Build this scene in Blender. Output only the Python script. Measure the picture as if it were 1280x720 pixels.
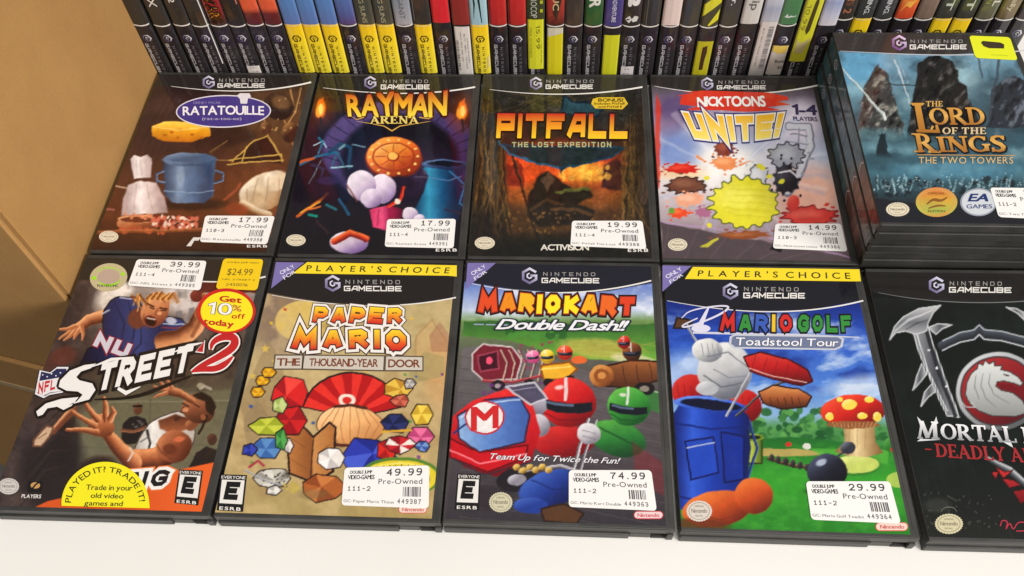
import bpy, bmesh, math, random
import numpy as np

# ------------------------------------------------------------------ clear
for o in list(bpy.data.objects):
    bpy.data.objects.remove(o, do_unlink=True)
scene = bpy.context.scene
COL = scene.collection
random.seed(7)

# ------------------------------------------------------------------ camera
CF = 1066.5607809                      # focal length in pixels of a 1280 px wide frame
CC = np.array([0.337218, -0.160385, 0.504465])
CR = (0.590241111, 0.0311279319, 0.0413883838)
cam_d = bpy.data.cameras.new('camera')
cam = bpy.data.objects.new('camera', cam_d)
COL.objects.link(cam)
cam.location = CC
cam.rotation_euler = CR
cam_d.sensor_width = 36.0
cam_d.lens = CF / 1280 * 36.0
cam_d.clip_start = 0.01
cam_d.clip_end = 50
scene.camera = cam

# ------------------------------------------------------------------ world, lamps, exposure
world = bpy.data.worlds.new('World')
scene.world = world
world.use_nodes = True
bg = world.node_tree.nodes['Background']
bg.inputs[0].default_value = (1.0, 0.96, 0.92, 1)
bg.inputs[1].default_value = 0.22
def area_lamp(name, loc, target, sx, sy, power, color):
    d = bpy.data.lights.new(name, 'AREA')
    d.shape = 'RECTANGLE'; d.size = sx; d.size_y = sy; d.energy = power; d.color = color
    o = bpy.data.objects.new(name, d); COL.objects.link(o)
    o.location = loc
    v = np.array(target) - np.array(loc)
    import mathutils
    o.rotation_euler = mathutils.Vector(v).to_track_quat('-Z', 'Y').to_euler()
    return o
area_lamp('ceiling_lamp', (1.0, -0.5, 3.9), (0.35, 0.2, 0), 2.6, 1.2, 92, (1.0, 0.965, 0.925))
area_lamp('ceiling_lamp', (5.6, -3.6, 3.3), (0.35, 0.2, 0), 3.0, 1.4, 490, (1.0, 0.965, 0.925))
vs = scene.view_settings
vs.view_transform = 'Standard'
vs.look = 'None'
vs.gamma = 1.0
vs.exposure = 0.0
vs.use_curve_mapping = False

# ------------------------------------------------------------------ geometry of the photograph
def _rot(r):
    a, b, c = r
    Rx = np.array([[1,0,0],[0,math.cos(a),-math.sin(a)],[0,math.sin(a),math.cos(a)]])
    Ry = np.array([[math.cos(b),0,math.sin(b)],[0,1,0],[-math.sin(b),0,math.cos(b)]])
    Rz = np.array([[math.cos(c),-math.sin(c),0],[math.sin(c),math.cos(c),0],[0,0,1]])
    return Rz @ Ry @ Rx
RM = _rot(CR)
def project(P):
    q = (np.atleast_2d(P) - CC) @ RM
    return 640 + CF*q[:,0]/-q[:,2], 360 - CF*q[:,1]/-q[:,2]
def hit(px, py, ax, val):
    d = RM @ np.array([(px-640)/CF, -(py-360)/CF, -1.0])
    t = (val - CC[ax]) / d[ax]
    return CC + t*d

# ------------------------------------------------------------------ materials
def new_mat(name):
    m = bpy.data.materials.new(name); m.use_nodes = True
    nt = m.node_tree; b = nt.nodes['Principled BSDF']
    return m, nt, b
def N(nt, t, **kw):
    n = nt.nodes.new(t)
    for k, v in kw.items():
        if k in n.inputs: n.inputs[k].default_value = v
        else: setattr(n, k, v)
    return n
def add_bump(nt, b, scale, strength, dist=0.001, detail=4, sx=(1,1,1), also=None):
    tc = N(nt, 'ShaderNodeTexCoord'); mp = N(nt, 'ShaderNodeMapping')
    mp.inputs['Scale'].default_value = sx
    no = N(nt, 'ShaderNodeTexNoise', Scale=scale, Detail=detail)
    bp = N(nt, 'ShaderNodeBump', Strength=strength, Distance=dist)
    nt.links.new(tc.outputs['Object'], mp.inputs[0]); nt.links.new(mp.outputs[0], no.inputs['Vector'])
    nt.links.new(no.outputs['Fac'], bp.inputs['Height'])
    nt.links.new(bp.outputs[0], b.inputs['Normal'])
    if also: nt.links.new(bp.outputs[0], b.inputs[also])
    return tc, no, bp

def mat_plastic():
    m, nt, b = new_mat('black_plastic')
    tc, no, bp = add_bump(nt, b, 900, 0.12, 0.0004)
    n2 = N(nt, 'ShaderNodeTexNoise', Scale=45.0, Detail=6.0)
    nt.links.new(tc.outputs['Object'], n2.inputs['Vector'])
    cr = N(nt, 'ShaderNodeValToRGB')
    cr.color_ramp.elements[0].position = .35; cr.color_ramp.elements[0].color = (.026,.025,.023,1)
    cr.color_ramp.elements[1].position = .75; cr.color_ramp.elements[1].color = (.048,.046,.042,1)
    nt.links.new(n2.outputs['Fac'], cr.inputs[0]); nt.links.new(cr.outputs[0], b.inputs['Base Color'])
    rr = N(nt, 'ShaderNodeMapRange'); rr.inputs['To Min'].default_value = .34; rr.inputs['To Max'].default_value = .55
    nt.links.new(n2.outputs['Fac'], rr.inputs[0]); nt.links.new(rr.outputs[0], b.inputs['Roughness'])
    return m
def mat_print(name, rough, coat, coat_rough, bump, wear=0.0):
    """ink on paper, optionally under the clear sleeve (the coat)"""
    m, nt, b = new_mat(name)
    at = N(nt, 'ShaderNodeAttribute'); at.attribute_name = 'Col'
    tc = N(nt, 'ShaderNodeTexCoord')
    n2 = N(nt, 'ShaderNodeTexNoise', Scale=1400.0, Detail=2.0)
    nt.links.new(tc.outputs['Object'], n2.inputs['Vector'])
    mr = N(nt, 'ShaderNodeMapRange'); mr.inputs['To Min'].default_value = .94; mr.inputs['To Max'].default_value = 1.05
    nt.links.new(n2.outputs['Fac'], mr.inputs[0])
    mx = N(nt, 'ShaderNodeMix', data_type='RGBA', blend_type='MULTIPLY'); mx.inputs['Factor'].default_value = 1
    nt.links.new(at.outputs['Color'], mx.inputs[6]); nt.links.new(mr.outputs[0], mx.inputs[7])
    last = mx.outputs[2]
    if wear:   # rubbed grey specks on the sleeve
        n3 = N(nt, 'ShaderNodeTexNoise', Scale=160.0, Detail=8.0, Roughness=.7)
        nt.links.new(tc.outputs['Object'], n3.inputs['Vector'])
        cr = N(nt, 'ShaderNodeValToRGB')
        cr.color_ramp.elements[0].position = .70; cr.color_ramp.elements[0].color = (0,0,0,1)
        cr.color_ramp.elements[1].position = .80; cr.color_ramp.elements[1].color = (wear,wear,wear,1)
        nt.links.new(n3.outputs['Fac'], cr.inputs[0])
        mw = N(nt, 'ShaderNodeMix', data_type='RGBA'); mw.inputs[7].default_value = (.35,.33,.3,1)
        nt.links.new(cr.outputs[0], mw.inputs[0]); nt.links.new(last, mw.inputs[6]); last = mw.outputs[2]
    nt.links.new(last, b.inputs['Base Color'])
    b.inputs['Roughness'].default_value = rough
    b.inputs['Specular IOR Level'].default_value = .06 if coat > .5 else .35
    b.inputs['Coat Weight'].default_value = coat
    b.inputs['Coat Roughness'].default_value = coat_rough
    b.inputs['Coat IOR'].default_value = 1.56
    if bump:
        mp = N(nt, 'ShaderNodeMapping'); mp.inputs['Scale'].default_value = (1, .45, 1)
        no = N(nt, 'ShaderNodeTexNoise', Scale=55.0, Detail=3.0)
        bp = N(nt, 'ShaderNodeBump', Strength=bump, Distance=.001)
        nt.links.new(tc.outputs['Object'], mp.inputs[0]); nt.links.new(mp.outputs[0], no.inputs['Vector'])
        nt.links.new(no.outputs['Fac'], bp.inputs['Height'])
        nt.links.new(bp.outputs[0], b.inputs['Coat Normal'])
        ms = N(nt, 'ShaderNodeMapping'); ms.inputs['Scale'].default_value = (1, .12, 1); ms.inputs['Rotation'].default_value = (0, 0, .5)
        ns = N(nt, 'ShaderNodeTexNoise', Scale=260.0, Detail=6.0, Roughness=.7)
        rs = N(nt, 'ShaderNodeMapRange'); rs.inputs['From Min'].default_value = .45; rs.inputs['From Max'].default_value = .75
        rs.inputs['To Min'].default_value = coat_rough*.6; rs.inputs['To Max'].default_value = coat_rough+.22
        nt.links.new(tc.outputs['Object'], ms.inputs[0]); nt.links.new(ms.outputs[0], ns.inputs['Vector'])
        nt.links.new(ns.outputs['Fac'], rs.inputs[0]); nt.links.new(rs.outputs[0], b.inputs['Coat Roughness'])
    return m
def mat_cardboard():
    m, nt, b = new_mat('cardboard')
    tc, no, bp = add_bump(nt, b, 320, .22, .0005, 6)
    n2 = N(nt, 'ShaderNodeTexNoise', Scale=14.0, Detail=8.0, Roughness=.65)
    mp = N(nt, 'ShaderNodeMapping'); mp.inputs['Scale'].default_value = (1, 1, .9)
    nt.links.new(tc.outputs['Object'], mp.inputs[0]); nt.links.new(mp.outputs[0], n2.inputs['Vector'])
    cr = N(nt, 'ShaderNodeValToRGB')
    cr.color_ramp.elements[0].position = .3; cr.color_ramp.elements[0].color = (.405,.215,.066,1)
    cr.color_ramp.elements[1].position = .72; cr.color_ramp.elements[1].color = (.475,.262,.084,1)
    nt.links.new(n2.outputs['Fac'], cr.inputs[0])
    n3 = N(nt, 'ShaderNodeTexNoise', Scale=700.0, Detail=2.0)
    nt.links.new(mp.outputs[0], n3.inputs['Vector'])
    mr = N(nt, 'ShaderNodeMapRange'); mr.inputs['To Min'].default_value = .85; mr.inputs['To Max'].default_value = 1.12
    nt.links.new(n3.outputs['Fac'], mr.inputs[0])
    mx = N(nt, 'ShaderNodeMix', data_type='RGBA', blend_type='MULTIPLY'); mx.inputs['Factor'].default_value = 1
    nt.links.new(cr.outputs[0], mx.inputs[6]); nt.links.new(mr.outputs[0], mx.inputs[7])
    nt.links.new(mx.outputs[2], b.inputs['Base Color'])
    b.inputs['Roughness'].default_value = .75
    return m
def mat_table():
    m, nt, b = new_mat('white_laminate')
    tc, no, bp = add_bump(nt, b, 350, .05, .0004)
    n2 = N(nt, 'ShaderNodeTexNoise', Scale=9.0, Detail=5.0)
    nt.links.new(tc.outputs['Object'], n2.inputs['Vector'])
    cr = N(nt, 'ShaderNodeValToRGB')
    cr.color_ramp.elements[0].color = (.80,.775,.73,1); cr.color_ramp.elements[1].color = (.86,.84,.80,1)
    nt.links.new(n2.outputs['Fac'], cr.inputs[0]); nt.links.new(cr.outputs[0], b.inputs['Base Color'])
    b.inputs['Roughness'].default_value = .4
    return m
def mat_foil():
    m, nt, b = new_mat('foil_sticker')
    at = N(nt, 'ShaderNodeAttribute'); at.attribute_name = 'Col'
    nt.links.new(at.outputs['Color'], b.inputs['Base Color'])
    b.inputs['Metallic'].default_value = .25; b.inputs['Roughness'].default_value = .35
    add_bump(nt, b, 700, .3, .0005)
    return m
def mat_tape():
    m, nt, b = new_mat('clear_tape')
    b.inputs['Base Color'].default_value = (.50,.36,.18,1); b.inputs['Roughness'].default_value = .12
    add_bump(nt, b, 120, .5, .002)
    return m
M_PL = mat_plastic()
M_COV = mat_print('sleeved_print', .5, .85, .07, .16, .12)
M_INK = mat_print('sleeved_ink', .5, .75, .10, .10)
M_STK = mat_print('paper_label', .55, .12, .3, 0)
M_SPN = mat_print('spine_print', .45, .75, .13, .05)
M_CARD = mat_cardboard(); M_TAB = mat_table(); M_FOIL = mat_foil(); M_TAPE = mat_tape()

# ------------------------------------------------------------------ helpers
def lin(c):
    c = np.asarray(c, float)/255.0
    return np.where(c <= .04045, c/12.92, ((c+.055)/1.055)**2.4)
def link(name, me, mat=None, parent=None):
    o = bpy.data.objects.new(name, me); COL.objects.link(o)
    if mat is not None and me is not None and len(me.materials) == 0: me.materials.append(mat)
    if parent is not None: o.parent = parent
    return o
def setcol(me, cols):
    a = me.color_attributes.new('Col', 'FLOAT_COLOR', 'POINT')
    n = len(me.vertices); arr = np.ones((n, 4), np.float32)
    arr[:, :3] = cols
    a.data.foreach_set('color', arr.ravel())
def thing(name, label, cat, loc=(0,0,0), rz=0, group=None):
    o = bpy.data.objects.new(name, None); COL.objects.link(o)
    o.empty_display_size = .02
    o.location = loc; o.rotation_euler = (0, 0, rz)
    o['label'] = label; o['category'] = cat
    if group: o['group'] = group
    return o
def boxes_mesh(name, boxes, bevel=.0005, seg=2):
    bm = bmesh.new()
    for (x0,x1,y0,y1,z0,z1) in boxes:
        r = bmesh.ops.create_cube(bm, size=1)
        for v in r['verts']:
            v.co = ((x0+x1)/2+v.co.x*(x1-x0), (y0+y1)/2+v.co.y*(y1-y0), (z0+z1)/2+v.co.z*(z1-z0))
        if bevel:
            es = list({e for v in r['verts'] for e in v.link_edges})
            bmesh.ops.bevel(bm, geom=es, offset=min(bevel, .4*min(x1-x0,y1-y0,z1-z0)), segments=seg, affect='EDGES', profile=.6)
    me = bpy.data.meshes.new(name); bm.to_mesh(me); bm.free()
    return me

# --- flat 2-D shapes: lists of (verts2d, faces); 2-D space is arbitrary, mapped later
def ribbon(pts, w, closed=False, cap=0.0):
    P = np.array(pts, float); n = len(P)
    if not closed and cap:
        d0 = P[0]-P[1]; d0 /= np.linalg.norm(d0)+1e-12; d1 = P[-1]-P[-2]; d1 /= np.linalg.norm(d1)+1e-12
        P[0] = P[0]+d0*cap; P[-1] = P[-1]+d1*cap
    ws = np.full(n, w) if np.isscalar(w) else np.interp(np.linspace(0,1,n), np.linspace(0,1,len(w)), w)
    L = []; Rr = []
    for i in range(n):
        a = P[i-1] if (i > 0 or closed) else None
        c = P[(i+1) % n] if (i < n-1 or closed) else None
        def nrm(v):
            return v/(np.linalg.norm(v)+1e-12)
        if a is None: d = nrm(c-P[i]); m = np.array([-d[1], d[0]]); k = 1
        elif c is None: d = nrm(P[i]-a); m = np.array([-d[1], d[0]]); k = 1
        else:
            d1 = nrm(P[i]-a); d2 = nrm(c-P[i])
            n1 = np.array([-d1[1], d1[0]]); n2 = np.array([-d2[1], d2[0]])
            m = nrm(n1+n2); k = 1/max(.35, float(m@n1))
        L.append(P[i]+m*k*ws[i]/2); Rr.append(P[i]-m*k*ws[i]/2)
    V = np.array(L+Rr); F = []
    for i in range(n if closed else n-1):
        j = (i+1) % n
        F.append((i, i+n, j+n, j))
    return V, F
def smooth(pts, k=4):
    P_ = np.array(pts, float)
    for _ in range(k-2):
        Q = [P_[0]]
        for i in range(len(P_)-1): Q += [P_[i]*.75+P_[i+1]*.25, P_[i]*.25+P_[i+1]*.75]
        P_ = np.array(Q+[P_[-1]])
    return P_
def ngon(pts): 
    return np.array(pts, float), [tuple(range(len(pts)))]
def ellipse(cx, cy, rx, ry, n=36, ang=0, spike=0):
    t = np.linspace(0, 2*np.pi, n, endpoint=False)
    k = 1 + spike*(np.arange(n) % 2)
    x = rx*np.cos(t)*k; y = ry*np.sin(t)*k; a = math.radians(ang)
    return np.c_[cx+x*math.cos(a)-y*math.sin(a), cy+x*math.sin(a)+y*math.cos(a)], [tuple(range(n))]
def rrect(x0, y0, x1, y1, rx, ry=None, n=5):
    ry = rx if ry is None else ry; pts = []
    for (cx, cy, a0) in ((x1-rx,y1-ry,0),(x0+rx,y1-ry,90),(x0+rx,y0+ry,180),(x1-rx,y0+ry,270)):
        for k in range(n+1):
            a = math.radians(a0+90*k/n); pts.append((cx+rx*math.cos(a), cy+ry*math.sin(a)))
    return ngon(pts)
def merge(parts):
    V = []; F = []; o = 0
    for v, f in parts:
        v = np.asarray(v, float).reshape(-1, 2)
        V.append(v); F += [tuple(i+o for i in q) for q in f]; o += len(v)
    return (np.concatenate(V) if V else np.zeros((0,2))), F
def islands(n, F):
    p = list(range(n))
    def fd(a):
        while p[a] != a: p[a] = p[p[a]]; a = p[a]
        return a
    for f in F:
        r = fd(f[0])
        for j in f[1:]:
            q = fd(j)
            if q != r: p[max(q, r)] = min(q, r); r = min(q, r)
    m = {}; out = np.empty(n, int)
    for i in range(n): out[i] = m.setdefault(fd(i), len(m))
    return out, len(m)
def flat_obj(name, shape, mapf, z, col, mat, parent, grad=None):
    """shape in 2-D -> 3-D by mapf(V, z); grad = (v0, c0, v1, c1) along the 2nd axis"""
    V, F = shape
    P = mapf(V, z)
    if len(F) > 1:                                  # overlapping pieces of one print: a few microns apart
        up = (mapf(V[:1], z+1)-P[:1])[0]
        isl, k = islands(len(V), F)
        cnt = np.bincount(isl); first = np.zeros(k, int); seen = set(); pos = np.zeros(len(V)); run = np.zeros(k)
        for i in range(len(V)):
            pos[i] = run[isl[i]]/cnt[isl[i]]; run[isl[i]] += 1
        P = P+up*((isl % 11)*.05+pos*.035)[:, None]
    me = bpy.data.meshes.new(name); me.from_pydata(P.tolist(), [], F); me.update()
    # face the viewer
    if len(F):
        nn = np.array([p.normal[:] for p in me.polygons]); ar = np.array([p.area for p in me.polygons])
        ref = mapf(V[:1], z+.001)-mapf(V[:1], z)
        flip = [i for i in range(len(F)) if float(nn[i] @ ref[0]) < 0]
        if flip:
            fs = set(flip); F = [tuple(reversed(f)) if i in fs else f for i, f in enumerate(F)]
            me2 = bpy.data.meshes.new(name); me2.from_pydata(P.tolist(), [], F); me2.update()
            bpy.data.meshes.remove(me); me = me2
    if grad is not None:
        vals = [g[0] for g in grad]; cs = np.array([lin(g[1]) for g in grad])
        y = V[:, 1]
        c = np.stack([np.interp(y, vals, cs[:, k]) for k in range(3)], 1)
        setcol(me, c)
    else: setcol(me, lin(col))
    return link(name, me, mat, parent)

# --- glyphs of the built-in font, cached per (character, offset)
OFFS = {'r': 0.0}
STAMP = {'r': (0, 0), 'b': (.016, 4), 'h': (.034, 4), 'o': (.055, 4), 'x': (.15, 10)}
CH = "ABCDEFGHIJKLMNOPQRSTUVWXYZabcdefghijklmnopqrstuvwxyz0123456789.,-:$%!'?()&"
GL = {}
def load_glyphs():
    tmp = []
    for k, off in OFFS.items():
        for ch in CH:
            cu = bpy.data.curves.new('g', 'FONT'); cu.body = ch; cu.offset = off; cu.resolution_u = 3
            cu.fill_mode = 'FRONT'
            ob = bpy.data.objects.new('g', cu); COL.objects.link(ob); tmp.append((k, ch, ob, cu))
    bpy.context.view_layer.update()
    dg = bpy.context.evaluated_depsgraph_get()
    for k, ch, ob, cu in tmp:
        e = ob.evaluated_get(dg); me = e.to_mesh()
        n = len(me.vertices); V = np.empty(n*3); me.vertices.foreach_get('co', V)
        GL[(k, ch)] = (V.reshape(-1, 3)[:, :2].copy(), [tuple(p.vertices) for p in me.polygons])
        e.to_mesh_clear()
    for k, ch, ob, cu in tmp:
        bpy.data.objects.remove(ob, do_unlink=True); bpy.data.curves.remove(cu)
load_glyphs()
CAP = GL[('r', 'H')][0][:, 1].max()

# --- square stroke glyphs in a unit box (y up)
SQ = {
'G': [[(1,1),(0,1),(0,0),(1,0),(1,.5),(.5,.5)]], 'A': [[(0,0),(.42,1),(1,1),(1,0)],[(.25,.36),(1,.36)]],
'M': [[(0,0),(0,1),(.5,.3),(1,1),(1,0)]], 'E': [[(1,1),(0,1),(0,0),(1,0)],[(0,.5),(.88,.5)]],
'C': [[(1,1),(0,1),(0,0),(1,0)]], 'U': [[(0,1),(0,0),(1,0),(1,1)]],
'B': [[(0,0),(0,1),(.92,1),(1,.75),(.92,.5),(1,.25),(.92,0),(0,0)],[(0,.5),(.92,.5)]],
'N': [[(0,0),(0,1),(1,0),(1,1)]], 'I': [[(.5,0),(.5,1)]], 'T': [[(0,1),(1,1)],[(.5,1),(.5,0)]],
'D': [[(0,0),(0,1),(.8,1),(1,.75),(1,.25),(.8,0),(0,0)]], 'O': [[(.15,0),(0,.2),(0,.8),(.15,1),(.85,1),(1,.8),(1,.2),(.85,0),(.15,0)]],
'P': [[(0,0),(0,1),(1,1),(1,.42),(.1,.42)]], 'F': [[(0,0),(0,1),(1,1)],[(0,.52),(.8,.52)]],
'L': [[(0,1),(0,0),(1,0)]], 'a': [[(0,0),(.38,1),(.62,1),(1,0)],[(.2,.32),(.8,.32)]],
'R': [[(0,0),(0,1),(1,1),(1,.45),(.1,.45)],[(.45,.45),(1,0)]], 'S': [[(1,1),(0,1),(0,.52),(1,.48),(1,0),(0,0)]],
'K': [[(0,0),(0,1)],[(1,1),(.1,.5),(1,0)]], 'Y': [[(0,1),(.5,.5),(1,1)],[(.5,.5),(.5,0)]],
'H': [[(0,0),(0,1)],[(1,0),(1,1)],[(0,.5),(1,.5)]], '!': [[(.5,1),(.5,.52)],[(.5,.04),(.5,.0)]],
'1': [[(.2,.8),(.55,1),(.55,0)]], '4': [[(.8,0),(.8,1),(0,.35),(1,.35)]], '-': [[(.1,.45),(.9,.45)]],
'W': [[(0,1),(.25,0),(.5,.7),(.75,0),(1,1)]], 'X': [[(0,0),(1,1)],[(0,1),(1,0)]], '2': [[(0,1),(1,1),(1,.52),(0,.48),(0,0),(1,0)]],
}
SQ.update({
'0': [[(.2,0),(0,.2),(0,.8),(.2,1),(.8,1),(1,.8),(1,.2),(.8,0),(.2,0)],[(.25,.25),(.75,.75)]], '3': [[(0,.85),(.2,1),(.8,1),(1,.8),(1,.6),(.8,.52),(.4,.52)],[(.8,.5),(1,.4),(1,.2),(.8,0),(.2,0),(0,.15)]],
'2': [[(0,.8),(.2,1),(.8,1),(1,.8),(1,.6),(0,0),(1,0)]], '5': [[(1,1),(0,1),(0,.55),(.8,.55),(1,.4),(1,.15),(.8,0),(0,0)]],
'6': [[(.9,1),(.4,1),(0,.6),(0,.2),(.2,0),(.8,0),(1,.2),(1,.4),(.8,.52),(.05,.5)]], '7': [[(0,1),(1,1),(.4,.4),(.35,0)]],
'8': [[(.2,.52),(0,.7),(0,.85),(.2,1),(.8,1),(1,.85),(1,.7),(.8,.52),(.2,.52),(0,.35),(0,.15),(.2,0),(.8,0),(1,.15),(1,.35),(.85,.5)]],
'9': [[(.95,.5),(.2,.48),(0,.6),(0,.8),(.2,1),(.8,1),(1,.8),(1,.4),(.6,0),(.1,0)]], '.': [[(.5,0),(.5,.02)]], '1': [[(.15,.75),(.5,1),(.5,0)],[(.1,0),(.9,0)]],
})
KF = dict(SQ)
KF.update({'A': [[(0,0),(.38,1),(.62,1),(1,0)],[(.22,.3),(.78,.3)]], 'M': [[(0,0),(.12,1),(.5,.32),(.88,1),(1,0)]],
'O': [[(.3,0),(0,.3),(0,.7),(.3,1),(.7,1),(1,.7),(1,.3),(.7,0),(.3,0)]], 'P': [[(0,0),(0,1),(.75,1),(1,.8),(1,.6),(.75,.42),(.1,.42)]],
'R': [[(0,0),(0,1),(.75,1),(1,.82),(1,.64),(.75,.46),(.1,.46)],[(.5,.46),(1,0)]], 'G': [[(1,.86),(.7,1),(.3,1),(0,.7),(0,.3),(.3,0),(.8,0),(1,.2),(1,.46),(.6,.46)]],
'E': [[(1,1),(0,1),(0,0),(1,0)],[(0,.5),(.8,.5)]], 'K': [[(0,0),(0,1)],[(.95,1),(.2,.5),(1,0)]], 'N': [[(0,0),(0,1),(1,0),(1,1)]]})
def _arc(cx, cy, rx, ry, a0, a1, n=12):
    return [(cx+rx*math.cos(math.radians(a)), cy+ry*math.sin(math.radians(a))) for a in np.linspace(a0, a1, n)]
def serif_glyph(ch, T=.17, t=.06):
    P = []; S = .17
    def stem(x, y0=0, y1=1, top=True, bot=True):
        P.append(ribbon([(x, y0), (x, y1)], T))
        if top: P.append(ribbon([(x-S, y1-t*.4), (x+S, y1-t*.4)], t))
        if bot: P.append(ribbon([(x-S, y0+t*.4), (x+S, y0+t*.4)], t))
    def thin(a, b, w=None): P.append(ribbon([a, b], w or t*1.1))
    def bowl(cx, cy, rx, ry, a0, a1):
        pts = _arc(cx, cy, rx, ry, a0, a1, 16)
        P.append(ribbon(pts, [t+(T-t)*abs(math.cos(math.radians(a)))**1.5 for a in np.linspace(a0, a1, 16)]))
    def tick(x, y, d): P.append(ribbon([(x, y), (x, y+d)], [t*1.6, t*.7]))
    w = .7
    if ch == 'I': stem(.17); w = .34
    elif ch == 'L': stem(.17); thin((.17, .03), (.66, .03)); tick(.66, .0, .24); w = .7
    elif ch == 'E': stem(.17); thin((.17, .97), (.6, .97)); tick(.6, 1, -.22); thin((.17, .5), (.48, .5)); tick(.48, .42, .16); thin((.17, .03), (.64, .03)); tick(.64, 0, .24); w = .68
    elif ch == 'F': stem(.17); thin((.17, .97), (.6, .97)); tick(.6, 1, -.22); thin((.17, .5), (.48, .5)); tick(.48, .42, .16); w = .64
    elif ch == 'T': stem(.4, top=False); thin((.04, .97), (.76, .97)); tick(.05, 1, -.24); tick(.75, 1, -.24); w = .8
    elif ch == 'H': stem(.17); stem(.73); thin((.17, .5), (.73, .5)); w = .9
    elif ch == 'N': stem(.17, bot=True, top=True); P[-3] = ribbon([(.17, 0), (.17, 1)], t*1.3); P.append(ribbon([(.14, 1), (.76, 0)], T)); P.append(ribbon([(.76, 0), (.76, 1)], t*1.3)); thin((.60, .98), (.92, .98)); w = .92
    elif ch == 'M': thin((.1, .02), (.32, .02)); P.append(ribbon([(.18, 0), (.26, 1)], t*1.4)); P.append(ribbon([(.24, 1), (.56, .05)], T)); P.append(ribbon([(.56, .05), (.88, 1)], t*1.4)); stem(.92); w = 1.1
    elif ch == 'O': bowl(.43, .5, .36, .47, 0, 360); w = .86
    elif ch == 'C': bowl(.43, .5, .36, .47, 45, 315); tick(.68, .95, -.24); w = .8
    elif ch == 'G': bowl(.43, .5, .36, .47, 45, 330); tick(.68, .95, -.22); P.append(ribbon([(.72, .06), (.72, .44)], T*.9)); thin((.56, .44), (.88, .44)); w = .88
    elif ch == 'D': stem(.17); bowl(.32, .5, .42, .47, -90, 90); thin((.15, .97), (.34, .97)); thin((.15, .03), (.34, .03)); w = .84
    elif ch in 'RPBK':
        stem(.17)
        if ch == 'K': P.append(ribbon([(.2, .45), (.62, .97)], t*1.3)); P.append(ribbon([(.32, .58), (.7, 0)], T)); thin((.5, .98), (.76, .98)); thin((.58, .02), (.86, .02)); w = .82
        else:
            bowl(.32, .735, .27, .235, -90, 90); thin((.15, .97), (.34, .97)); thin((.15, .5), (.34, .5)); w = .68
            if ch == 'B': bowl(.34, .265, .31, .235, -90, 90); thin((.15, .03), (.36, .03)); w = .72
            if ch == 'R': P.append(ribbon([(.36, .5), (.5, .34), (.76, .0)], [T*.7, T, T])); thin((.68, .02), (.90, .02)); w = .84
    elif ch == 'S': P.append(ribbon([(.55, .82), (.46, .95), (.28, .97), (.13, .88), (.10, .73), (.2, .6), (.42, .45), (.52, .3), (.46, .1), (.28, .03), (.12, .08), (.06, .24)], [t, t*1.2, t*1.5, T*.8, T, T*1.1, T*1.1, T, T*.8, t*1.4, t*1.2, t])); tick(.57, .98, -.24); tick(.05, .0, .24); w = .62
    elif ch == 'W': P.append(ribbon([(.05, 1), (.32, 0)], T)); P.append(ribbon([(.32, 0), (.55, .9)], t*1.3)); P.append(ribbon([(.52, 1), (.80, 0)], T)); P.append(ribbon([(.80, 0), (1.04, 1)], t*1.3)); thin((-.06, .98), (.2, .98)); thin((.9, .98), (1.16, .98)); w = 1.1
    elif ch in 'AVY':
        if ch == 'A': P.append(ribbon([(.1, 0), (.42, 1)], t*1.3)); P.append(ribbon([(.38, 1), (.74, 0)], T)); thin((.2, .34), (.62, .34)); thin((-.02, .02), (.22, .02)); thin((.6, .02), (.9, .02)); w = .86
        elif ch == 'Y': P.append(ribbon([(.08, 1), (.4, .45)], T)); P.append(ribbon([(.4, .45), (.7, 1)], t*1.3)); stem(.4, 0, .5, top=False); thin((-.04, .98), (.22, .98)); thin((.6, .98), (.84, .98)); w = .8
        else: P.append(ribbon([(.08, 1), (.4, 0)], T)); P.append(ribbon([(.4, 0), (.7, 1)], t*1.3)); w = .76
    elif ch == 'U': P.append(ribbon([(.17, 1), (.17, .3), (.25, .08), (.43, .02), (.62, .08), (.7, .3), (.7, 1)], [T, T, T*.8, t, t, t, t])); thin((.0, .98), (.34, .98)); thin((.56, .98), (.84, .98)); w = .86
    else: return None
    return merge(P)+(w,)
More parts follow.
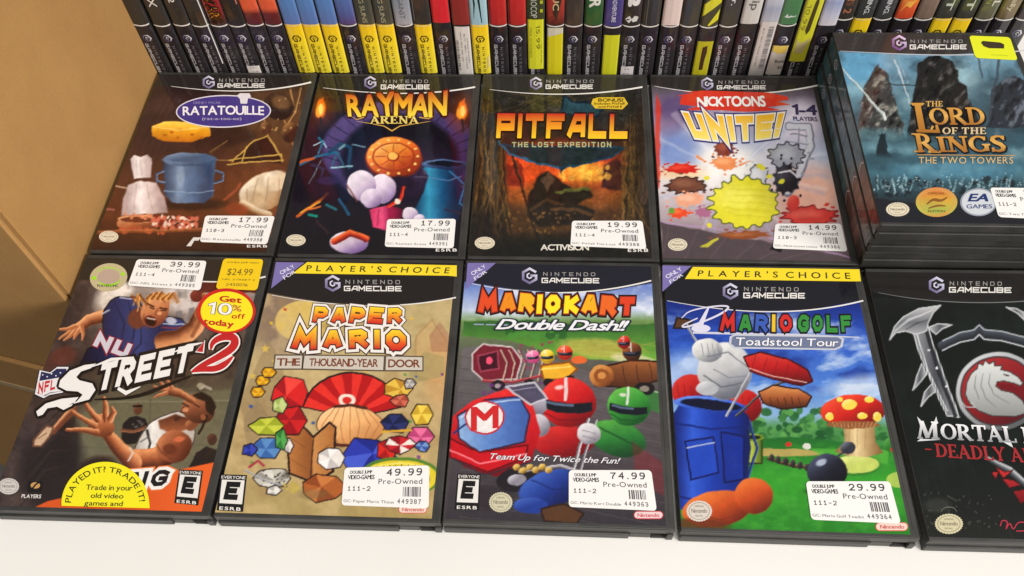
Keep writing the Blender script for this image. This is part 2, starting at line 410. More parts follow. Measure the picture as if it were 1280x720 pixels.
def layout(body, style='b', track=.10, font='f', grow=0.0, sw=.2, jit=None, seed=0, italic=0.0, space=.34, lw=1.0, caps=None):
    """lay out a line; returns (V,F) with x in 0..1, y in 0..1 (baseline..cap height) + letter index per vertex"""
    rnd = random.Random(seed); parts = []; x = 0; idx = []
    ref = 'h' if style in 'ox' else style
    for i, ch in enumerate(body):
        if ch == ' ': x += space; continue
        if font == 'f':
            V, F = GL[('r', ch)]; V = V/CAP
            if ch == '1': V, F = merge([ribbon([(.0, .76), (.25, .93), (.25, 0)], .13)])
            x0 = V[:, 0].min(); w = V[:, 0].max()-x0
            V = V-[x0, 0]
            rr, nd = STAMP[style]
            if nd:
                V, F = merge([(V+[rr*math.cos(2*math.pi*(q+.5)/nd), rr*math.sin(2*math.pi*(q+.5)/nd)], F) for q in range(nd)]+([(V+[.5*rr*math.cos(2*math.pi*q/5), .5*rr*math.sin(2*math.pi*q/5)], F) for q in range(5)] if nd == 10 else []))
        elif font == 'serif':
            V, F, w = serif_glyph(ch)
            if style in 'ohx':
                rr = {'h': .02, 'o': .05, 'x': .09}[style]
                V, F = merge([(V+[rr*math.cos(.8+1.257*q), rr*math.sin(.8+1.257*q)], F) for q in range(5)])
        else:
            c2 = ch if ch in SQ else ch.upper(); lw_ = lw*(1.22 if ch == 'M' and font == 'k' else 1); w = .32 if (c2 in 'I!.' ) else lw_
            rb = []
            for st in (KF if font == 'k' else SQ)[c2]:
                q = np.array(st, float)
                q[:, 0] = (q[:, 0]-.5)*max(w-sw, 0.0)+w/2 if c2 not in 'I!.' else w/2
                q[:, 1] = q[:, 1]*(1-sw)+sw/2
                g = grow or {'o': .14, 'x': .26}.get(style, 0)
                rb.append(ribbon(q, sw+g, cap=(sw/2 if ch != 'A' else sw*.3)+g/2))
            V, F = merge(rb)
        if jit:
            a = rnd.uniform(-1, 1)*jit; s = 1+rnd.uniform(-1, 1)*jit*.7; dy = rnd.uniform(-1, 1)*jit*.5
            c = np.array([w/2, .5]); R = np.array([[math.cos(a), -math.sin(a)], [math.sin(a), math.cos(a)]])
            V = (V-c)*s @ R.T+c+[0, dy]
        V = V+[x, 0]
        parts.append((V, F)); idx += [i]*len(V)
        x += w+track
    W = x-track
    V, F = merge(parts)
    V = V.copy()
    V[:, 0] += italic*V[:, 1]; W2 = W+max(italic, 0)
    V[:, 0] /= W2
    return (V, F), np.array(idx)

# ------------------------------------------------------------------ the flat cases
CW, CD, CT = .1355, .190, .0145
class Case:
    def __init__(s, x, y, rz, z0, label, group, key):
        s.x, s.y, s.rz, s.z0 = x, y, rz, z0
        s.top = z0+CT
        s.root = thing('game_case', label, 'game case', (x, y, z0), rz, group)
        s.ca, s.sa = math.cos(rz), math.sin(rz)
        link('case_base', BASE, M_PL, s.root)
        link('case_lid', LID, M_PL, s.root)
        s.sheet = None
    def loc(s, px, py, z=None):                       # photo pixel -> case-local x,y on its top face
        p = hit(px, py, 2, s.top)-[s.x, s.y, 0]
        return (p[0]*s.ca+p[1]*s.sa, -p[0]*s.sa+p[1]*s.ca)
    def m(s, V, z):                                   # V in pixels, z = layer
        out = []
        for a, b in np.atleast_2d(V):
            q = s.loc(a, b); out.append((q[0], q[1], CT+.00016+z*.00006))
        return np.array(out)
    def frame(s, quad):                               # unit square (v up) inside a pixel quad TL,TR,BR,BL
        c = [np.array(s.loc(*q)) for q in quad]
        def f(V, z):
            V = np.atleast_2d(V); u = V[:, :1]; v = V[:, 1:2]
            p = (c[3]*(1-u)+c[2]*u)*(1-v)+(c[0]*(1-u)+c[1]*u)*v
            return np.c_[p, np.full(len(V), CT+.00016+z*.00006)]
        return f
    def cover(s, paint, step):
        x0, x1, y0, y1 = .0006, .1302, .003, .187
        nx = int((x1-x0)/step)+1; ny = int((y1-y0)/step)+1
        X, Y = np.meshgrid(np.linspace(x0, x1, nx), np.linspace(y0, y1, ny))
        X = X.ravel(); Y = Y.ravel()
        Wx = s.x+X*s.ca-Y*s.sa; Wy = s.y+X*s.sa+Y*s.ca
        px, py = project(np.c_[Wx, Wy, np.full(len(X), s.top)])
        P = Paint(px, py, nx, ny); paint(P)
        me = bpy.data.meshes.new('cover_sheet')
        n = nx*ny; me.vertices.add(n)
        co = np.c_[X, Y, np.full(n, CT+.00014)].astype(np.float32); me.vertices.foreach_set('co', co.ravel())
        i = np.arange(n).reshape(ny, nx); q = np.stack([i[:-1,:-1], i[:-1,1:], i[1:,1:], i[1:,:-1]], -1).reshape(-1, 4)
        me.loops.add(q.size); me.loops.foreach_set('vertex_index', q.ravel().astype(np.int32))
        me.polygons.add(len(q)); me.polygons.foreach_set('loop_start', np.arange(0, q.size, 4, dtype=np.int32))
        me.update(calc_edges=True)
        g_ = P.c.mean(1, keepdims=True)
        setcol(me, lin(255*np.clip((g_+(P.c-g_)*1.06)/255, 0, 1)**1.14))
        s.sheet = link('cover_sheet', me, M_COV, s.root)
        return s.sheet
    # ---- print on the sheet (sub-parts)
    def shape(s, name, shp, col, z=1, grad=None, mat=None, parent=None):
        return flat_obj(name, shp, s.m, z, col, mat or M_INK, parent or s.sheet, grad)
    def text(s, name, body, quad, col, z=2, style='b', grad=None, arc=0, parent=None, mat=None, cols=None, f=None, rect=None, **kw):
        (V, F), idx = layout(body, style, **kw)
        if rect is not None:
            u0, v0, u1, v1 = rect                      # v measured downwards
            V = V.copy(); V[:, 0] = u0+V[:, 0]*(u1-u0); V[:, 1] = (1-v1)+V[:, 1]*(v1-v0)
        g = grad
        mf = f or s.frame(quad)
        def mm(A, zz):
            A = np.array(A, float)
            if arc: A[:, 1] += arc*4*A[:, 0]*(1-A[:, 0])
            return mf(A, zz)
        o = flat_obj(name, (V, F), mm, z, col, mat or M_INK, parent or s.sheet, g)
        if cols is not None:
            a = o.data.color_attributes['Col']; arr = np.ones((len(idx), 4), np.float32)
            cl = [lin(c) for c in cols]
            for k in range(len(idx)): arr[k, :3] = cl[idx[k] % len(cl)]
            a.data.foreach_set('color', arr.ravel())
        return o

# ------------------------------------------------------------------ soft printed pictures
def vnoise(x, y, seed):
    r = np.random.RandomState(seed); T = r.rand(64, 64)
    xi = np.floor(x).astype(int); yi = np.floor(y).astype(int); fx = x-xi; fy = y-yi
    fx = fx*fx*(3-2*fx); fy = fy*fy*(3-2*fy)
    g = lambda a, b: T[a % 64, b % 64]
    return (g(xi,yi)*(1-fx)+g(xi+1,yi)*fx)*(1-fy)+(g(xi,yi+1)*(1-fx)+g(xi+1,yi+1)*fx)*fy
def fbm(x, y, s, seed, o=4):
    t = 0; a = .5; n = 0
    for k in range(o):
        t = t+a*vnoise(x/s*2**k+11*k, y/s*2**k+7*k, seed+k); n += a; a *= .5
    return t/n
class Paint:
    def __init__(s, px, py, nx, ny):
        s.x0, s.y0 = px, py
        s.x, s.y = px.copy(), py.copy(); s.n = len(px)
        s.c = np.zeros((s.n, 3)); s.c[:] = (30, 28, 27)
    def warp(s, amt=2.0, sc=14, seed=3):
        s.x = s.x0+(fbm(s.x0, s.y0, sc, seed)-.5)*2*amt; s.y = s.y0+(fbm(s.x0, s.y0, sc, seed+20)-.5)*2*amt
    def mix(s, m, col, a=1.0):
        m = np.clip(m*a, 0, 1)[:, None]; s.c = s.c*(1-m)+np.asarray(col, float)*m
    def grad(s, stops, ax='y', m=None):
        t = s.y if ax == 'y' else s.x
        k = [q[0] for q in stops]; c = np.array([q[1] for q in stops], float)
        col = np.stack([np.interp(t, k, c[:, i]) for i in range(3)], 1)
        mm = np.ones(s.n) if m is None else np.clip(m, 0, 1)
        s.c = s.c*(1-mm[:, None])+col*mm[:, None]
    def tex(s, amt, sc, seed, m=None, sx=1, sy=1):
        f = (fbm(s.x/sx, s.y/sy, sc, seed)-.5)*2*amt
        if m is not None: f = f*m
        s.c = s.c*(1+f[:, None])
    def mell(s, cx, cy, rx, ry, ang=0, soft=.12):
        a = math.radians(ang); dx = s.x-cx; dy = s.y-cy
        u = (dx*math.cos(a)+dy*math.sin(a))/rx; v = (-dx*math.sin(a)+dy*math.cos(a))/ry
        r = np.sqrt(u*u+v*v); s.u, s.v = u, v
        return np.clip((1-r)/soft+.5, 0, 1)
    def ell(s, cx, cy, rx, ry, col, ang=0, soft=.12, a=1, hi=None, lo=None, light=(-.4, -.5)):
        m = s.mell(cx, cy, rx, ry, ang, soft)
        s.mix(m, col, a)
        t = s.u*light[0]+s.v*light[1]
        if hi is not None: s.mix(m*np.clip(t*1.3, 0, 1), hi, a)
        if lo is not None: s.mix(m*np.clip(-t*1.5, 0, 1), lo, a)
        return m
    def mpoly(s, pts, soft=1.2):
        P = np.array(pts, float); n = len(P); x, y = s.x, s.y
        ins = np.zeros(s.n, bool); d = np.full(s.n, 1e9)
        for i in range(n):
            a = P[i]; b = P[(i+1) % n]
            c = (a[1] > y) != (b[1] > y)
            with np.errstate(divide='ignore', invalid='ignore'):
                xx = (b[0]-a[0])*(y-a[1])/(b[1]-a[1]+1e-12)+a[0]
            ins ^= c & (x < xx)
            e = b-a; t = np.clip(((x-a[0])*e[0]+(y-a[1])*e[1])/(e@e+1e-9), 0, 1)
            d = np.minimum(d, np.hypot(x-a[0]-t*e[0], y-a[1]-t*e[1]))
        sd = np.where(ins, d, -d)
        return np.clip(sd/soft+.5, 0, 1), sd
    def poly(s, pts, col, soft=1.2, a=1, g=None, gx='y', line=None, lw=1.2):
        m, sd = s.mpoly(pts, soft)
        if g: s.grad(g, gx, m*a)
        else: s.mix(m, col, a)
        if line is not None: s.mix(np.clip((lw-np.abs(sd))/.8+.5, 0, 1), line, a)
        return m
    def mline(s, pts, w, soft=1.0):
        P = np.array(pts, float); best = np.full(s.n, -1e9)
        ws = np.interp(np.linspace(0, 1, len(P)), np.linspace(0, 1, len(w)), w) if not np.isscalar(w) else np.full(len(P), w)
        s.side = np.zeros(s.n)
        for i in range(len(P)-1):
            a = P[i]; e = P[i+1]-a
            t = np.clip(((s.x-a[0])*e[0]+(s.y-a[1])*e[1])/(e@e+1e-9), 0, 1)
            dd = np.hypot(s.x-a[0]-t*e[0], s.y-a[1]-t*e[1]); ww = (ws[i]*(1-t)+ws[i+1]*t)/2
            q = ww-dd; up = q > best
            cr = ((s.x-a[0])*e[1]-(s.y-a[1])*e[0])/(np.hypot(*e)+1e-9)/(ww+1e-9)
            s.side = np.where(up, cr, s.side); best = np.maximum(best, q)
        return np.clip(best/soft+.5, 0, 1)
    def line(s, pts, w, col, soft=1.0, a=1, hi=None, lo=None):
        m = s.mline(pts, w, soft); sd = s.side.copy(); s.mix(m, col, a)
        if hi is not None: s.mix(m*np.clip(sd*1.3, 0, 1), hi, a)
        if lo is not None: s.mix(m*np.clip(-sd*1.3, 0, 1), lo, a)
        return m
    def speck(s, n, box, col, r, seed, a=1):
        rr = np.random.RandomState(seed)
        for k in range(n):
            s.ell(rr.uniform(box[0], box[2]), rr.uniform(box[1], box[3]), r*rr.uniform(.6, 1.5), r*rr.uniform(.5, 1.2), col, rr.uniform(0, 180), .5, a)
    def band(s, curve, col=(34, 31, 30)):
        """black header above a curve"""
        cx = [p[0] for p in curve]; cy = np.interp(s.x0, cx, [p[1] for p in curve])
        s.mix(np.clip((cy-s.y0)/1.0+.5, 0, 1), col)

BASE = boxes_mesh('case_base', [
    (0.0, CW, .0062, CD, 0, .0070), (.0006, .1096, -.0006, .0060, 0, .0070),
    (.1098, .1222, .0004, .0060, .0002, .0070), (.1224, .1312, .0002, .0060, .0, .0010), (.1224, .1312, .0046, .0060, .0012, .0068),
    (.1314, CW-.0002, -.0006, .0060, 0, .0070)], .0006, 2)
def lid_mesh():
    me = boxes_mesh('case_lid', [(0, CW, .0006, CD, .0074, CT), (.0015, CW-.0015, .0016, CD-.001, .0060, .0078),
        (.1322, .1328, .006, CD-.004, CT-.0002, CT+.00018)], .0008, 3)
    return me
LID = lid_mesh()

# ------------------------------------------------------------------ repeated print
WHT = (236, 232, 226)
def hexlogo_shape(n=1):
    """hexagonal spiral mark in a unit box, centre 0"""
    a = [math.radians(90+60*k) for k in range(6)]
    h = [(math.cos(t)*.9, math.sin(t)*1.0) for t in a]         # top, ul, ll, bottom, lr, ur
    ring = ribbon([h[5], h[0], h[1], h[2], h[3], h[4], (h[4][0], .02), (.10, .02)], .30)
    inner = ribbon([(.36*math.cos(t)*.9, .36*math.sin(t)) for t in a[:5]], .17)
    return ring, inner
def maker_mark(c, cx, cy, r, quad_n, quad_g, dark=(120, 112, 150), lite=(214, 212, 232)):
    ring, inner = hexlogo_shape()
    for nm, (V, F), col in (('logo_ring', ring, None), ('logo_core', inner, lite)):
        Q = np.c_[cx+V[:, 0]*r*1.15, cy-V[:, 1]*r]
        if nm == 'logo_ring':
            o = c.shape(nm, (Q, F), dark, 2)
            a = o.data.color_attributes['Col']; arr = np.ones((len(V), 4), np.float32)
            t = np.clip((V[:, 0]*.5+V[:, 1]*.5)+.45, 0, 1)[:, None]
            arr[:, :3] = lin(np.array(dark)*(1-t)+np.array(lite)*t); a.data.foreach_set('color', arr.ravel())
        else: c.shape(nm, (Q, F), col, 2)
    c.text('brand_lettering', 'NINTENDO', quad_n, (168, 164, 160), font='s', sw=.14, track=.65, lw=.95)
    c.text('brand_lettering', 'GAMECUBE', quad_g, WHT, font='s', sw=.21, track=.16, lw=1.25)
def q4(x0, y0, x1, y1, dx=0, dy=0):
    """quad TL,TR,BR,BL; dx slants the left side per height, dy drops to the right"""
    return [(x0, y0), (x1, y0+dy), (x1+dx, y1+dy), (x0+dx, y1)]
def arc_line(c, pts, w=(.5, 1.8), col=WHT, z=1):
    P = np.array(pts, float); t = np.linspace(0, len(P)-1, 22); i = np.arange(len(P))
    # smooth through the points
    co = [np.polyfit(P[:, 0], P[:, 1], min(3, len(P)-1))]
    x = np.interp(t, i, P[:, 0]); y = np.polyval(co[0], x)
    c.shape('header_line', ribbon(list(zip(x, y)), list(w)), col, z)
def seal(c, cx, cy, rx, ry, col=(226, 215, 190)):
    c.shape('quality_seal', ellipse(cx, cy, rx, ry, 56, 0, -.07), col, 1)
    c.shape('seal_ring', merge([ribbon([(cx+rx*.78*math.cos(t), cy+ry*.78*math.sin(t)) for t in np.linspace(0, 2*np.pi, 28, endpoint=False)], max(.5, rx*.04), closed=True)]), (150, 140, 118), 2)
    c.text('seal_lettering', 'Nintendo', q4(cx-rx*.6, cy-ry*.22, cx+rx*.6, cy+ry*.16), (120, 108, 84), style='r')
    c.text('seal_lettering', 'OFFICIAL', q4(cx-rx*.36, cy-ry*.52, cx+rx*.36, cy-ry*.36), (140, 128, 100), style='r')
    c.text('seal_lettering', 'SEAL', q4(cx-rx*.3, cy+ry*.36, cx+rx*.3, cy+ry*.52), (140, 128, 100), style='r')
def bil(quad, u, v):
    q = np.array(quad, float); return (q[0]*(1-u)+q[1]*u)*(1-v)+(q[3]*(1-u)+q[2]*u)*v
def uvquad(quad, u0, v0, u1, v1):
    return [tuple(bil(quad, *p)) for p in ((u0, v0), (u1, v0), (u1, v1), (u0, v1))]
def price_sticker(c, quad, price, code, title, num, z=6, logo_boost=1):
    f0 = c.frame(quad); f = f0
    w = np.linalg.norm(f([[1, 0]], 0)-f([[0, 0]], 0)); h = np.linalg.norm(f([[0, 1]], 0)-f([[0, 0]], 0))
    o = flat_obj('price_sticker', rrect(0, 0, 1, 1, .0022/w, .0022/h), f, z, (240, 238, 234), M_STK, c.root)
    ink = (62, 60, 62); g = (96, 94, 96)
    T = lambda nm, b, r, col=ink, **k: c.text(nm, b, None, col, z=z+1, parent=o, mat=M_STK, f=f, rect=r, **k)
    T('store_lettering', 'DOUBLE JUMP', (.07, .09, .33, .17), (40, 38, 40), style='h', track=.06)
    T('store_lettering', 'VIDEO-GAMES', (.05, .21, .36, .315), (30, 28, 30), style='h', track=.05)
    T('price_lettering', price, (.50, .065, .915, .235), (44, 42, 44), style='r', font='s', sw=.16, track=.34, lw=.72)
    T('condition_lettering', 'Pre-Owned', (.41, .31, .92, .44), style='r', track=.16)
    T('shelf_code', code, (.055, .50, .32, .615), style='r', font='s', sw=.15, track=.3, lw=.7)
    T('small_lettering', 'GC: '+title, (.02, .845, .60, .915), g, style='r', track=.16)
    T('stock_number', num, (.64, .80, .91, .91), style='r', font='s', sw=.15, track=.38, lw=.66)
    rnd = random.Random(num); x = .70; bars = []
    while x < .90:
        b = rnd.choice([.006, .006, .012, .016]); bars.append(ngon([(x, .26), (x+b, .26), (x+b, .49), (x, .49)])); x += b+rnd.choice([.006, .01, .014])
    flat_obj('barcode', merge(bars), f, z+1, (80, 78, 80), M_STK, o)
    return o
def rating_box(c, quad, right=False):
    f = c.frame(quad)
    o = flat_obj('rating_mark', ngon([(0, 0), (1, 0), (1, 1), (0, 1)]), f, 1, (28, 26, 26), M_INK, c.sheet)
    flat_obj('rating_panel', ngon([(.07, .20), (.93, .20), (.93, .85), (.07, .85)]), f, 2, (232, 228, 222), M_INK, c.sheet)
    c.text('rating_letter', 'E', None, (24, 22, 22), z=4, style='r', font='k', sw=.30, f=f, rect=(.20, .20, .80, .70), italic=.14)
    c.text('rating_lettering', 'EVERYONE', None, WHT, z=4, style='b', f=f, rect=(.05, .04, .95, .12))
    c.text('rating_lettering', 'ESRB', None, WHT, z=4, style='h', track=.3, f=f, rect=(.1, .895, .9, .98))
    c.text('rating_lettering', 'CONTENT RATED BY', None, (40,38,38), z=4, style='r', f=f, rect=(.1, .845, .9, .868))
def corner_flash(c, tl, tr, bl, t):
    c.shape('corner_flash', ngon([tl, tr, bl]), (122, 112, 172), 3)
    c.text('corner_lettering', 'ONLY', t[0], (228, 226, 240), z=4)
    c.text('corner_lettering', 'FOR', t[1], (228, 226, 240), z=4)
def outlined(c, name, body, quad, fills, out=(20, 20, 24), out2=None, z=3, grad=None, cols=None, arc=0, font='f', sw=.2, fs='h', **kw):
    if out2 is not None: c.text(name+'_edge', body, quad, out2, z=z, style='x', arc=arc, font=font, sw=sw, **kw)
    if out is not None: c.text(name+'_outline', body, quad, out, z=z+1, style='o' if out2 is not None or font == 's' else 'x', arc=arc, font=font, sw=sw, **kw)
    c.text(name, body, quad, fills, z=z+2, style=fs, grad=grad, cols=cols, arc=arc, font=font, sw=sw, **kw)

# ------------------------------------------------------------------ the printed pictures (plain stand-ins: no figures of known works)
def art_kitchen(P):
    P.grad([(95, (44, 38, 36)), (125, (64, 44, 40)), (200, (84, 54, 42)), (270, (104, 60, 38)), (316, (58, 34, 28))])
    P.warp(1.6, 12, 3)
    P.ell(345, 150, 60, 50, (112, 82, 54), 0, .9, .8); P.ell(200, 150, 46, 46, (62, 42, 44), 0, .9, .8); P.ell(200, 132, 30, 10, (84, 60, 56), -14, .6, .5)
    P.ell(330, 240, 60, 50, (134, 84, 50), 0, .9, .6); P.ell(290, 170, 30, 12, (60, 38, 32), 0, .7, .7)
    for k in range(9):
        P.line([(206+k*3, 118+k*2), (176+k*3, 170+k*4), (150+k*3, 250+k*3)], 1, (56, 38, 36) if k % 2 else (98, 68, 58), 2, .35)
    for a in ([(344, 118), (354, 150), (368, 186)], [(330, 150), (334, 172), (306, 186)], [(376, 110), (368, 140), (352, 165)], [(362, 112), (366, 132)]):
        P.line(a, 2.4, (150, 112, 70), 1.4, .9, hi=(226, 186, 128), lo=(80, 52, 36))
    P.ell(348, 133, 19, 17, (52, 36, 30), 20, .1, .95, hi=(96, 66, 46)); P.ell(348, 133, 19, 17, (170, 128, 84), 20, .04, 0); P.ell(352, 128, 12, 9, (150, 114, 76), 20, .5, .7)
    P.ell(363, 166, 11, 13, (66, 42, 32), 0, .12, .95, hi=(190, 148, 92)); P.ell(333, 160, 7, 8, (88, 58, 40), 0, .2, .9, hi=(190, 150, 96)); P.speck(16, (325, 122, 380, 180), (214, 172, 118), 1.4, 3, .7)
    P.poly([(318, 176), (334, 170), (352, 198), (356, 204), (290, 202)], (66, 42, 32), 1.6)
    for a in ([(318, 176), (290, 202)], [(334, 170), (352, 196)], [(286, 200), (352, 193)], [(284, 205.5), (355, 200)], [(308, 184), (302, 204)], [(352, 193), (354, 202)], [(318, 176), (334, 170)]):
        P.line(a, 1.7, (206, 170, 94), .9, 1)
    P.line([(284, 176), (262, 190)], 1.2, (140, 110, 70)); P.line([(252, 200), (286, 200)], 1.4, (170, 140, 90), 1, .7); P.line([(258, 196), (280, 180)], 1, (110, 84, 56), 1, .8)
    # enamel stock pot with two handles, cheese resting on its lid
    P.ell(240, 255, 42, 8, (46, 28, 24), 0, .5, .7)
    P.poly([(204, 200), (270, 200), (266, 244), (256, 254), (216, 254), (207, 244)], (84, 104, 134), 2, g=[(204, (48, 62, 88)), (222, (132, 152, 180)), (240, (96, 118, 150)), (262, (60, 76, 106)), (270, (90, 110, 140))], gx='x')
    P.ell(237, 200, 34, 8, (112, 134, 164), 0, .1, 1, lo=(62, 80, 108)); P.ell(237, 197, 30, 6, (84, 104, 134), 0, .15, 1, hi=(150, 170, 194))
    P.line([(205, 214), (196, 217), (196, 226), (206, 228)], 2.6, (70, 88, 118), 1, hi=(160, 178, 200)); P.line([(269, 214), (278, 217), (278, 226), (268, 228)], 2.6, (70, 88, 118), 1, hi=(160, 178, 200))
    P.line([(206, 238), (236, 242), (267, 238)], 1.4, (150, 170, 196), 1, .8); P.ell(226, 222, 5, 12, (170, 188, 208), 0, .7, .6)
    P.poly([(190, 158), (204, 152), (262, 152), (263, 170), (240, 178), (206, 177), (190, 171)], (236, 178, 62), 1.2, g=[(152, (252, 212, 104)), (160, (248, 196, 74)), (164, (236, 172, 48)), (178, (190, 116, 32))])
    P.line([(191, 159), (225, 163), (262, 158)], 1.1, (255, 230, 150), .9, .8)
    for x, y in ((206, 169), (222, 172), (240, 168), (252, 173), (214, 165)): P.ell(x, y, 2.6, 1.6, (186, 116, 34), 0, .3)
    # folded cook's cap, linen and bowl on the bench
    P.poly([(163, 199), (168, 194), (176, 196), (184, 193), (190, 198), (189, 222), (167, 224)], (236, 226, 222), 1.2, g=[(164, (214, 200, 200)), (172, (248, 242, 240)), (180, (226, 214, 212)), (190, (190, 172, 170))], gx='x')
    for x in (170, 176, 183): P.line([(x, 200), (x+1, 220)], .9, (190, 174, 174), 1.2, .7)
    P.poly([(160, 232), (176, 226), (196, 228), (206, 246), (210, 266), (152, 270), (154, 248)], (226, 212, 208), 2, g=[(155, (190, 170, 168)), (176, (244, 236, 234)), (190, (220, 204, 200)), (208, (176, 152, 150))], gx='x')
    for a in ([(170, 232), (168, 262)], [(184, 230), (190, 262)], [(196, 234), (202, 258)], [(160, 244), (158, 262)]): P.line(a, 1.2, (184, 160, 156), 1.8, .7)
    P.ell(172, 280, 26, 10, (176, 108, 70), 0, .08, 1, hi=(226, 168, 122), lo=(110, 56, 36)); P.ell(172, 274, 25, 5, (228, 172, 126), 0, .1); P.ell(172, 274.5, 22, 3.8, (118, 62, 42), 0, .15)
    P.speck(14, (154, 268, 190, 275), (222, 150, 110), 2.2, 15)
    P.speck(34, (192, 272, 246, 286), (206, 120, 96), 3, 5); P.speck(22, (190, 270, 240, 284), (240, 214, 196), 2, 6); P.speck(12, (196, 270, 240, 284), (150, 50, 40), 1.8, 7)
    P.speck(20, (150, 284, 210, 291), (186, 96, 66), 2.6, 8)
    P.line([(118, 291), (250, 287), (350, 292)], 4, (158, 92, 54), 1.6, .7, hi=(206, 140, 92)); P.line([(142, 232), (158, 236)], 1.6, (226, 200, 170), .9, .8); P.line([(128, 262), (142, 262)], 3, (200, 130, 120), 1, .6)
    # floppy white cap lying at the right
    P.ell(330, 240, 32, 22, (220, 198, 166), -24, .1, 1, hi=(244, 232, 212), lo=(166, 128, 90)); P.ell(345, 226, 16, 12, (228, 208, 178), -20, .2, 1, hi=(246, 236, 218)); P.ell(316, 250, 15, 12, (206, 180, 146), -10, .2, 1, hi=(234, 216, 188))
    for a in ([(322, 224), (316, 250)], [(336, 222), (332, 252)], [(350, 224), (348, 250)], [(310, 236), (308, 254)]): P.line(a, 1, (160, 126, 94), 1.6, .7)
    P.line([(302, 254), (318, 262), (336, 268)], 8, (206, 178, 142), 1.2, 1, hi=(238, 220, 194), lo=(150, 112, 78))
    P.ell(296, 262, 14, 8, (150, 74, 46), 10, .4, .8); P.line([(280, 250), (296, 238), (300, 230)], 3, (190, 100, 74), 1.6, .6)
    P.tex(.12, 9, 4)
    P.band([(195, 107), (250, 112), (300, 114), (345, 111), (392, 102)], (50, 45, 43))
def art_arena(P):
    P.grad([(95, (36, 34, 34)), (150, (34, 28, 44)), (210, (30, 24, 40)), (320, (26, 22, 26))])
    P.warp(1.2, 10, 5)
    P.ell(500, 190, 97, 64, (82, 68, 116), 0, .06, .9, hi=(104, 88, 140), lo=(52, 42, 78)); P.ell(500, 200, 74, 56, (22, 18, 32), 0, .12)
    for a in range(0, 190, 12):
        r = math.radians(175+a); P.line([(500+75*math.cos(r), 196+54*math.sin(r)), (500+96*math.cos(r), 190+64*math.sin(r))], 1.2, (34, 28, 52), .9, .9)
    P.ell(500, 214, 56, 34, (64, 48, 76), 0, .9, .9)
    for k in range(9): P.line([(440+k*14, 206), (450+k*12, 236)], 1.2, (34, 28, 44), 1.6, .6)
    for k in range(6): P.ell(532+k*7, 214+k*1.4, 3.4, 5, (96, 84, 108), 0, .3, .8)
    P.line([(520, 222), (560, 226), (580, 236)], 4, (56, 48, 66), 1.2, .9, hi=(110, 98, 124))
    for cx, cy in ((401, 136), (578, 138)):
        P.ell(cx, cy, 17, 22, (150, 70, 26), 0, .95, .55); P.ell(cx, cy, 6, 12, (240, 132, 36), 0, .4); P.ell(cx-3, cy+4, 4, 7, (250, 170, 60), 0, .4); P.ell(cx, cy+1, 3, 7, (255, 226, 130), 0, .5); P.line([(cx+1, cy-8), (cx+3, cy-15)], [3, .6], (230, 110, 40), 1)
        P.line([(cx, cy+12), (cx+1, cy+26)], 3, (58, 44, 44), 1)
    # bronze crest, pearls and a magenta drape
    P.ell(492, 198, 36, 27, (120, 48, 30), 0, .05); P.ell(492, 196, 34, 25, (226, 118, 50), 0, .05, 1, hi=(255, 190, 96), lo=(140, 50, 32)); P.ell(492, 196, 26, 18, (150, 62, 38), 0, .06); P.ell(492, 196, 24, 16.5, (232, 140, 60), 0, .08, 1, hi=(255, 206, 120), lo=(170, 66, 40)); P.ell(492, 196, 8, 6, (166, 66, 40), 0, .1); P.ell(491, 195, 6, 4.5, (255, 200, 110), 0, .2)
    for k in range(14): P.ell(492+30*math.cos(k*.4488), 196+21.5*math.sin(k*.4488), 1.8, 1.5, (255, 210, 130), 0, .2)
    for k in range(8): P.line([(492+10*math.cos(k*.785), 196+7*math.sin(k*.785)), (492+22*math.cos(k*.785), 196+15*math.sin(k*.785))], 1.2, (166, 74, 42), .9, .9)
    P.ell(498, 232, 22, 12, (44, 32, 52), 0, .3, .9)
    P.ell(478, 236, 17, 18, (226, 212, 228), 0, .06, 1, hi=(252, 248, 252), lo=(150, 126, 170)); P.ell(452, 232, 18, 19, (226, 212, 228), 0, .06, 1, hi=(252, 248, 252), lo=(154, 130, 172)); P.ell(464, 248, 13, 12, (216, 200, 220), 0, .08, 1, hi=(246, 240, 248), lo=(140, 114, 160))
    P.poly([(462, 262), (486, 256), (504, 262), (500, 280), (484, 288), (466, 284)], (186, 46, 96), 1.6, g=[(462, (214, 66, 116)), (478, (232, 96, 140)), (488, (160, 30, 80)), (502, (110, 16, 56))], gx='x')
    for a in ([(474, 262), (472, 282)], [(486, 260), (488, 284)]): P.line(a, 1.2, (120, 20, 60), 1.6, .7)
    P.line([(504, 234), (500, 250), (486, 258)], 3.4, (206, 52, 34), 1, 1, hi=(244, 110, 70)); P.ell(497, 252, 3.4, 3.4, (238, 224, 210), 0, .2)
    # glazed blue vase
    P.poly([(528, 210), (544, 204), (570, 204), (586, 210), (574, 220), (580, 250), (572, 276), (530, 278), (518, 262), (530, 240), (536, 220)], (26, 48, 78), 1.8, g=[(520, (24, 70, 104)), (536, (66, 158, 190)), (552, (32, 92, 132)), (570, (24, 40, 70)), (586, (36, 48, 84))], gx='x')
    P.ell(557, 206, 30, 6, (60, 84, 124), 2, .15, 1, hi=(120, 148, 190), lo=(26, 34, 60)); P.ell(557, 205, 22, 3.4, (18, 22, 40), 2, .3); P.line([(536, 222), (560, 226), (576, 221)], 1.5, (104, 136, 176), 1, .8)
    P.ell(513, 268, 10, 9, (222, 208, 224), 0, .08, 1, hi=(250, 246, 250), lo=(140, 120, 160)); P.ell(524, 274, 7, 6, (214, 200, 218), 0, .1, 1, hi=(246, 240, 248), lo=(130, 110, 150))
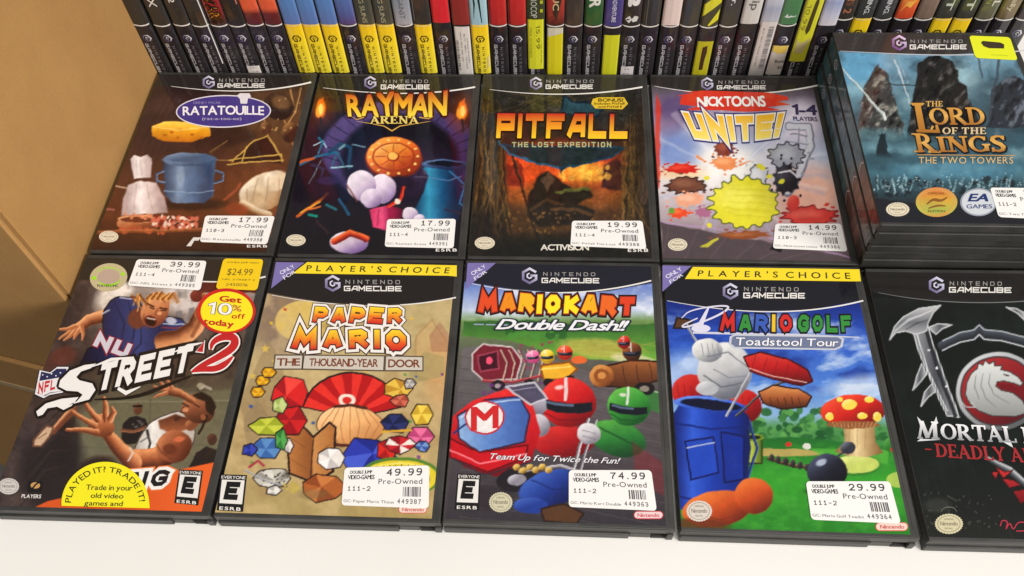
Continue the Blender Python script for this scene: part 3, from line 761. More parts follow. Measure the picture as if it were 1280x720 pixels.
    for a, w, cc in (([(392, 182), (404, 176), (408, 184)], 1.4, (190, 224, 236)), ([(376, 206), (396, 196), (420, 190)], 3, (30, 116, 150)), ([(398, 172), (404, 178), (398, 192)], 2.4, (40, 120, 150)),
                     ([(412, 190), (424, 180), (438, 184), (436, 210)], 4, (40, 78, 106)), ([(414, 210), (440, 208)], 2, (160, 200, 210)), ([(416, 206), (422, 190), (430, 208)], 2, (60, 110, 130)), ([(424, 186), (430, 182)], 3, (130, 170, 180)),
                     ([(372, 204), (392, 198)], 3.4, (206, 104, 54)), ([(386, 230), (402, 200)], 1.2, (120, 140, 150)), ([(390, 206), (404, 212), (400, 226)], 3, (50, 60, 90)), ([(440, 180), (456, 184)], 1.2, (150, 190, 210)),
                     ([(372, 270), (398, 252), (410, 242)], 3.4, (206, 108, 46)), ([(376, 266), (400, 252)], 1.4, (240, 190, 70)), ([(384, 262), (400, 258)], 2, (232, 130, 60)), ([(434, 232), (446, 252)], 2, (120, 70, 50)),
                     ([(386, 268), (396, 270)], 3, (30, 150, 130)), ([(408, 256), (420, 262)], 3, (40, 120, 130)), ([(424, 250), (436, 268)], 3.4, (44, 100, 134)), ([(562, 214), (582, 232), (574, 254), (590, 262)], 2, (60, 120, 164)), ([(584, 236), (588, 252)], 3, (40, 120, 150)),
                     ([(396, 276), (410, 292)], 3, (60, 40, 44)), ([(556, 262), (580, 268)], 2, (60, 40, 60))):
        P.line(a, w, cc, .9, .95)
    P.ell(408, 234, 20, 16, (30, 28, 48), 0, .5, .7); P.ell(410, 226, 14, 5, (54, 50, 90), 0, .4, .8)
    P.ell(437, 303, 24, 14, (206, 190, 206), 0, .06, 1, hi=(246, 240, 246), lo=(120, 90, 150)); P.line([(418, 302), (438, 291), (458, 299)], 8, (196, 70, 40), 1.1, 1, hi=(240, 130, 70), lo=(120, 30, 24))
    P.tex(.10, 8, 14)
    P.band([(395, 108), (420, 111), (500, 117), (560, 114), (602, 108)], (48, 46, 45))
def art_jungle(P):
    P.grad([(95, (50, 48, 44)), (150, (48, 46, 38)), (200, (90, 52, 34)), (260, (96, 64, 38)), (326, (30, 28, 24))])
    P.warp(2.5, 9, 9)
    P.ell(700, 215, 78, 36, (206, 74, 40), 0, .5, .95); P.ell(664, 222, 44, 26, (220, 96, 44), 0, .7, .8); P.ell(735, 216, 32, 14, (232, 170, 70), 0, .8, .9)
    P.ell(700, 246, 80, 18, (150, 92, 46), 0, .6, .9); P.ell(690, 276, 66, 22, (86, 62, 38), 0, .7, .9)
    P.poly([(626, 232), (632, 204), (640, 208), (646, 200), (654, 210), (656, 234)], (120, 46, 34), 2, a=.8)
    P.poly([(752, 236), (756, 206), (772, 198), (786, 212), (788, 240)], (66, 40, 34), 3, a=.9)
    P.speck(20, (700, 205, 770, 226), (236, 186, 84), 3.5, 21, .7)
    # tree trunks and roots either side
    P.poly([(604, 112), (626, 150), (632, 210), (640, 300), (585, 326), (592, 200)], (50, 40, 30), 5)
    P.poly([(806, 112), (790, 160), (780, 220), (776, 300), (822, 326), (815, 200)], (52, 42, 32), 5)
    for k in range(26):
        rr = np.random.RandomState(k); xx = 596+rr.rand()*34
        P.line([(xx, 120+rr.rand()*60), (xx+rr.randn()*5, 200+rr.rand()*40), (xx+rr.randn()*10, 270+rr.rand()*40)], [.8, 2.2], [(128, 94, 46), (92, 74, 40), (154, 116, 60)][k % 3], 1.2, .55)
        xx = 780+rr.rand()*26
        P.line([(xx, 130+rr.rand()*70), (xx+rr.randn()*6, 210+rr.rand()*40), (xx+rr.randn()*9, 270+rr.rand()*40)], [.8, 2.0], [(112, 84, 44), (80, 64, 36), (140, 106, 60)][k % 3], 1.2, .55)
    for k in range(18):
        rr = np.random.RandomState(k+50); P.line([(620+rr.rand()*170, 104+rr.rand()*20), (600+rr.rand()*200, 132+rr.rand()*20)], 1, (108, 96, 62), 1, .5)
    P.line([(640, 196), (652, 232), (662, 270), (676, 300)], 3.2, (44, 36, 28), 1.2, 1, hi=(90, 74, 50))
    # rocky outcrop where the photograph has its runner
    P.poly([(660, 246), (672, 222), (684, 214), (697, 222), (716, 238), (738, 236), (742, 246), (722, 256), (744, 262), (738, 276), (700, 282), (676, 284), (658, 270)], (46, 38, 30), 2.4)
    P.poly([(676, 224), (686, 214), (694, 226), (684, 240)], (96, 76, 58), 2, a=.9); P.line([(696, 240), (718, 238), (738, 236)], 4, (112, 118, 62), 1.5, .8); P.line([(690, 262), (716, 262), (738, 268)], 4, (106, 78, 50), 1.6, .8)
    P.line([(664, 262), (684, 250), (704, 256)], 4, (90, 68, 46), 1.5, .8)
    P.ell(600, 290, 26, 30, (34, 30, 26), 0, .8, .8); P.ell(700, 318, 100, 24, (30, 30, 26), 0, .7, .95)
    P.speck(46, (630, 262, 790, 292), (150, 112, 60), 1.6, 31, .6)
    # blue banner behind the title
    P.poly([(700, 142), (706, 120), (716, 128), (764, 130), (744, 146)], (48, 78, 88), 1.5, line=(24, 40, 52)); P.poly([(626, 182), (780, 184), (766, 196), (730, 206), (702, 210), (668, 204), (640, 194)], (40, 52, 54), 1.4, line=(32, 70, 88), lw=1.2)
    P.line([(622, 176), (636, 192), (668, 204), (702, 210)], 2.4, (52, 104, 130), 1, .9)
    P.poly([(698, 208), (706, 208), (702, 216)], (30, 60, 80), 1)
    P.tex(.26, 6, 24); P.tex(.12, 2, 25)
    P.band([(600, 108), (640, 114), (690, 118), (760, 116), (808, 108)], (58, 56, 52))
def art_splash(P):
    P.grad([(95, (60, 54, 54)), (140, (170, 156, 178)), (190, (190, 200, 222)), (230, (226, 220, 222)), (300, (150, 130, 138)), (330, (92, 80, 84))])
    P.warp(2, 14, 13)
    P.ell(842, 140, 26, 22, (104, 86, 126), -30, .6, .9); P.ell(834, 160, 16, 12, (150, 132, 160), 0, .8, .8); P.ell(900, 205, 62, 24, (248, 244, 238), 0, .8, .9); P.ell(846, 190, 26, 26, (124, 146, 200), 0, .8, .8)
    P.ell(850, 216, 30, 10, (248, 216, 170), 0, .8, .8); P.ell(985, 190, 36, 50, (214, 212, 226), 0, .6, .8); P.ell(1000, 150, 30, 24, (226, 218, 230), 0, .6, .8)
    P.ell(1010, 245, 46, 34, (244, 188, 164), 0, .8, .8)
    for k in range(26):
        rr = np.random.RandomState(k+9); a = rr.uniform(0, 6.28); P.line([(915+30*math.cos(a), 215+18*math.sin(a)), (915+120*math.cos(a), 215+90*math.sin(a))], [.6, 5], (246, 244, 248) if k % 2 else (170, 184, 220), 3, .28)
    P.poly([(826, 278), (1060, 322), (1070, 330), (828, 328)], (92, 80, 84), 2); P.line([(826, 278), (930, 290), (1066, 322)], 1.4, (190, 160, 196), 1, .9)
    for k in range(6): P.line([(836+k*36, 284+k*6), (826+k*30, 326)], 1, (120, 106, 112), 1.4, .6)
    P.poly([(820, 118), (816, 230), (824, 236), (826, 130)], (206, 66, 50), 2, a=.9)
    P.line([(986, 158), (1011, 158), (1013, 184), (1001, 214), (985, 242)], 10, (128, 128, 142), 1.2, .9); P.line([(986, 158), (1010, 158), (1012, 184), (1000, 214), (985, 240)], 7, (216, 216, 224), 1.2, .95); P.line([(988, 168), (1008, 170)], 2, (150, 150, 162), 1)
    P.line([(998, 160), (998, 182)], 1.4, (150, 150, 162), .9); P.line([(984, 178), (1010, 180)], 1.4, (150, 150, 162), .9)
    splat(P, 984, 196, 22, 15, (166, 168, 178), 5, 12, hi=(206, 208, 214), line=(60, 58, 66)); splat(P, 982, 224, 15, 18, (48, 44, 50), 6, 11, hi=(84, 80, 92)); P.line([(974, 216), (988, 214), (996, 222)], 2, (226, 224, 230), .9)
    splat(P, 948, 222, 11, 15, (206, 208, 216), 7, 10, hi=(238, 238, 242), line=(90, 88, 96))
    splat(P, 906, 186, 12, 9, (132, 62, 44), 8, 11, hi=(176, 96, 66)); splat(P, 906, 204, 15, 9, (230, 150, 96), 9, 12, hi=(250, 190, 140)); P.line([(884, 202), (872, 196)], [1, 4], (232, 156, 106), 1); P.line([(924, 207), (938, 202)], [3, 1], (232, 156, 106), 1)
    splat(P, 852, 211, 19, 6, (206, 52, 42), 10, 10, hi=(236, 96, 76)); splat(P, 858, 232, 22, 10, (120, 78, 62), 11, 12, hi=(160, 112, 90), line=(60, 40, 40)); splat(P, 862, 250, 17, 8, (236, 176, 146), 12, 11, hi=(250, 210, 184)); splat(P, 848, 266, 12, 6, (228, 88, 48), 13, 9, hi=(250, 140, 90)); splat(P, 880, 266, 9, 6, (176, 116, 146), 14, 9); P.ell(840, 264, 4, 4, (110, 160, 70), 0, .3)
    # big yellow splash with dotted brushwork
    splat(P, 930, 254, 41, 31, (226, 218, 66), 21, 17, hi=(246, 240, 120), line=(96, 104, 40), rough=.30); 
    for k in range(9):
        rr = np.random.RandomState(k+300); P.line([(898+rr.rand()*30, 236+k*4), (950+rr.rand()*18, 238+k*4.4)], [1, 2.2, .8], (244, 238, 120) if k % 2 else (204, 196, 50), 1.4, .6)
    splat(P, 930, 294, 32, 5, (146, 86, 50), 22, 12, hi=(184, 120, 78)); P.line([(896, 298), (884, 306), (876, 308)], [3, 5, 1], (196, 190, 70), 1)
    splat(P, 1012, 270, 30, 11, (210, 74, 66), 23, 13, hi=(236, 122, 106), line=(140, 34, 36)); P.ell(992, 254, 7, 10, (206, 70, 62), 8, .2, 1, hi=(236, 120, 100))
    P.tex(.05, 8, 34)
    P.band([(812, 106), (860, 114), (910, 118), (970, 116), (1024, 106)], (56, 52, 50))
def art_mist(P):
    P.grad([(40, (62, 58, 58)), (70, (104, 158, 190)), (120, (96, 136, 154)), (170, (50, 90, 106)), (215, (60, 110, 128)), (245, (38, 64, 74)), (262, (34, 34, 40)), (310, (30, 30, 36))])
    P.warp(3, 14, 17)
    P.ell(1075, 86, 28, 28, (92, 164, 204), 0, .8, .95); P.ell(1200, 96, 34, 22, (150, 186, 196), 0, .9, .8); P.ell(1108, 176, 46, 20, (116, 168, 180), 10, .9, .7); P.ell(1240, 84, 30, 14, (110, 160, 186), 0, .8, .8)
    P.ell(1200, 212, 80, 12, (74, 140, 168), 0, .9, .8); P.ell(1250, 130, 36, 40, (56, 84, 98), 0, .9, .8); c = fbm(P.x, P.y*1.6, 26, 50); P.mix(np.clip((c-.55)*4, 0, 1)*np.clip((230-P.y)/30, 0, 1), (150, 190, 200), .5); P.mix(np.clip((.44-c)*4, 0, 1)*np.clip((230-P.y)/30, 0, 1), (30, 54, 66), .6)
    # crags rising out of the mist (plain landscape stand-in)
    def crag(base, tops, col, seed, lit=(150, 156, 152)):
        pts = [base[0]]+tops+[base[1]]; rr = np.random.RandomState(seed)
        Q = []
        for a, b in zip(pts[:-1], pts[1:]):
            for t in (0, .33, .66): Q.append((a[0]+(b[0]-a[0])*t+rr.randn()*1.8, a[1]+(b[1]-a[1])*t+rr.randn()*1.8))
        Q.append(pts[-1]); m = P.poly(Q, col, 1.6); f = fbm(P.x*1.6+P.y*.7, P.y, 9, seed); P.mix(m*np.clip((f-.56)*6, 0, 1), lit, .75); P.mix(m*np.clip((.42-f)*6, 0, 1), (16, 16, 20), .8)
    crag([(1070, 176), (1136, 178)], [(1078, 130), (1086, 94), (1096, 82), (1106, 88), (1114, 108), (1124, 142)], (66, 68, 68), 3, (176, 172, 160))
    crag([(1134, 178), (1236, 178)], [(1142, 120), (1146, 84), (1160, 70), (1176, 72), (1194, 84), (1204, 108), (1222, 142)], (36, 34, 36), 4, (112, 108, 104))
    crag([(1230, 160), (1296, 160)], [(1242, 112), (1262, 94), (1290, 100)], (44, 50, 60), 5, (120, 130, 146))
    P.line([(1050, 84), (1078, 112), (1106, 148)], [1, 3.4], (214, 222, 218), .9, .95); P.line([(1052, 88), (1080, 116), (1104, 148)], 1, (110, 130, 134), .9, .8); P.line([(1118, 76), (1130, 104), (1136, 130)], [2.5, 1.5], (196, 208, 216), .9, .9); P.line([(1124, 76), (1136, 104)], 1.2, (160, 176, 190), .9, .8); P.line([(1104, 106), (1146, 106)], 1.2, (40, 40, 40), .9)
    P.line([(1084, 148), (1110, 152)], 3, (60, 66, 66), 1.4, .8)
    P.line([(1222, 70), (1228, 96)], 2, (50, 70, 84), 1.5, .8); P.line([(1250, 74), (1236, 150)], 3, (60, 70, 80), 1.5, .8)
    P.ell(1150, 176, 80, 8, (60, 104, 120), 0, .9, .8); P.ell(1095, 168, 36, 8, (90, 140, 152), 0, .9, .7)
    P.poly([(1096, 196), (1098, 172), (1097, 166), (1100, 169), (1102, 165), (1104, 169), (1107, 166), (1107, 176), (1110, 190), (1116, 197), (1094, 197)], (26, 44, 54), 1)
    P.ell(1120, 199, 60, 6, (48, 88, 104), 0, .8, .7)
    P.speck(60, (1082, 222, 1290, 248), (24, 38, 46), 3, 61, .8)
    for k in range(70):
        rr = np.random.RandomState(k+70); x = 1086+rr.rand()*204; y = 232+rr.rand()*12; P.line([(x, y), (x+rr.randn()*3, y-8-rr.rand()*10)], .8, (170, 208, 214) if k % 3 else (60, 90, 100), .8, .75)
    P.speck(90, (1082, 218, 1290, 244), (176, 212, 220), .8, 60, .8)
    P.tex(.10, 7, 54)
    g_ = P.c.mean(1, keepdims=True); P.c = P.c*.76+g_*.24+6
    cy = np.interp(P.x0, [1088, 1130, 1190, 1290], [246, 252, 260, 264]); m = np.clip((P.y0-cy)/1.5, 0, 1); P.mix(m, (38, 38, 46))
    P.band([(1040, 64), (1110, 67), (1180, 69), (1290, 62)], (68, 63, 62))
def art_street(P):
    P.grad([(317, (52, 46, 42)), (352, (60, 48, 44)), (356, (168, 156, 148)), (410, (120, 104, 96)), (450, (78, 62, 54)), (490, (96, 88, 72)), (540, (118, 112, 92)), (600, (104, 98, 80)), (650, (60, 52, 48))])
    P.warp(1.3, 12, 21)
    P.grad([(60, (80, 66, 64)), (130, (66, 54, 52))], 'x', np.clip((146-P.x-(P.y-345)*.20)/34, 0, 1)*np.clip((P.y-345)/10, 0, 1))
    P.ell(140, 372, 22, 16, (236, 226, 214), -40, .7, .9); P.ell(150, 362, 16, 10, (240, 232, 222), 0, .6, .9); P.ell(236, 372, 40, 20, (228, 218, 214), 0, .6, .8)
    for k, (x, w, h) in enumerate(((216, 7, 14), (224, 8, 22), (233, 6, 16), (240, 7, 26), (248, 8, 18), (258, 7, 30), (316, 6, 30))):
        P.poly([(x-w/2, 412), (x-w/2, 412-h), (x+w/2, 410-h), (x+w/2, 412)], (126, 120, 122) if k % 2 else (150, 142, 142), 1.2, a=.8)
    P.poly([(246, 352), (330, 352), (326, 366), (256, 366), (250, 376), (240, 372)], (96, 40, 36), 1.8); P.ell(246, 370, 8, 8, (110, 46, 38), 0, .12, 1, hi=(150, 76, 60))
    f = fbm(P.x, P.y, 16, 70); P.mix(np.clip((f-.56)*5, 0, 1), (150, 128, 110), .25); P.mix(np.clip((.44-f)*5, 0, 1), (36, 28, 28), .35)
    # court wall and floor behind the lower player
    P.poly([(96, 520), (130, 500), (300, 486), (296, 600), (250, 610), (80, 620), (84, 560)], (116, 112, 90), 4, a=.85); P.line([(130, 503), (296, 500)], 1.2, (150, 144, 118), 1.2, .8); P.line([(188, 500), (186, 570)], 1, (84, 80, 66), 1.2, .7); P.line([(100, 560), (290, 556)], 1, (92, 88, 72), 1.2, .5)
    P.ell(64, 590, 40, 50, (48, 38, 38), 10, .5, .95); P.ell(84, 556, 16, 34, (44, 34, 34), 6, .5, .8)
    for k in range(9): P.line([(20+k*5, 640-k*14), (52+k*4, 600-k*12), (86, 590-k*9)], [1, 2, .8], (74, 60, 58) if k % 2 else (34, 28, 30), 1.8, .5)
    P.ell(78, 446, 18, 12, (112, 60, 50), -20, .5, .7); P.ell(60, 460, 14, 10, (90, 56, 50), 0, .6, .7)
    SK, SH, SD = (182, 116, 78), (236, 178, 132), (96, 50, 34)
    # ---- upper player
    P.line([(134, 394), (112, 400), (96, 410)], [17, 10], SK, 1.3, 1, hi=SD, lo=SH)
    for fg in ([(98, 408), (86, 416), (74, 424)], [(96, 412), (88, 420), (80, 426)], [(100, 412), (94, 420), (92, 424)], [(102, 408), (104, 418), (103, 425)], [(94, 408), (84, 412), (74, 412)]): P.line(fg, [6, 2.4], SK, .9, 1, lo=SH)
    P.poly([(130, 388), (138, 376), (148, 371), (172, 372), (182, 396), (204, 395), (226, 399), (238, 411), (206, 422), (202, 434), (180, 446), (142, 458), (100, 456), (110, 436), (130, 426), (128, 402)], (40, 48, 90), 1.6, g=[(105, (24, 26, 50)), (140, (40, 48, 92)), (175, (60, 74, 128)), (200, (36, 42, 84)), (236, (62, 78, 134))], gx='x', line=(20, 20, 34), lw=.8)
    for a in ([(142, 376), (156, 404), (150, 440)], [(160, 376), (168, 410), (164, 440)], [(176, 400), (176, 430), (160, 450)], [(126, 436), (120, 452)], [(206, 398), (204, 416)]): P.line(a, [1, 2.4, 1], (22, 26, 56), 1.8, .7)
    P.line([(150, 372), (168, 374)], 2, (206, 204, 216), 1, .8); P.line([(204, 405), (232, 406)], 1.6, (196, 200, 214), 1, .9); P.line([(202, 410), (236, 410)], 1.4, (170, 60, 62), 1, .8); P.ell(214, 401, 7, 4, (206, 206, 216), 10, .3, .9); P.line([(128, 392), (136, 388)], 2, (206, 206, 216), 1, .8)
    P.line([(206, 428), (226, 424), (244, 410), (252, 392)], [27, 17], (200, 138, 96), 1.4, 1, hi=SD, lo=SH); P.line([(240, 420), (250, 402)], 5, (120, 66, 44), 2, .6)
    P.line([(253, 392), (255, 376), (255, 368)], [8, 4.5], SK, 1, 1, lo=SH); P.ell(252, 392, 9, 10, (170, 104, 70), 0, .2)
    P.ell(172, 398, 12, 13, (120, 66, 46), 20, .3, .95)
    P.ell(194, 387, 17, 23, (200, 134, 94), 26, .06, 1, hi=(240, 186, 142), lo=(120, 62, 42))
    for k in range(22):
        rr = np.random.RandomState(k+20); x = 172+k*2.2; P.line([(x, 374+rr.rand()*6), (x-4+rr.randn()*3, 367+rr.rand()*4), (x+rr.randn()*5-3, 380+rr.rand()*9)] if k < 8 else [(x-6, 374), (x, 365+rr.rand()*4), (x+6+rr.rand()*4, 372+rr.rand()*8)], [2.6, 1.2], [(190, 126, 66), (232, 178, 110), (124, 74, 42)][k % 3], 1, .95)
    P.line([(184, 380), (192, 383)], 2.2, (84, 42, 28), 1, 1); P.line([(200, 385), (209, 387)], 2.2, (84, 42, 28), 1, 1); P.line([(187, 384), (193, 386)], 1.4, (50, 26, 22), .8); P.line([(201, 388), (207, 389)], 1.4, (50, 26, 22), .8)
    P.line([(197, 386), (194, 392), (198, 394)], 1.8, (150, 86, 58), 1, .9); P.ell(199, 392, 3, 2, (238, 180, 136), 0, .4, .8)
    P.ell(188, 401, 8.5, 7, (110, 42, 34), 20, .15); P.ell(188, 402, 6.5, 5, (44, 14, 16), 20, .2); P.line([(184, 397), (194, 399)], 1.4, (232, 216, 200), .9); P.line([(180, 392), (178, 404), (184, 411)], 1.4, (130, 70, 48), 1.2, .8); P.line([(202, 396), (201, 406)], 1.2, (140, 78, 54), 1.2, .7)
    # trailing leg and shoe
    P.line([(92, 512), (76, 528), (66, 540)], [10, 7], (122, 72, 52), 1.4, .95, lo=SH); P.poly([(58, 533), (66, 535), (62, 546), (52, 557), (42, 557), (42, 550)], (208, 178, 150), 1.3, line=(120, 84, 66)); P.line([(48, 548), (58, 542)], 1, (140, 100, 80), .9)
    # ---- bystanders
    P.ell(172, 512, 5.6, 7, (100, 64, 48), 0, .12, 1, hi=(150, 104, 78)); P.line([(167, 508), (177, 508)], 3, (30, 24, 24), 1); P.poly([(152, 548), (154, 530), (162, 522), (170, 520), (182, 524), (187, 534), (184, 552), (158, 556)], (36, 34, 38), 1.4); P.line([(153, 538), (168, 540), (182, 534)], 4, (120, 80, 60), 1, 1, lo=(170, 120, 90)); P.speck(6, (166, 526, 178, 534), (110, 100, 100), 1.6, 4, .8)
    P.ell(265, 549, 6, 7.5, (74, 48, 40), 0, .12, 1, hi=(120, 84, 66)); P.poly([(236, 584), (246, 566), (258, 558), (272, 562), (268, 582)], (40, 34, 36), 1.6)
    P.ell(251, 482, 5, 4, (170, 160, 140), 0, .3, .9); P.line([(250, 486), (256, 482), (264, 487)], 3, (176, 168, 150), 1, .9)
    # ---- lower player: vest, arms, head
    P.ell(120, 588, 26, 16, (56, 38, 34), -20, .4, .95)
    P.poly([(166, 566), (174, 548), (186, 530), (204, 520), (224, 514), (238, 520), (244, 540), (240, 560), (222, 578), (190, 582)], (222, 216, 208), 1.4, g=[(166, (176, 168, 160)), (190, (238, 234, 228)), (240, (196, 186, 176))], gx='x', line=(90, 80, 74), lw=.8)
    P.poly([(198, 526), (220, 518), (238, 524), (236, 536), (214, 542), (200, 536)], (150, 92, 62), 2.2, g=[(518, (92, 50, 36)), (542, (170, 106, 72))]); P.line([(184, 538), (188, 554), (186, 560)], 3, (40, 36, 36), 1.2, .9); P.line([(176, 552), (186, 546)], 2, (90, 84, 82), 1.2, .6)
    P.line([(218, 562), (196, 574), (168, 574)], [30, 24], (168, 98, 62), 1.6, 1, hi=(84, 42, 28), lo=(226, 156, 108))
    P.line([(166, 578), (150, 562), (136, 544)], [24, 15], (172, 104, 68), 1.4, 1, hi=(92, 48, 32), lo=(232, 168, 120)); P.line([(162, 560), (166, 566), (160, 576)], 2, (226, 216, 206), 1, .9)
    P.ell(218, 558, 22, 20, (150, 86, 58), -20, .07, 1, hi=(214, 146, 104), lo=(84, 42, 28)); P.ell(212, 562, 8, 7, (104, 54, 38), 0, .5, .8); P.ell(224, 549, 7, 3.4, (226, 128, 90), -10, .5, .7); P.line([(196, 556), (202, 566), (214, 574)], 1.6, (100, 54, 38), 1.4, .7)
    P.ell(128, 532, 16, 14, (176, 108, 72), 30, .1, 1, hi=(226, 162, 116), lo=(104, 56, 38))
    for fg in ([(120, 540), (102, 538), (84, 537)], [(118, 532), (104, 524), (92, 514)], [(122, 524), (112, 512), (105, 501)], [(132, 522), (132, 508), (130, 497)], [(138, 524), (143, 516), (140, 510)]): P.line(fg, [9, 4], (176, 110, 74), .9, 1, hi=(110, 60, 42), lo=(236, 176, 130))
    for a in ([(122, 528), (116, 520)], [(130, 528), (131, 518)], [(120, 536), (110, 534)]): P.line(a, 1.2, (90, 48, 34), 1, .8)
    P.line([(238, 532), (246, 524)], 13, (130, 78, 54), 1.6, 1, hi=(180, 120, 86))
    P.ell(248, 511, 21, 18, (140, 84, 58), 24, .06, 1, hi=(206, 146, 106), lo=(66, 36, 28)); P.poly([(240, 494), (252, 490), (264, 496), (270, 508), (266, 520), (258, 514), (256, 502), (246, 498)], (34, 24, 22), 1.8); P.line([(258, 520), (252, 536), (248, 542)], 3, (34, 24, 22), 1.1); P.ell(254, 522, 3, 3.6, (150, 92, 64), 0, .2)
    P.line([(228, 504), (236, 508)], 1.8, (50, 26, 20), .9); P.line([(244, 506), (249, 509)], 1.8, (50, 26, 20), .9); P.line([(230, 508), (226, 515), (232, 516)], 1.6, (84, 46, 34), .9); P.line([(224, 522), (232, 524)], 1.8, (96, 36, 32), .9); P.ell(232, 512, 4, 3, (216, 152, 112), 0, .5, .8); P.ell(221, 524, 4, 3, (70, 42, 34), 0, .4, .8)
    P.line([(242, 502), (226, 492), (212, 488)], [7, 11], (150, 90, 60), 1.2, 1, hi=(90, 50, 36), lo=(214, 152, 110))
    for fg in ([(210, 486), (202, 480), (200, 476)], [(208, 488), (200, 486), (192, 482)], [(208, 491), (200, 494), (193, 497)], [(214, 484), (210, 477), (208, 474)]): P.line(fg, [5, 2.4], (166, 102, 70), .9, 1, lo=(220, 160, 120))
    P.tex(.07, 4, 74)
    m = np.clip((P.y0-np.interp(P.x0, [30, 60, 150, 200, 266], [640, 626, 606, 592, 578]))/1.0, 0, 1); P.mix(m, (214, 98, 44)); P.mix(m*np.clip((P.x0-170)/60, 0, 1), (232, 116, 54), .7)
    P.band([(100, 350), (200, 350), (290, 352), (340, 346)], (50, 46, 43))
def splat(P, cx, cy, rx, ry, col, seed, n=15, hi=None, line=None, ang=0, rough=.45):
    """paint splash with fingers and a few loose drops"""
    rr = np.random.RandomState(seed); pts = []; a0 = math.radians(ang)
    for k in range(n*2):
        a = math.pi*k/n; r = (1+rough*rr.uniform(.2, 1)) if k % 2 == 0 else 1-rough*rr.uniform(.1, .6)
        x, y = rx*r*math.cos(a), ry*r*math.sin(a)
        pts.append((cx+x*math.cos(a0)-y*math.sin(a0), cy+x*math.sin(a0)+y*math.cos(a0)))
    pts = smooth_px(pts); P.poly(pts, col, 1.2, line=line, lw=.8)
    if hi is not None: P.ell(cx-rx*.2, cy-ry*.25, rx*.6, ry*.45, hi, ang, .9, .7)
    for k in range(6):
        a = rr.uniform(0, 6.28); q = rr.uniform(1.2, 1.7); P.ell(cx+rx*q*math.cos(a), cy+ry*q*math.sin(a), rx*.07+.8, ry*.07+.6, col, 0, .3)
def smooth_px(pts, k=2):
    Q = np.array(pts, float)
    for _ in range(k-1):
        n = len(Q); nx = np.roll(Q, -1, 0); Q = np.stack([Q*.75+nx*.25, Q*.25+nx*.75], 1).reshape(-1, 2)
    return Q.tolist()
def facets(P, cx, cy, rx, ry, cols, n, seed, line=(40, 26, 24), ang=0):
    """folded paper seen from above: a fan of flat facets"""
    rr = np.random.RandomState(seed); ring = []
    for k in range(n):
        a = 2*math.pi*k/n+math.radians(ang); q = rr.uniform(.82, 1.12); ring.append((cx+rx*q*math.cos(a), cy+ry*q*math.sin(a)))
    c0 = (cx+rx*rr.uniform(-.2, .2), cy+ry*rr.uniform(-.2, .2))
    P.poly(ring, cols[0], 1.2, line=line, lw=1.4)
    for k in range(n): P.poly([c0, ring[k], ring[(k+1) % n]], cols[k % len(cols)], .9)
    P.poly(ring, cols[0], 1.2, a=0, line=line, lw=1.2)
def helmet(P, cx, cy, rx, ry, col, hi, lo, ang=0, visor=(26, 30, 40), stripe=(232, 230, 228)):
    P.ell(cx, cy, rx, ry, col, ang, .05, 1, hi=hi, lo=lo); a = math.radians(ang)
    def L(pts): return [(cx+rx*u*math.cos(a)-ry*v*math.sin(a), cy+rx*u*math.sin(a)+ry*v*math.cos(a)) for u, v in pts]
    P.poly(L([(-.9, -.05), (-.5, .02), (.2, .05), (.85, -.1), (.9, .25), (.4, .42), (-.4, .44), (-.88, .3)]), visor, 1.2)
    P.line(L([(-.75, .08), (-.3, .12), (.2, .12)]), max(1.2, ry*.10), (120, 140, 170), 1.2, .8)
    P.line(L([(-.15, -.95), (-.1, -.5), (-.1, -.1)]), rx*.12, stripe, 1, .9); P.ell(*L([(-.35, -.55)])[0], rx*.16, ry*.10, (250, 240, 236), ang-10, .6, .8)
    P.line(L([(-.8, .5), (-.3, .72), (.3, .72), (.8, .5)]), 1.4, lo, 1, .9)
def rr_(k): return np.random.RandomState(k+400).rand()
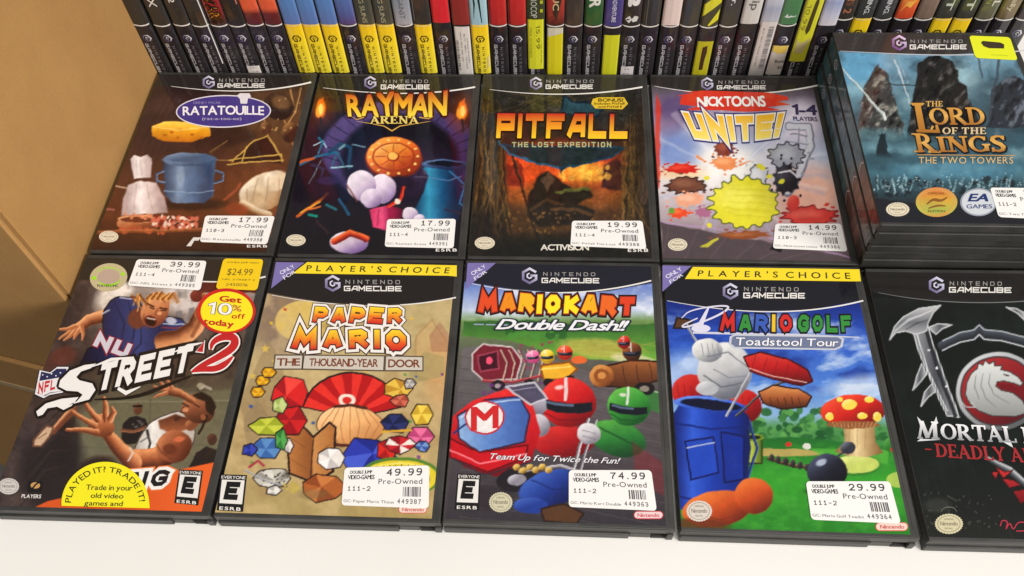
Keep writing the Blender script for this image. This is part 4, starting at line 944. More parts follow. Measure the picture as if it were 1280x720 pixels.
def art_paper(P):
    P.grad([(322, (40, 36, 34)), (374, (186, 168, 124)), (430, (200, 182, 136)), (520, (196, 172, 128)), (640, (180, 160, 110)), (652, (170, 150, 100))])
    P.warp(1.2, 14, 31)
    P.ell(360, 400, 50, 44, (142, 122, 108), -50, .7, .85); P.ell(380, 402, 36, 26, (220, 194, 114), 0, .06, .95)
    c = fbm(P.x, P.y, 22, 80); P.mix(np.clip((c-.55)*5, 0, 1), (214, 192, 146), .5); P.mix(np.clip((.44-c)*5, 0, 1), (166, 140, 98), .5)
    P.poly([(300, 500), (336, 424), (352, 452), (364, 510), (310, 560)], (160, 140, 104), 2, a=.6); P.poly([(520, 420), (540, 400), (560, 430), (556, 480), (520, 470)], (206, 176, 126), 2, a=.7, line=(180, 150, 104))
    for x, y, r in ((346, 452, 7), (332, 436, 6), (362, 438, 4), (316, 470, 5), (330, 470, 4)):
        pts = [(x+r*(1 if k % 2 == 0 else .42)*math.cos(k*math.pi/5-1.57), y+r*(1 if k % 2 == 0 else .42)*math.sin(k*math.pi/5-1.57)) for k in range(10)]; P.poly(pts, (214, 188, 100), .9)
    P.ell(556, 470, 26, 40, (210, 166, 116), 0, .7, .6); P.poly([(536, 420), (550, 402), (566, 424), (564, 440), (540, 440)], (170, 120, 96), 1.2, a=.5); P.poly([(510, 456), (532, 440), (556, 446), (556, 470), (512, 480)], (150, 150, 104), 1.2, a=.4); P.poly([(306, 520), (322, 500), (336, 520), (336, 540), (306, 540)], (150, 130, 100), 1.2, a=.5)
    rr = np.random.RandomState(11)
    for k in range(34):
        x, y = rr.uniform(310, 566), rr.uniform(382, 640); cc = [(196, 60, 50), (90, 150, 80), (60, 90, 160), (230, 190, 60), (130, 70, 140)][k % 5]; s_ = rr.uniform(1.2, 2.4)
        P.poly([(x-s_, y-s_), (x+s_*1.3, y-s_*.6), (x+s_, y+s_), (x-s_*.8, y+s_*.9)], cc, .9, a=.85)
    K = (46, 28, 26)
    # red paper fan
    ce = (440, 520); ring = [(ce[0]+62*math.cos(math.radians(a)), ce[1]-54*math.sin(math.radians(a))) for a in range(12, 171, 13)]
    P.poly([ce]+ring, (206, 42, 38), 1.2, line=K, lw=1.6)
    for k in range(len(ring)-1): P.poly([ce, ring[k], ring[k+1]], (226, 62, 52) if k % 2 else (182, 28, 32), .9)
    P.line(ring, 1.6, K, .9, .9); P.ell(434, 500, 11, 8, (240, 228, 214), -4, .12); P.ell(434, 500, 6, 4.4, (214, 54, 48), -4, .12)
    # cream lantern with ribs
    P.ell(438, 532, 42, 25, (236, 186, 130), 4, .05, 1, hi=(250, 214, 166), lo=(196, 136, 84)); 
    for k in range(-3, 4): P.line([(438+k*7, 508+abs(k)*1.4), (438+k*12, 532), (438+k*8, 556-abs(k)*1.6)], 1.1, (176, 116, 70), .9, .8)
    P.line([(418, 509), (438, 506), (458, 510)], 4, (100, 50, 34), 1); P.line([(418, 556), (438, 558), (458, 555)], 4, (100, 50, 34), 1); P.mix(np.clip((1-np.abs(P.mell(438, 532, 42, 25, 4, .06)-.5)*2), 0, 1), K, .8)
    # blue and red boxes
    facets(P, 460, 572, 32, 27, [(56, 70, 176), (40, 50, 140), (84, 104, 206)], 6, 4); facets(P, 484, 562, 15, 16, [(214, 50, 42), (170, 30, 34)], 5, 9)
    # open brown paper bag
    P.poly([(357, 536), (376, 530), (392, 546), (412, 528), (420, 534), (416, 590), (392, 604), (362, 592)], (176, 116, 64), 1.2, line=K, lw=1.4, g=[(357, (196, 136, 80)), (390, (150, 94, 50)), (392, (206, 150, 92)), (420, (176, 118, 66))], gx='x'); P.line([(392, 548), (388, 602)], 1.4, K, .9)
    for a in ([(366, 548), (382, 560)], [(398, 566), (412, 556)], [(364, 574), (384, 586)]): P.line(a, 1, (130, 80, 42), 1, .7)
    facets(P, 402, 610, 30, 17, [(180, 106, 56), (150, 82, 42), (206, 134, 78)], 7, 6); facets(P, 413, 572, 17, 14, [(238, 232, 226), (206, 200, 198), (250, 248, 244)], 7, 8); facets(P, 360, 557, 7, 9, [(238, 232, 226), (200, 194, 192)], 5, 3)
    # crimson folded shapes with yellow pinwheels
    facets(P, 362, 492, 25, 20, [(214, 46, 46), (168, 28, 36), (236, 84, 74)], 7, 12); facets(P, 362, 526, 22, 18, [(206, 42, 44), (160, 26, 34)], 6, 14); facets(P, 350, 506, 10, 11, [(204, 216, 148), (170, 186, 110)], 5, 16)
    for x, y in ((328, 476), (336, 466), (322, 490)): facets(P, x, y, 9, 6, [(236, 190, 50), (206, 150, 30)], 6, 18)
    facets(P, 334, 532, 21, 12, [(204, 210, 84), (168, 178, 56)], 6, 20); facets(P, 334, 560, 19, 15, [(104, 150, 200), (70, 112, 170)], 6, 22); facets(P, 312, 562, 9, 8, [(66, 80, 180), (44, 54, 140)], 5, 24); facets(P, 352, 550, 8, 13, [(96, 170, 90), (60, 130, 64)], 5, 26)
    facets(P, 340, 598, 22, 13, [(206, 202, 190), (160, 156, 146), (226, 222, 214)], 8, 28); P.speck(20, (326, 588, 360, 610), (80, 72, 66), 1.6, 85, .8); P.line([(306, 588), (330, 600), (350, 606)], 2, (150, 150, 156), 1, 1, hi=(220, 220, 224)); P.line([(312, 584), (322, 576), (330, 582)], 3, (170, 70, 80), 1); facets(P, 342, 613, 10, 6, [(236, 232, 226), (190, 186, 182)], 5, 30); P.speck(18, (356, 604, 374, 616), (196, 176, 96), 2, 87, .9)
    # right-hand cluster
    facets(P, 498, 486, 17, 12, [(230, 196, 90), (196, 150, 56)], 7, 32); facets(P, 500, 501, 12, 8, [(214, 120, 96), (176, 84, 66)], 6, 34); facets(P, 512, 480, 7, 6, [(206, 200, 196), (160, 154, 152)], 6, 36)
    facets(P, 528, 518, 13, 13, [(240, 212, 96), (206, 172, 60)], 6, 38); facets(P, 526, 546, 18, 14, [(232, 124, 166), (190, 80, 126)], 6, 40); facets(P, 494, 528, 18, 13, [(50, 58, 112), (30, 36, 76)], 6, 42); P.line([(478, 540), (514, 538)], 3, (216, 172, 64), 1); facets(P, 500, 556, 19, 11, [(196, 42, 52), (240, 234, 224), (150, 24, 40)], 8, 44); facets(P, 528, 558, 8, 7, [(70, 96, 160), (130, 160, 210)], 6, 46)
    P.ell(390, 618, 20, 6, (130, 110, 74), 0, .8, .5); P.poly([(440, 596), (500, 590), (556, 596), (550, 606), (440, 606)], (60, 60, 150), 2, a=.8)
    P.ell(500, 596, 51, 25, (96, 136, 56), 0, .04, .98); P.ell(500, 597, 47, 22, (226, 206, 66), 0, .05, 1); P.ell(500, 599, 37, 16, (66, 58, 42), 0, .08, .9); P.line([(466, 584), (500, 578), (536, 584)], 2.2, (246, 232, 130), 1, .9)
    for k in range(9): P.line([(470+k*8, 586-abs(k-4)*-.6), (471+k*8, 580+abs(k-4)*.9)], 1.2, (90, 80, 30), .8, .8)
    P.tex(.04, 5, 84)
    P.band([(330, 366), (400, 378), (460, 382), (520, 380), (580, 370)], (42, 37, 35))
def art_race(P):
    P.grad([(325, (40, 40, 60)), (354, (112, 134, 196)), (388, (200, 210, 230)), (402, (120, 150, 90)), (440, (104, 104, 92)), (500, (92, 84, 88)), (600, (86, 78, 80)), (662, (74, 68, 72))])
    P.warp(1.2, 12, 41)
    c = fbm(P.x/2, P.y, 14, 49); P.mix(np.clip((c-.52)*6, 0, 1)*np.clip((402-P.y)/10, 0, 1), (228, 232, 242), .8)
    P.poly([(580, 402), (660, 400), (740, 408), (828, 404), (828, 460), (780, 452), (700, 446), (640, 426), (578, 420)], (88, 146, 64), 1.6, g=[(400, (60, 108, 54)), (450, (124, 176, 72))])
    P.ell(750, 436, 50, 12, (206, 190, 100), 6, .4, .7); P.ell(798, 452, 34, 8, (226, 216, 190), 12, .3, .7)
    for k in range(40):
        rr = np.random.RandomState(k+900); P.ell(630+rr.rand()*80, 404+rr.rand()*18, 6, 4.5, (54, 104, 50) if k % 2 else (86, 144, 66), 0, .3, .9)
    for k in range(24):
        rr = np.random.RandomState(k+940); P.line([(700+rr.rand()*110, 424+rr.rand()*20), (716+rr.rand()*110, 426+rr.rand()*20)], 1, (170, 160, 80), 1, .6)
    P.poly([(578, 436), (620, 430), (700, 452), (830, 500), (838, 662), (556, 652)], (96, 88, 92), 2, g=[(430, (120, 114, 116)), (560, (88, 80, 84)), (660, (62, 58, 64))])
    for k in range(30):
        y = 446+k*7.4; P.line([(575, y), (700, y+14), (836, y+44)], .9, (128, 120, 122) if k % 2 else (64, 58, 62), 1.2, .4)
    P.poly([(744, 470), (830, 490), (832, 520), (800, 506)], (62, 130, 62), 2, a=.8); P.line([(744, 470), (830, 492)], 1.6, (220, 216, 206), 1, .7)
    # crimson box cart with slatted side
    P.poly([(590, 442), (604, 430), (640, 434), (652, 450), (646, 474), (604, 476), (590, 462)], (126, 40, 56), 1.2, line=(210, 198, 196), lw=1); P.poly([(597, 445), (622, 439), (624, 461), (601, 465)], (70, 18, 36), 1.2, line=(160, 70, 90)); P.ell(612, 451, 4, 5, (232, 96, 126), 0, .2)
    for x in (630, 640, 652, 664, 674): P.line([(x-4, 438), (x+4, 454), (x-2, 476)], 1.8, (206, 190, 168), .9, .9); P.line([(x-2, 438), (x+6, 454), (x, 476)], 1, (90, 40, 50), .9, .8)
    P.line([(604, 476), (640, 478), (676, 470)], 3, (150, 50, 60), 1, 1, hi=(220, 120, 120)); P.ell(622, 482, 9, 7, (38, 32, 36), 0, .1); P.ell(622, 482, 4, 3, (170, 160, 160), 0, .2); P.ell(662, 480, 8, 6, (38, 32, 36), 0, .1); P.ell(662, 480, 3.4, 2.6, (170, 160, 160), 0, .2)
    P.speck(30, (600, 478, 690, 500), (120, 60, 130), 2, 90, .7); P.speck(24, (640, 425, 690, 462), (160, 60, 100), 2, 91, .8)
    helmet(P, 684, 446, 9, 9, (236, 208, 70), (255, 240, 150), (180, 140, 30)); helmet(P, 706, 441, 10, 9, (222, 74, 46), (250, 140, 100), (150, 40, 30)); helmet(P, 666, 446, 8, 8, (234, 124, 172), (250, 180, 206), (180, 70, 120))
    P.poly([(676, 458), (712, 452), (722, 462), (706, 474), (680, 474)], (236, 184, 60), 1.2, line=(150, 90, 30)); P.line([(678, 462), (714, 458)], 2, (250, 224, 130), .9, .9); P.ell(724, 450, 10, 5, (226, 116, 60), 0, .2); P.ell(686, 478, 7, 5, (36, 30, 34), 0, .15); P.ell(712, 474, 7, 5, (36, 30, 34), 0, .15)
    # log cart on the right
    P.poly([(740, 462), (790, 450), (822, 452), (828, 474), (790, 486), (744, 482)], (112, 66, 36), 1.4, line=(56, 32, 22), g=[(450, (166, 106, 60)), (486, (80, 44, 26))])
    for k in range(5): P.line([(744+k*17, 462-k*2), (748+k*17, 482-k)], 1, (60, 34, 22), .9, .8)
    P.ell(752, 470, 15, 14, (196, 130, 70), 0, .06, 1, hi=(226, 170, 104), lo=(120, 66, 34)); P.ell(752, 470, 10, 9, (150, 90, 46), 0, .1); P.ell(752, 470, 5, 4.5, (206, 146, 84), 0, .15); helmet(P, 790, 440, 12, 12, (110, 62, 36), (196, 128, 80), (56, 30, 20)); helmet(P, 780, 428, 8, 8, (196, 50, 40), (236, 110, 90), (120, 24, 24)); P.ell(806, 486, 13, 8, (36, 30, 32), 0, .1); P.ell(806, 486, 6, 3.6, (150, 140, 130), 0, .2)
    # driver suits and crash helmets with dark visors (no figures)
    P.ell(772, 548, 36, 22, (52, 128, 60), 16, .08, 1, hi=(106, 178, 84), lo=(24, 66, 38)); P.line([(750, 534), (776, 548), (800, 560)], 2, (28, 74, 40), 1.4, .8); P.ell(704, 552, 38, 20, (176, 32, 38), 0, .08, 1, hi=(220, 70, 62), lo=(110, 14, 24))
    helmet(P, 786, 508, 27, 24, (64, 146, 62), (126, 200, 96), (26, 82, 40), 8); helmet(P, 710, 503, 35, 31, (198, 34, 38), (240, 84, 72), (116, 14, 24), 6)
    P.line([(736, 524), (724, 560), (716, 592)], 3.6, (170, 166, 172), .9, 1, hi=(236, 234, 236), lo=(96, 92, 98)); P.line([(746, 526), (733, 562), (724, 594)], 3, (150, 146, 152), .9, 1, hi=(220, 218, 222), lo=(90, 86, 92)); P.line([(706, 590), (732, 596)], 3, (130, 126, 132), 1)
    P.ell(736, 542, 15, 13, (206, 202, 206), 10, .08, 1, hi=(242, 240, 242), lo=(130, 126, 136)); P.line([(728, 538), (744, 542)], 1, (120, 116, 126), 1, .8); P.line([(728, 545), (744, 549)], 1, (120, 116, 126), 1, .8)
    P.poly([(642, 500), (660, 488), (682, 494), (684, 512), (670, 524), (648, 518)], (164, 160, 172), 1.6, g=[(490, (222, 220, 228)), (524, (110, 104, 120))]); P.line([(650, 506), (676, 502)], 1, (100, 96, 110), 1, .8); P.ell(674, 532, 13, 14, (190, 186, 194), 0, .1, 1, hi=(232, 230, 234), lo=(116, 112, 124))
    # red racer with pale blue nose
    P.poly([(566, 520), (592, 500), (640, 484), (664, 500), (676, 540), (664, 576), (620, 596), (580, 584), (562, 560)], (190, 26, 36), 1.4, g=[(490, (226, 58, 58)), (560, (180, 20, 34)), (600, (110, 12, 26))])
    P.poly([(572, 520), (606, 500), (650, 496), (662, 520), (656, 552), (600, 566), (574, 548)], (120, 160, 206), 1.4, g=[(570, (160, 190, 224)), (610, (110, 146, 204)), (660, (74, 104, 170))], gx='x', line=(60, 40, 70)); P.line([(576, 522), (610, 504), (650, 500)], 1.6, (222, 236, 248), 1, .8)
    P.poly([(562, 548), (600, 566), (660, 556), (656, 572), (610, 590), (562, 572)], (200, 24, 40), 1.2, line=(110, 10, 24)); P.line([(562, 562), (600, 580), (658, 567)], 1.8, (248, 160, 168), .9, .9); P.line([(566, 574), (606, 594), (660, 578)], 2, (60, 50, 58), 1, .9); P.line([(568, 542), (582, 530)], 2.4, (40, 60, 120), 1)
    P.ell(606, 522, 25, 21, (196, 30, 40), -8, .04); P.ell(606, 522, 23, 19, (238, 234, 232), -8, .04); P.poly([(632, 484), (668, 478), (684, 498), (664, 506)], (88, 84, 106), 1.4, a=.95, line=(206, 204, 212)); P.line([(640, 488), (670, 484)], 1.2, (160, 158, 176), .9)
    P.ell(646, 600, 26, 15, (40, 34, 40), -8, .06); P.ell(646, 600, 12, 7, (150, 146, 156), -8, .1, 1, hi=(210, 208, 214))
    # blue overalls and engine
    P.ell(690, 610, 42, 22, (40, 66, 146), -14, .07, 1, hi=(84, 120, 200), lo=(18, 28, 80)); P.ell(664, 632, 22, 10, (44, 70, 150), 0, .12, 1, hi=(84, 118, 196)); P.line([(664, 600), (690, 612), (716, 610)], 1.4, (24, 38, 100), 1.6, .8); P.poly([(676, 636), (706, 630), (730, 642), (720, 654), (680, 652)], (96, 66, 44), 1.6, line=(50, 32, 26)); P.line([(650, 590), (700, 582), (760, 600)], 3, (206, 202, 206), 1.2, .7, hi=(240, 238, 240))
    for k in range(6): P.ell(646+k*8, 584+(k % 2)*4, 4.5, 4, (206, 172, 92), 0, .15, 1, hi=(244, 220, 150), lo=(120, 88, 44))
    P.ell(610, 622, 30, 16, (56, 48, 54), 0, .5, .7); P.poly([(790, 552), (830, 580), (832, 622), (794, 600)], (150, 50, 56), 4, a=.45)
    P.tex(.06, 6, 94)
    P.band([(580, 352), (640, 362), (700, 366), (760, 364), (825, 352)], (38, 38, 50))
def art_golf(P):
    P.grad([(330, (30, 30, 40)), (380, (30, 52, 132)), (420, (54, 94, 188)), (480, (90, 136, 210)), (520, (150, 184, 216)), (534, (90, 150, 90)), (600, (44, 120, 50)), (670, (46, 128, 46))])
    P.warp(1.4, 16, 51)
    c = fbm(P.x/2.4+P.y*.2, P.y, 18, 100, 5); P.mix(np.clip((c-.54)*6, 0, 1)*np.clip((P.y-384)/20, 0, 1)*np.clip((520-P.y)/20, 0, 1), (214, 226, 242), .75); P.mix(np.clip((.44-c)*6, 0, 1)*np.clip((P.y-384)/20, 0, 1)*np.clip((500-P.y)/20, 0, 1), (24, 42, 122), .5)
    P.ell(1000, 408, 60, 10, (220, 226, 240), 6, .9, .6); P.ell(860, 470, 40, 26, (190, 208, 236), 0, .9, .8); P.ell(1070, 480, 40, 10, (224, 230, 240), -10, .9, .6)
    for k in range(130):
        rr = np.random.RandomState(k+1000); x = 916+rr.rand()*200; y = 512+rr.rand()*38; g_ = rr.rand(); P.ell(x, y, 3+rr.rand()*5, 2.5+rr.rand()*4, (int(30+80*g_), int(88+84*g_), int(46+50*g_)), 0, .25, .9)
    P.poly([(900, 552), (990, 546), (1130, 560), (1150, 676), (850, 662), (850, 600)], (60, 146, 52), 2, g=[(548, (40, 112, 48)), (600, (66, 160, 54)), (670, (48, 130, 46))])
    c = fbm(P.x/2, P.y, 8, 130); P.mix(np.clip((c-.5)*4, 0, 1)*np.clip((P.y-552)/6, 0, 1), (96, 180, 70), .35)
    P.ell(960, 566, 70, 5, (196, 170, 108), 0, .2, .9); P.poly([(1010, 560), (1110, 562), (1110, 580), (1040, 576)], (96, 176, 70), 2, a=.8)
    P.ell(1070, 582, 31, 13, (60, 130, 50), 0, .1); P.ell(1070, 581, 29, 11, (206, 214, 120), 0, .1, .95, hi=(230, 234, 160)); P.ell(1122, 600, 14, 10, (186, 202, 104), 0, .1, .9)
    P.poly([(932, 548), (952, 548), (952, 580), (930, 580)], (120, 142, 40), 1.2, g=[(930, (88, 116, 34)), (938, (190, 202, 90)), (952, (84, 110, 34))], gx='x', line=(60, 76, 30)); P.ell(942, 547, 13, 4.5, (120, 146, 46), 0, .1, 1, hi=(176, 192, 90)); P.ell(942, 547, 9, 2.6, (30, 40, 20), 0, .2)
    P.line([(960, 574), (990, 582), (1012, 584)], 4, (96, 74, 54), 1, 1, hi=(150, 120, 86), lo=(50, 38, 32))
    for k in range(6): P.ell(964+k*9, 573+k*2.2, 3.4, 5, (52, 46, 46), 0, .15, 1, hi=(110, 104, 104))
    P.poly([(1054, 528), (1092, 528), (1094, 552), (1104, 566), (1084, 572), (1058, 570), (1044, 564), (1056, 552)], (200, 172, 122), 1.4, g=[(1046, (140, 110, 70)), (1070, (234, 212, 166)), (1100, (140, 108, 68))], gx='x')
    for x in (1062, 1072, 1082): P.line([(x, 532), (x-1, 560)], .9, (160, 130, 86), 1, .7)
    P.ell(1066, 514, 40, 20, (200, 44, 34), -3, .05, 1, hi=(238, 100, 66), lo=(116, 16, 20)); P.ell(1066, 531, 33, 5, (150, 100, 62), 0, .1, .95); 
    for k in range(12): P.line([(1040+k*5, 528), (1043+k*4.4, 534)], .9, (206, 166, 116), .8, .8)
    for x, y, a, b in ((1062, 506, 9, 6), (1037, 521, 5, 5), (1096, 521, 5, 6), (1086, 500, 6, 4), (1050, 500, 4, 3), (1078, 520, 6, 4)): P.ell(x, y, a, b, (236, 214, 96), 0, .1, 1, hi=(250, 240, 170))
    P.ell(1034, 614, 28, 5, (30, 80, 36), 0, .4, .8); P.ell(1034, 590, 25, 23, (34, 36, 50), 0, .05, 1, hi=(96, 102, 130), lo=(12, 12, 20)); P.ell(1026, 578, 7, 4, (206, 214, 230), -20, .5, .8); P.ell(1060, 560, 9, 8, (52, 54, 68), 0, .1, .95, hi=(140, 144, 160)); P.line([(1046, 572), (1054, 566)], 3, (70, 70, 80), 1)
    P.ell(1116, 556, 12, 10, (52, 120, 50), 0, .1, 1, hi=(110, 176, 90)); P.ell(1118, 562, 5, 4, (206, 40, 36), 0, .15); P.ell(1008, 558, 5, 4, (220, 220, 212), 0, .15); P.ell(986, 556, 4, 3, (206, 60, 50), 0, .2)
    # tall blue golf bag with pockets, pale leather headcover, red knitted covers, tan base
    P.poly([(846, 396), (866, 402), (858, 410), (842, 410)], (96, 66, 42), 1.2, line=(40, 28, 24)); P.line([(858, 406), (880, 444)], 2.6, (150, 150, 156), .9, 1, hi=(220, 220, 224))
    P.ell(864, 490, 24, 22, (178, 30, 32), 0, .08, 1, hi=(220, 74, 62), lo=(104, 12, 20)); P.ell(928, 508, 24, 21, (184, 30, 32), 0, .08, 1, hi=(222, 80, 66), lo=(104, 12, 20))
    for k in range(5): P.line([(846+k*9, 480+k), (850+k*8, 504)], 1, (120, 16, 24), 1.2, .6); P.line([(912+k*8, 494+k), (912+k*8, 522)], 1, (120, 16, 24), 1.2, .6)
    P.poly([(850, 502), (880, 494), (912, 500), (936, 520), (938, 560), (934, 612), (922, 634), (880, 646), (848, 636), (838, 560), (840, 520)], (34, 66, 158), 2, g=[(840, (16, 32, 104)), (866, (62, 104, 210)), (890, (36, 70, 170)), (920, (24, 50, 138)), (936, (14, 32, 96))], gx='x')
    P.ell(888, 506, 46, 9, (70, 110, 210), 6, .08, 1, hi=(130, 164, 236), lo=(30, 56, 140)); P.ell(888, 506, 38, 6, (14, 20, 50), 6, .12)
    P.poly([(856, 552), (892, 546), (898, 590), (864, 600)], (44, 82, 186), 1.4, line=(16, 30, 96), lw=1.2); P.line([(858, 560), (893, 553)], 1.6, (206, 210, 224), .9, .9); P.poly([(902, 540), (930, 546), (930, 600), (906, 604)], (28, 56, 150), 1.4, line=(14, 26, 86), lw=1.2); P.line([(846, 530), (888, 536), (934, 534)], 2.4, (20, 40, 118), 1.2, .9); P.line([(936, 526), (946, 560), (934, 600)], 3, (24, 40, 104), 1, 1, hi=(80, 110, 190))
    P.line([(848, 620), (890, 630), (930, 616)], 2.4, (20, 36, 110), 1.2, .9)
    P.ell(896, 636, 44, 22, (200, 92, 42), -8, .06, 1, hi=(236, 146, 74), lo=(116, 42, 24)); P.ell(942, 620, 24, 22, (196, 86, 40), 10, .07, 1, hi=(234, 138, 68), lo=(106, 38, 22)); P.line([(860, 640), (900, 650), (934, 640)], 1.4, (130, 54, 28), 1.4, .8); P.ell(870, 658, 40, 10, (110, 56, 30), 0, .4, .8)
    P.ell(906, 464, 34, 36, (196, 196, 198), 20, .06, 1, hi=(242, 242, 240), lo=(100, 104, 116)); P.ell(884, 438, 19, 15, (208, 208, 206), 0, .08, 1, hi=(246, 246, 244), lo=(124, 128, 136)); P.line([(880, 470), (902, 484), (934, 478)], 2, (110, 114, 124), 1.2, .9); P.line([(884, 446), (910, 440), (934, 458)], 1.4, (116, 120, 130), 1.2, .9); P.line([(892, 462), (912, 472), (932, 470)], 1.2, (130, 134, 142), 1.2, .9); P.ell(884, 486, 14, 9, (186, 188, 192), 0, .12, 1, hi=(226, 226, 228))
    for k in range(4): P.line([(876+k*7, 430), (880+k*7, 446)], 1, (130, 134, 142), 1, .8)
    # red head cover and polished wooden club head
    P.line([(908, 520), (936, 470), (944, 450)], 3, (150, 150, 156), .9, 1, hi=(230, 230, 234)); P.line([(920, 520), (960, 486), (1000, 470)], 3, (60, 56, 56), .9, 1, hi=(150, 150, 150))
    P.poly([(930, 446), (950, 440), (984, 448), (1010, 462), (1016, 476), (1002, 482), (966, 474), (938, 464)], (176, 30, 34), 1.4, g=[(440, (220, 76, 62)), (458, (184, 34, 36)), (480, (100, 12, 20))], line=(70, 10, 16), lw=1); P.line([(936, 460), (966, 470), (1008, 478)], 1.4, (230, 200, 190), .9, .9)
    for k in range(5): P.line([(944+k*14, 444+k*3.4), (940+k*14, 462+k*3.2)], 1, (120, 16, 24), 1, .6)
    P.poly([(948, 490), (966, 482), (998, 486), (1014, 496), (1008, 508), (976, 512), (954, 504)], (150, 84, 46), 1.4, g=[(484, (222, 156, 98)), (498, (160, 92, 52)), (512, (70, 34, 20))], line=(50, 26, 18), lw=1)
    for k in range(5): P.line([(962+k*9, 497), (964+k*9, 506)], .9, (60, 30, 20), .8, .8)
    P.tex(.05, 8, 104)
    P.band([(826, 374), (880, 384), (940, 389), (1010, 388), (1085, 374)], (34, 34, 42))
    P.mix(np.clip((844.5+(P.y0-560)*.05-P.x0)/1.2, 0, 1)*np.clip((P.y0-548)/3, 0, 1), (206, 178, 46))
def art_blades(P):
    P.grad([(335, (40, 39, 38)), (400, (16, 22, 20)), (560, (16, 24, 20)), (690, (42, 42, 40))])
    P.warp(.6, 12, 61)
    f = fbm(P.x, P.y, 34, 110); P.mix(np.clip((f-.52)*4, 0, 1), (34, 44, 40), .6)
    def blade(pts, a=(196, 198, 200), b=(96, 98, 104), ax='x', k=1):
        xs = [p[0] for p in pts] if ax == 'x' else [p[1] for p in pts]; lo_, hi_ = min(xs), max(xs)
        P.poly(smooth_px(pts, k), a, 1.0, g=[(lo_, a), ((lo_+hi_)/2, b), (hi_, a)], gx=ax, line=(206, 208, 210), lw=.7)
    blade([(1152, 455), (1146, 470), (1141, 488), (1150, 478), (1158, 468)]); blade([(1166, 478), (1156, 490), (1151, 508), (1161, 496), (1171, 488)]); blade([(1160, 410), (1172, 405), (1190, 406), (1178, 411), (1170, 418)])
    blade([(1140, 414), (1160, 408), (1164, 424), (1178, 464), (1199, 522), (1184, 520), (1166, 482), (1150, 444)], (168, 170, 174), (84, 86, 92))
    P.line([(1158, 414), (1172, 462), (1194, 520)], 5, (44, 46, 50), 1, .9); P.line([(1146, 418), (1160, 464), (1184, 514)], 1.4, (226, 228, 230), .9, .9)
    for x, y in ((1161, 438), (1171, 460), (1183, 483)): P.ell(x, y, 1.6, 1.6, (226, 228, 230), 0, .3)
    blade([(1112, 425), (1118, 408), (1130, 396), (1148, 386), (1176, 382), (1166, 392), (1160, 404), (1158, 414), (1144, 418), (1132, 414), (1120, 416)], (206, 206, 206), (120, 122, 128), 'y')
    P.line([(1118, 414), (1136, 400), (1166, 388)], [1, 3, 1], (236, 236, 236), 1.4, .6); P.line([(1132, 412), (1146, 404), (1160, 400)], [1, 2, 1], (70, 72, 76), 1.4, .7)
    # arch bar
    AB = [(1178, 432), (1200, 422), (1218, 418), (1224, 412), (1230, 418), (1252, 420), (1282, 428)]
    P.line(AB, 12, (60, 64, 72), 1.2, 1, hi=(84, 90, 98), lo=(40, 44, 50)); P.line([(x, y-6) for x, y in AB], 1.4, (190, 194, 198), .9, 1); P.line([(x, y+6) for x, y in AB], 1.6, (206, 208, 212), .9, 1)
    blade([(1282, 392), (1270, 386), (1258, 384), (1272, 392), (1282, 402)])
    # round emblem
    P.ell(1248, 489, 53, 49, (170, 172, 174), 0, .03, 1, hi=(216, 218, 220), lo=(96, 98, 100)); P.ell(1248, 489, 48, 44, (60, 60, 62), 0, .03); P.ell(1248, 489, 46, 42, (138, 34, 40), 0, .04, 1, hi=(176, 60, 62), lo=(90, 22, 30))
    o = lambda u, v: (1090+u/2.25, 360+v/2.25)
    body = [o(*q) for q in ((262, 300), (266, 268), (280, 240), (296, 226), (300, 212), (312, 218), (318, 204), (330, 214), (344, 206), (346, 220), (366, 218), (362, 230), (388, 236), (412, 252), (424, 268), (418, 276), (398, 268), (372, 262), (352, 264), (348, 276), (364, 288), (396, 296), (424, 318), (440, 350), (400, 362), (340, 360), (300, 346), (276, 326))]
    P.poly(body, (206, 208, 206), 1.0, g=[(450, (226, 228, 226)), (490, (186, 188, 186)), (520, (150, 152, 150))], line=(70, 66, 66), lw=.7)
    P.poly([o(350, 268), o(392, 272), o(424, 292), o(430, 310), o(396, 292), o(362, 284)], (120, 26, 34), 1.0); P.line([o(372, 244), o(384, 247)], 1.6, (50, 20, 24), .9)
    for a in ([o(292, 246), o(288, 280), o(300, 312)], [o(312, 240), o(306, 276), o(320, 310), o(350, 336)], [o(332, 240), o(328, 268), o(344, 300), o(386, 326)]): P.line(a, [.8, 1.6, .8], (128, 130, 130), 1, .8)
    P.line([o(250, 320), o(262, 334), o(290, 336), o(280, 322)], 1.6, (190, 192, 192), .9, .9)
    # lower handle and red claws
    P.line([(1232, 572), (1262, 588), (1290, 612)], [4, 8, 7], (120, 124, 128), 1.1, 1, hi=(206, 208, 210), lo=(56, 60, 66))
    for t in ([(1244, 584), (1256, 590), (1266, 588), (1254, 598)], [(1252, 598), (1266, 600), (1276, 606), (1262, 610)], [(1266, 614), (1280, 612), (1288, 622), (1276, 630)], [(1240, 590), (1248, 590), (1244, 600)]): P.poly(t, (176, 36, 44), 1.0, g=[(584, (206, 60, 60)), (630, (120, 20, 30))], line=(60, 12, 18), lw=.6)
    P.ell(1172, 632, 16, 9, (80, 82, 76), 0, .6, .5); P.speck(40, (1156, 616, 1250, 662), (120, 120, 110), .9, 113, .6); P.line([(1184, 620), (1196, 626)], 1.2, (120, 122, 112), 1, .6)
    P.band([(1085, 364), (1140, 373), (1200, 378), (1290, 376)], (44, 42, 41))
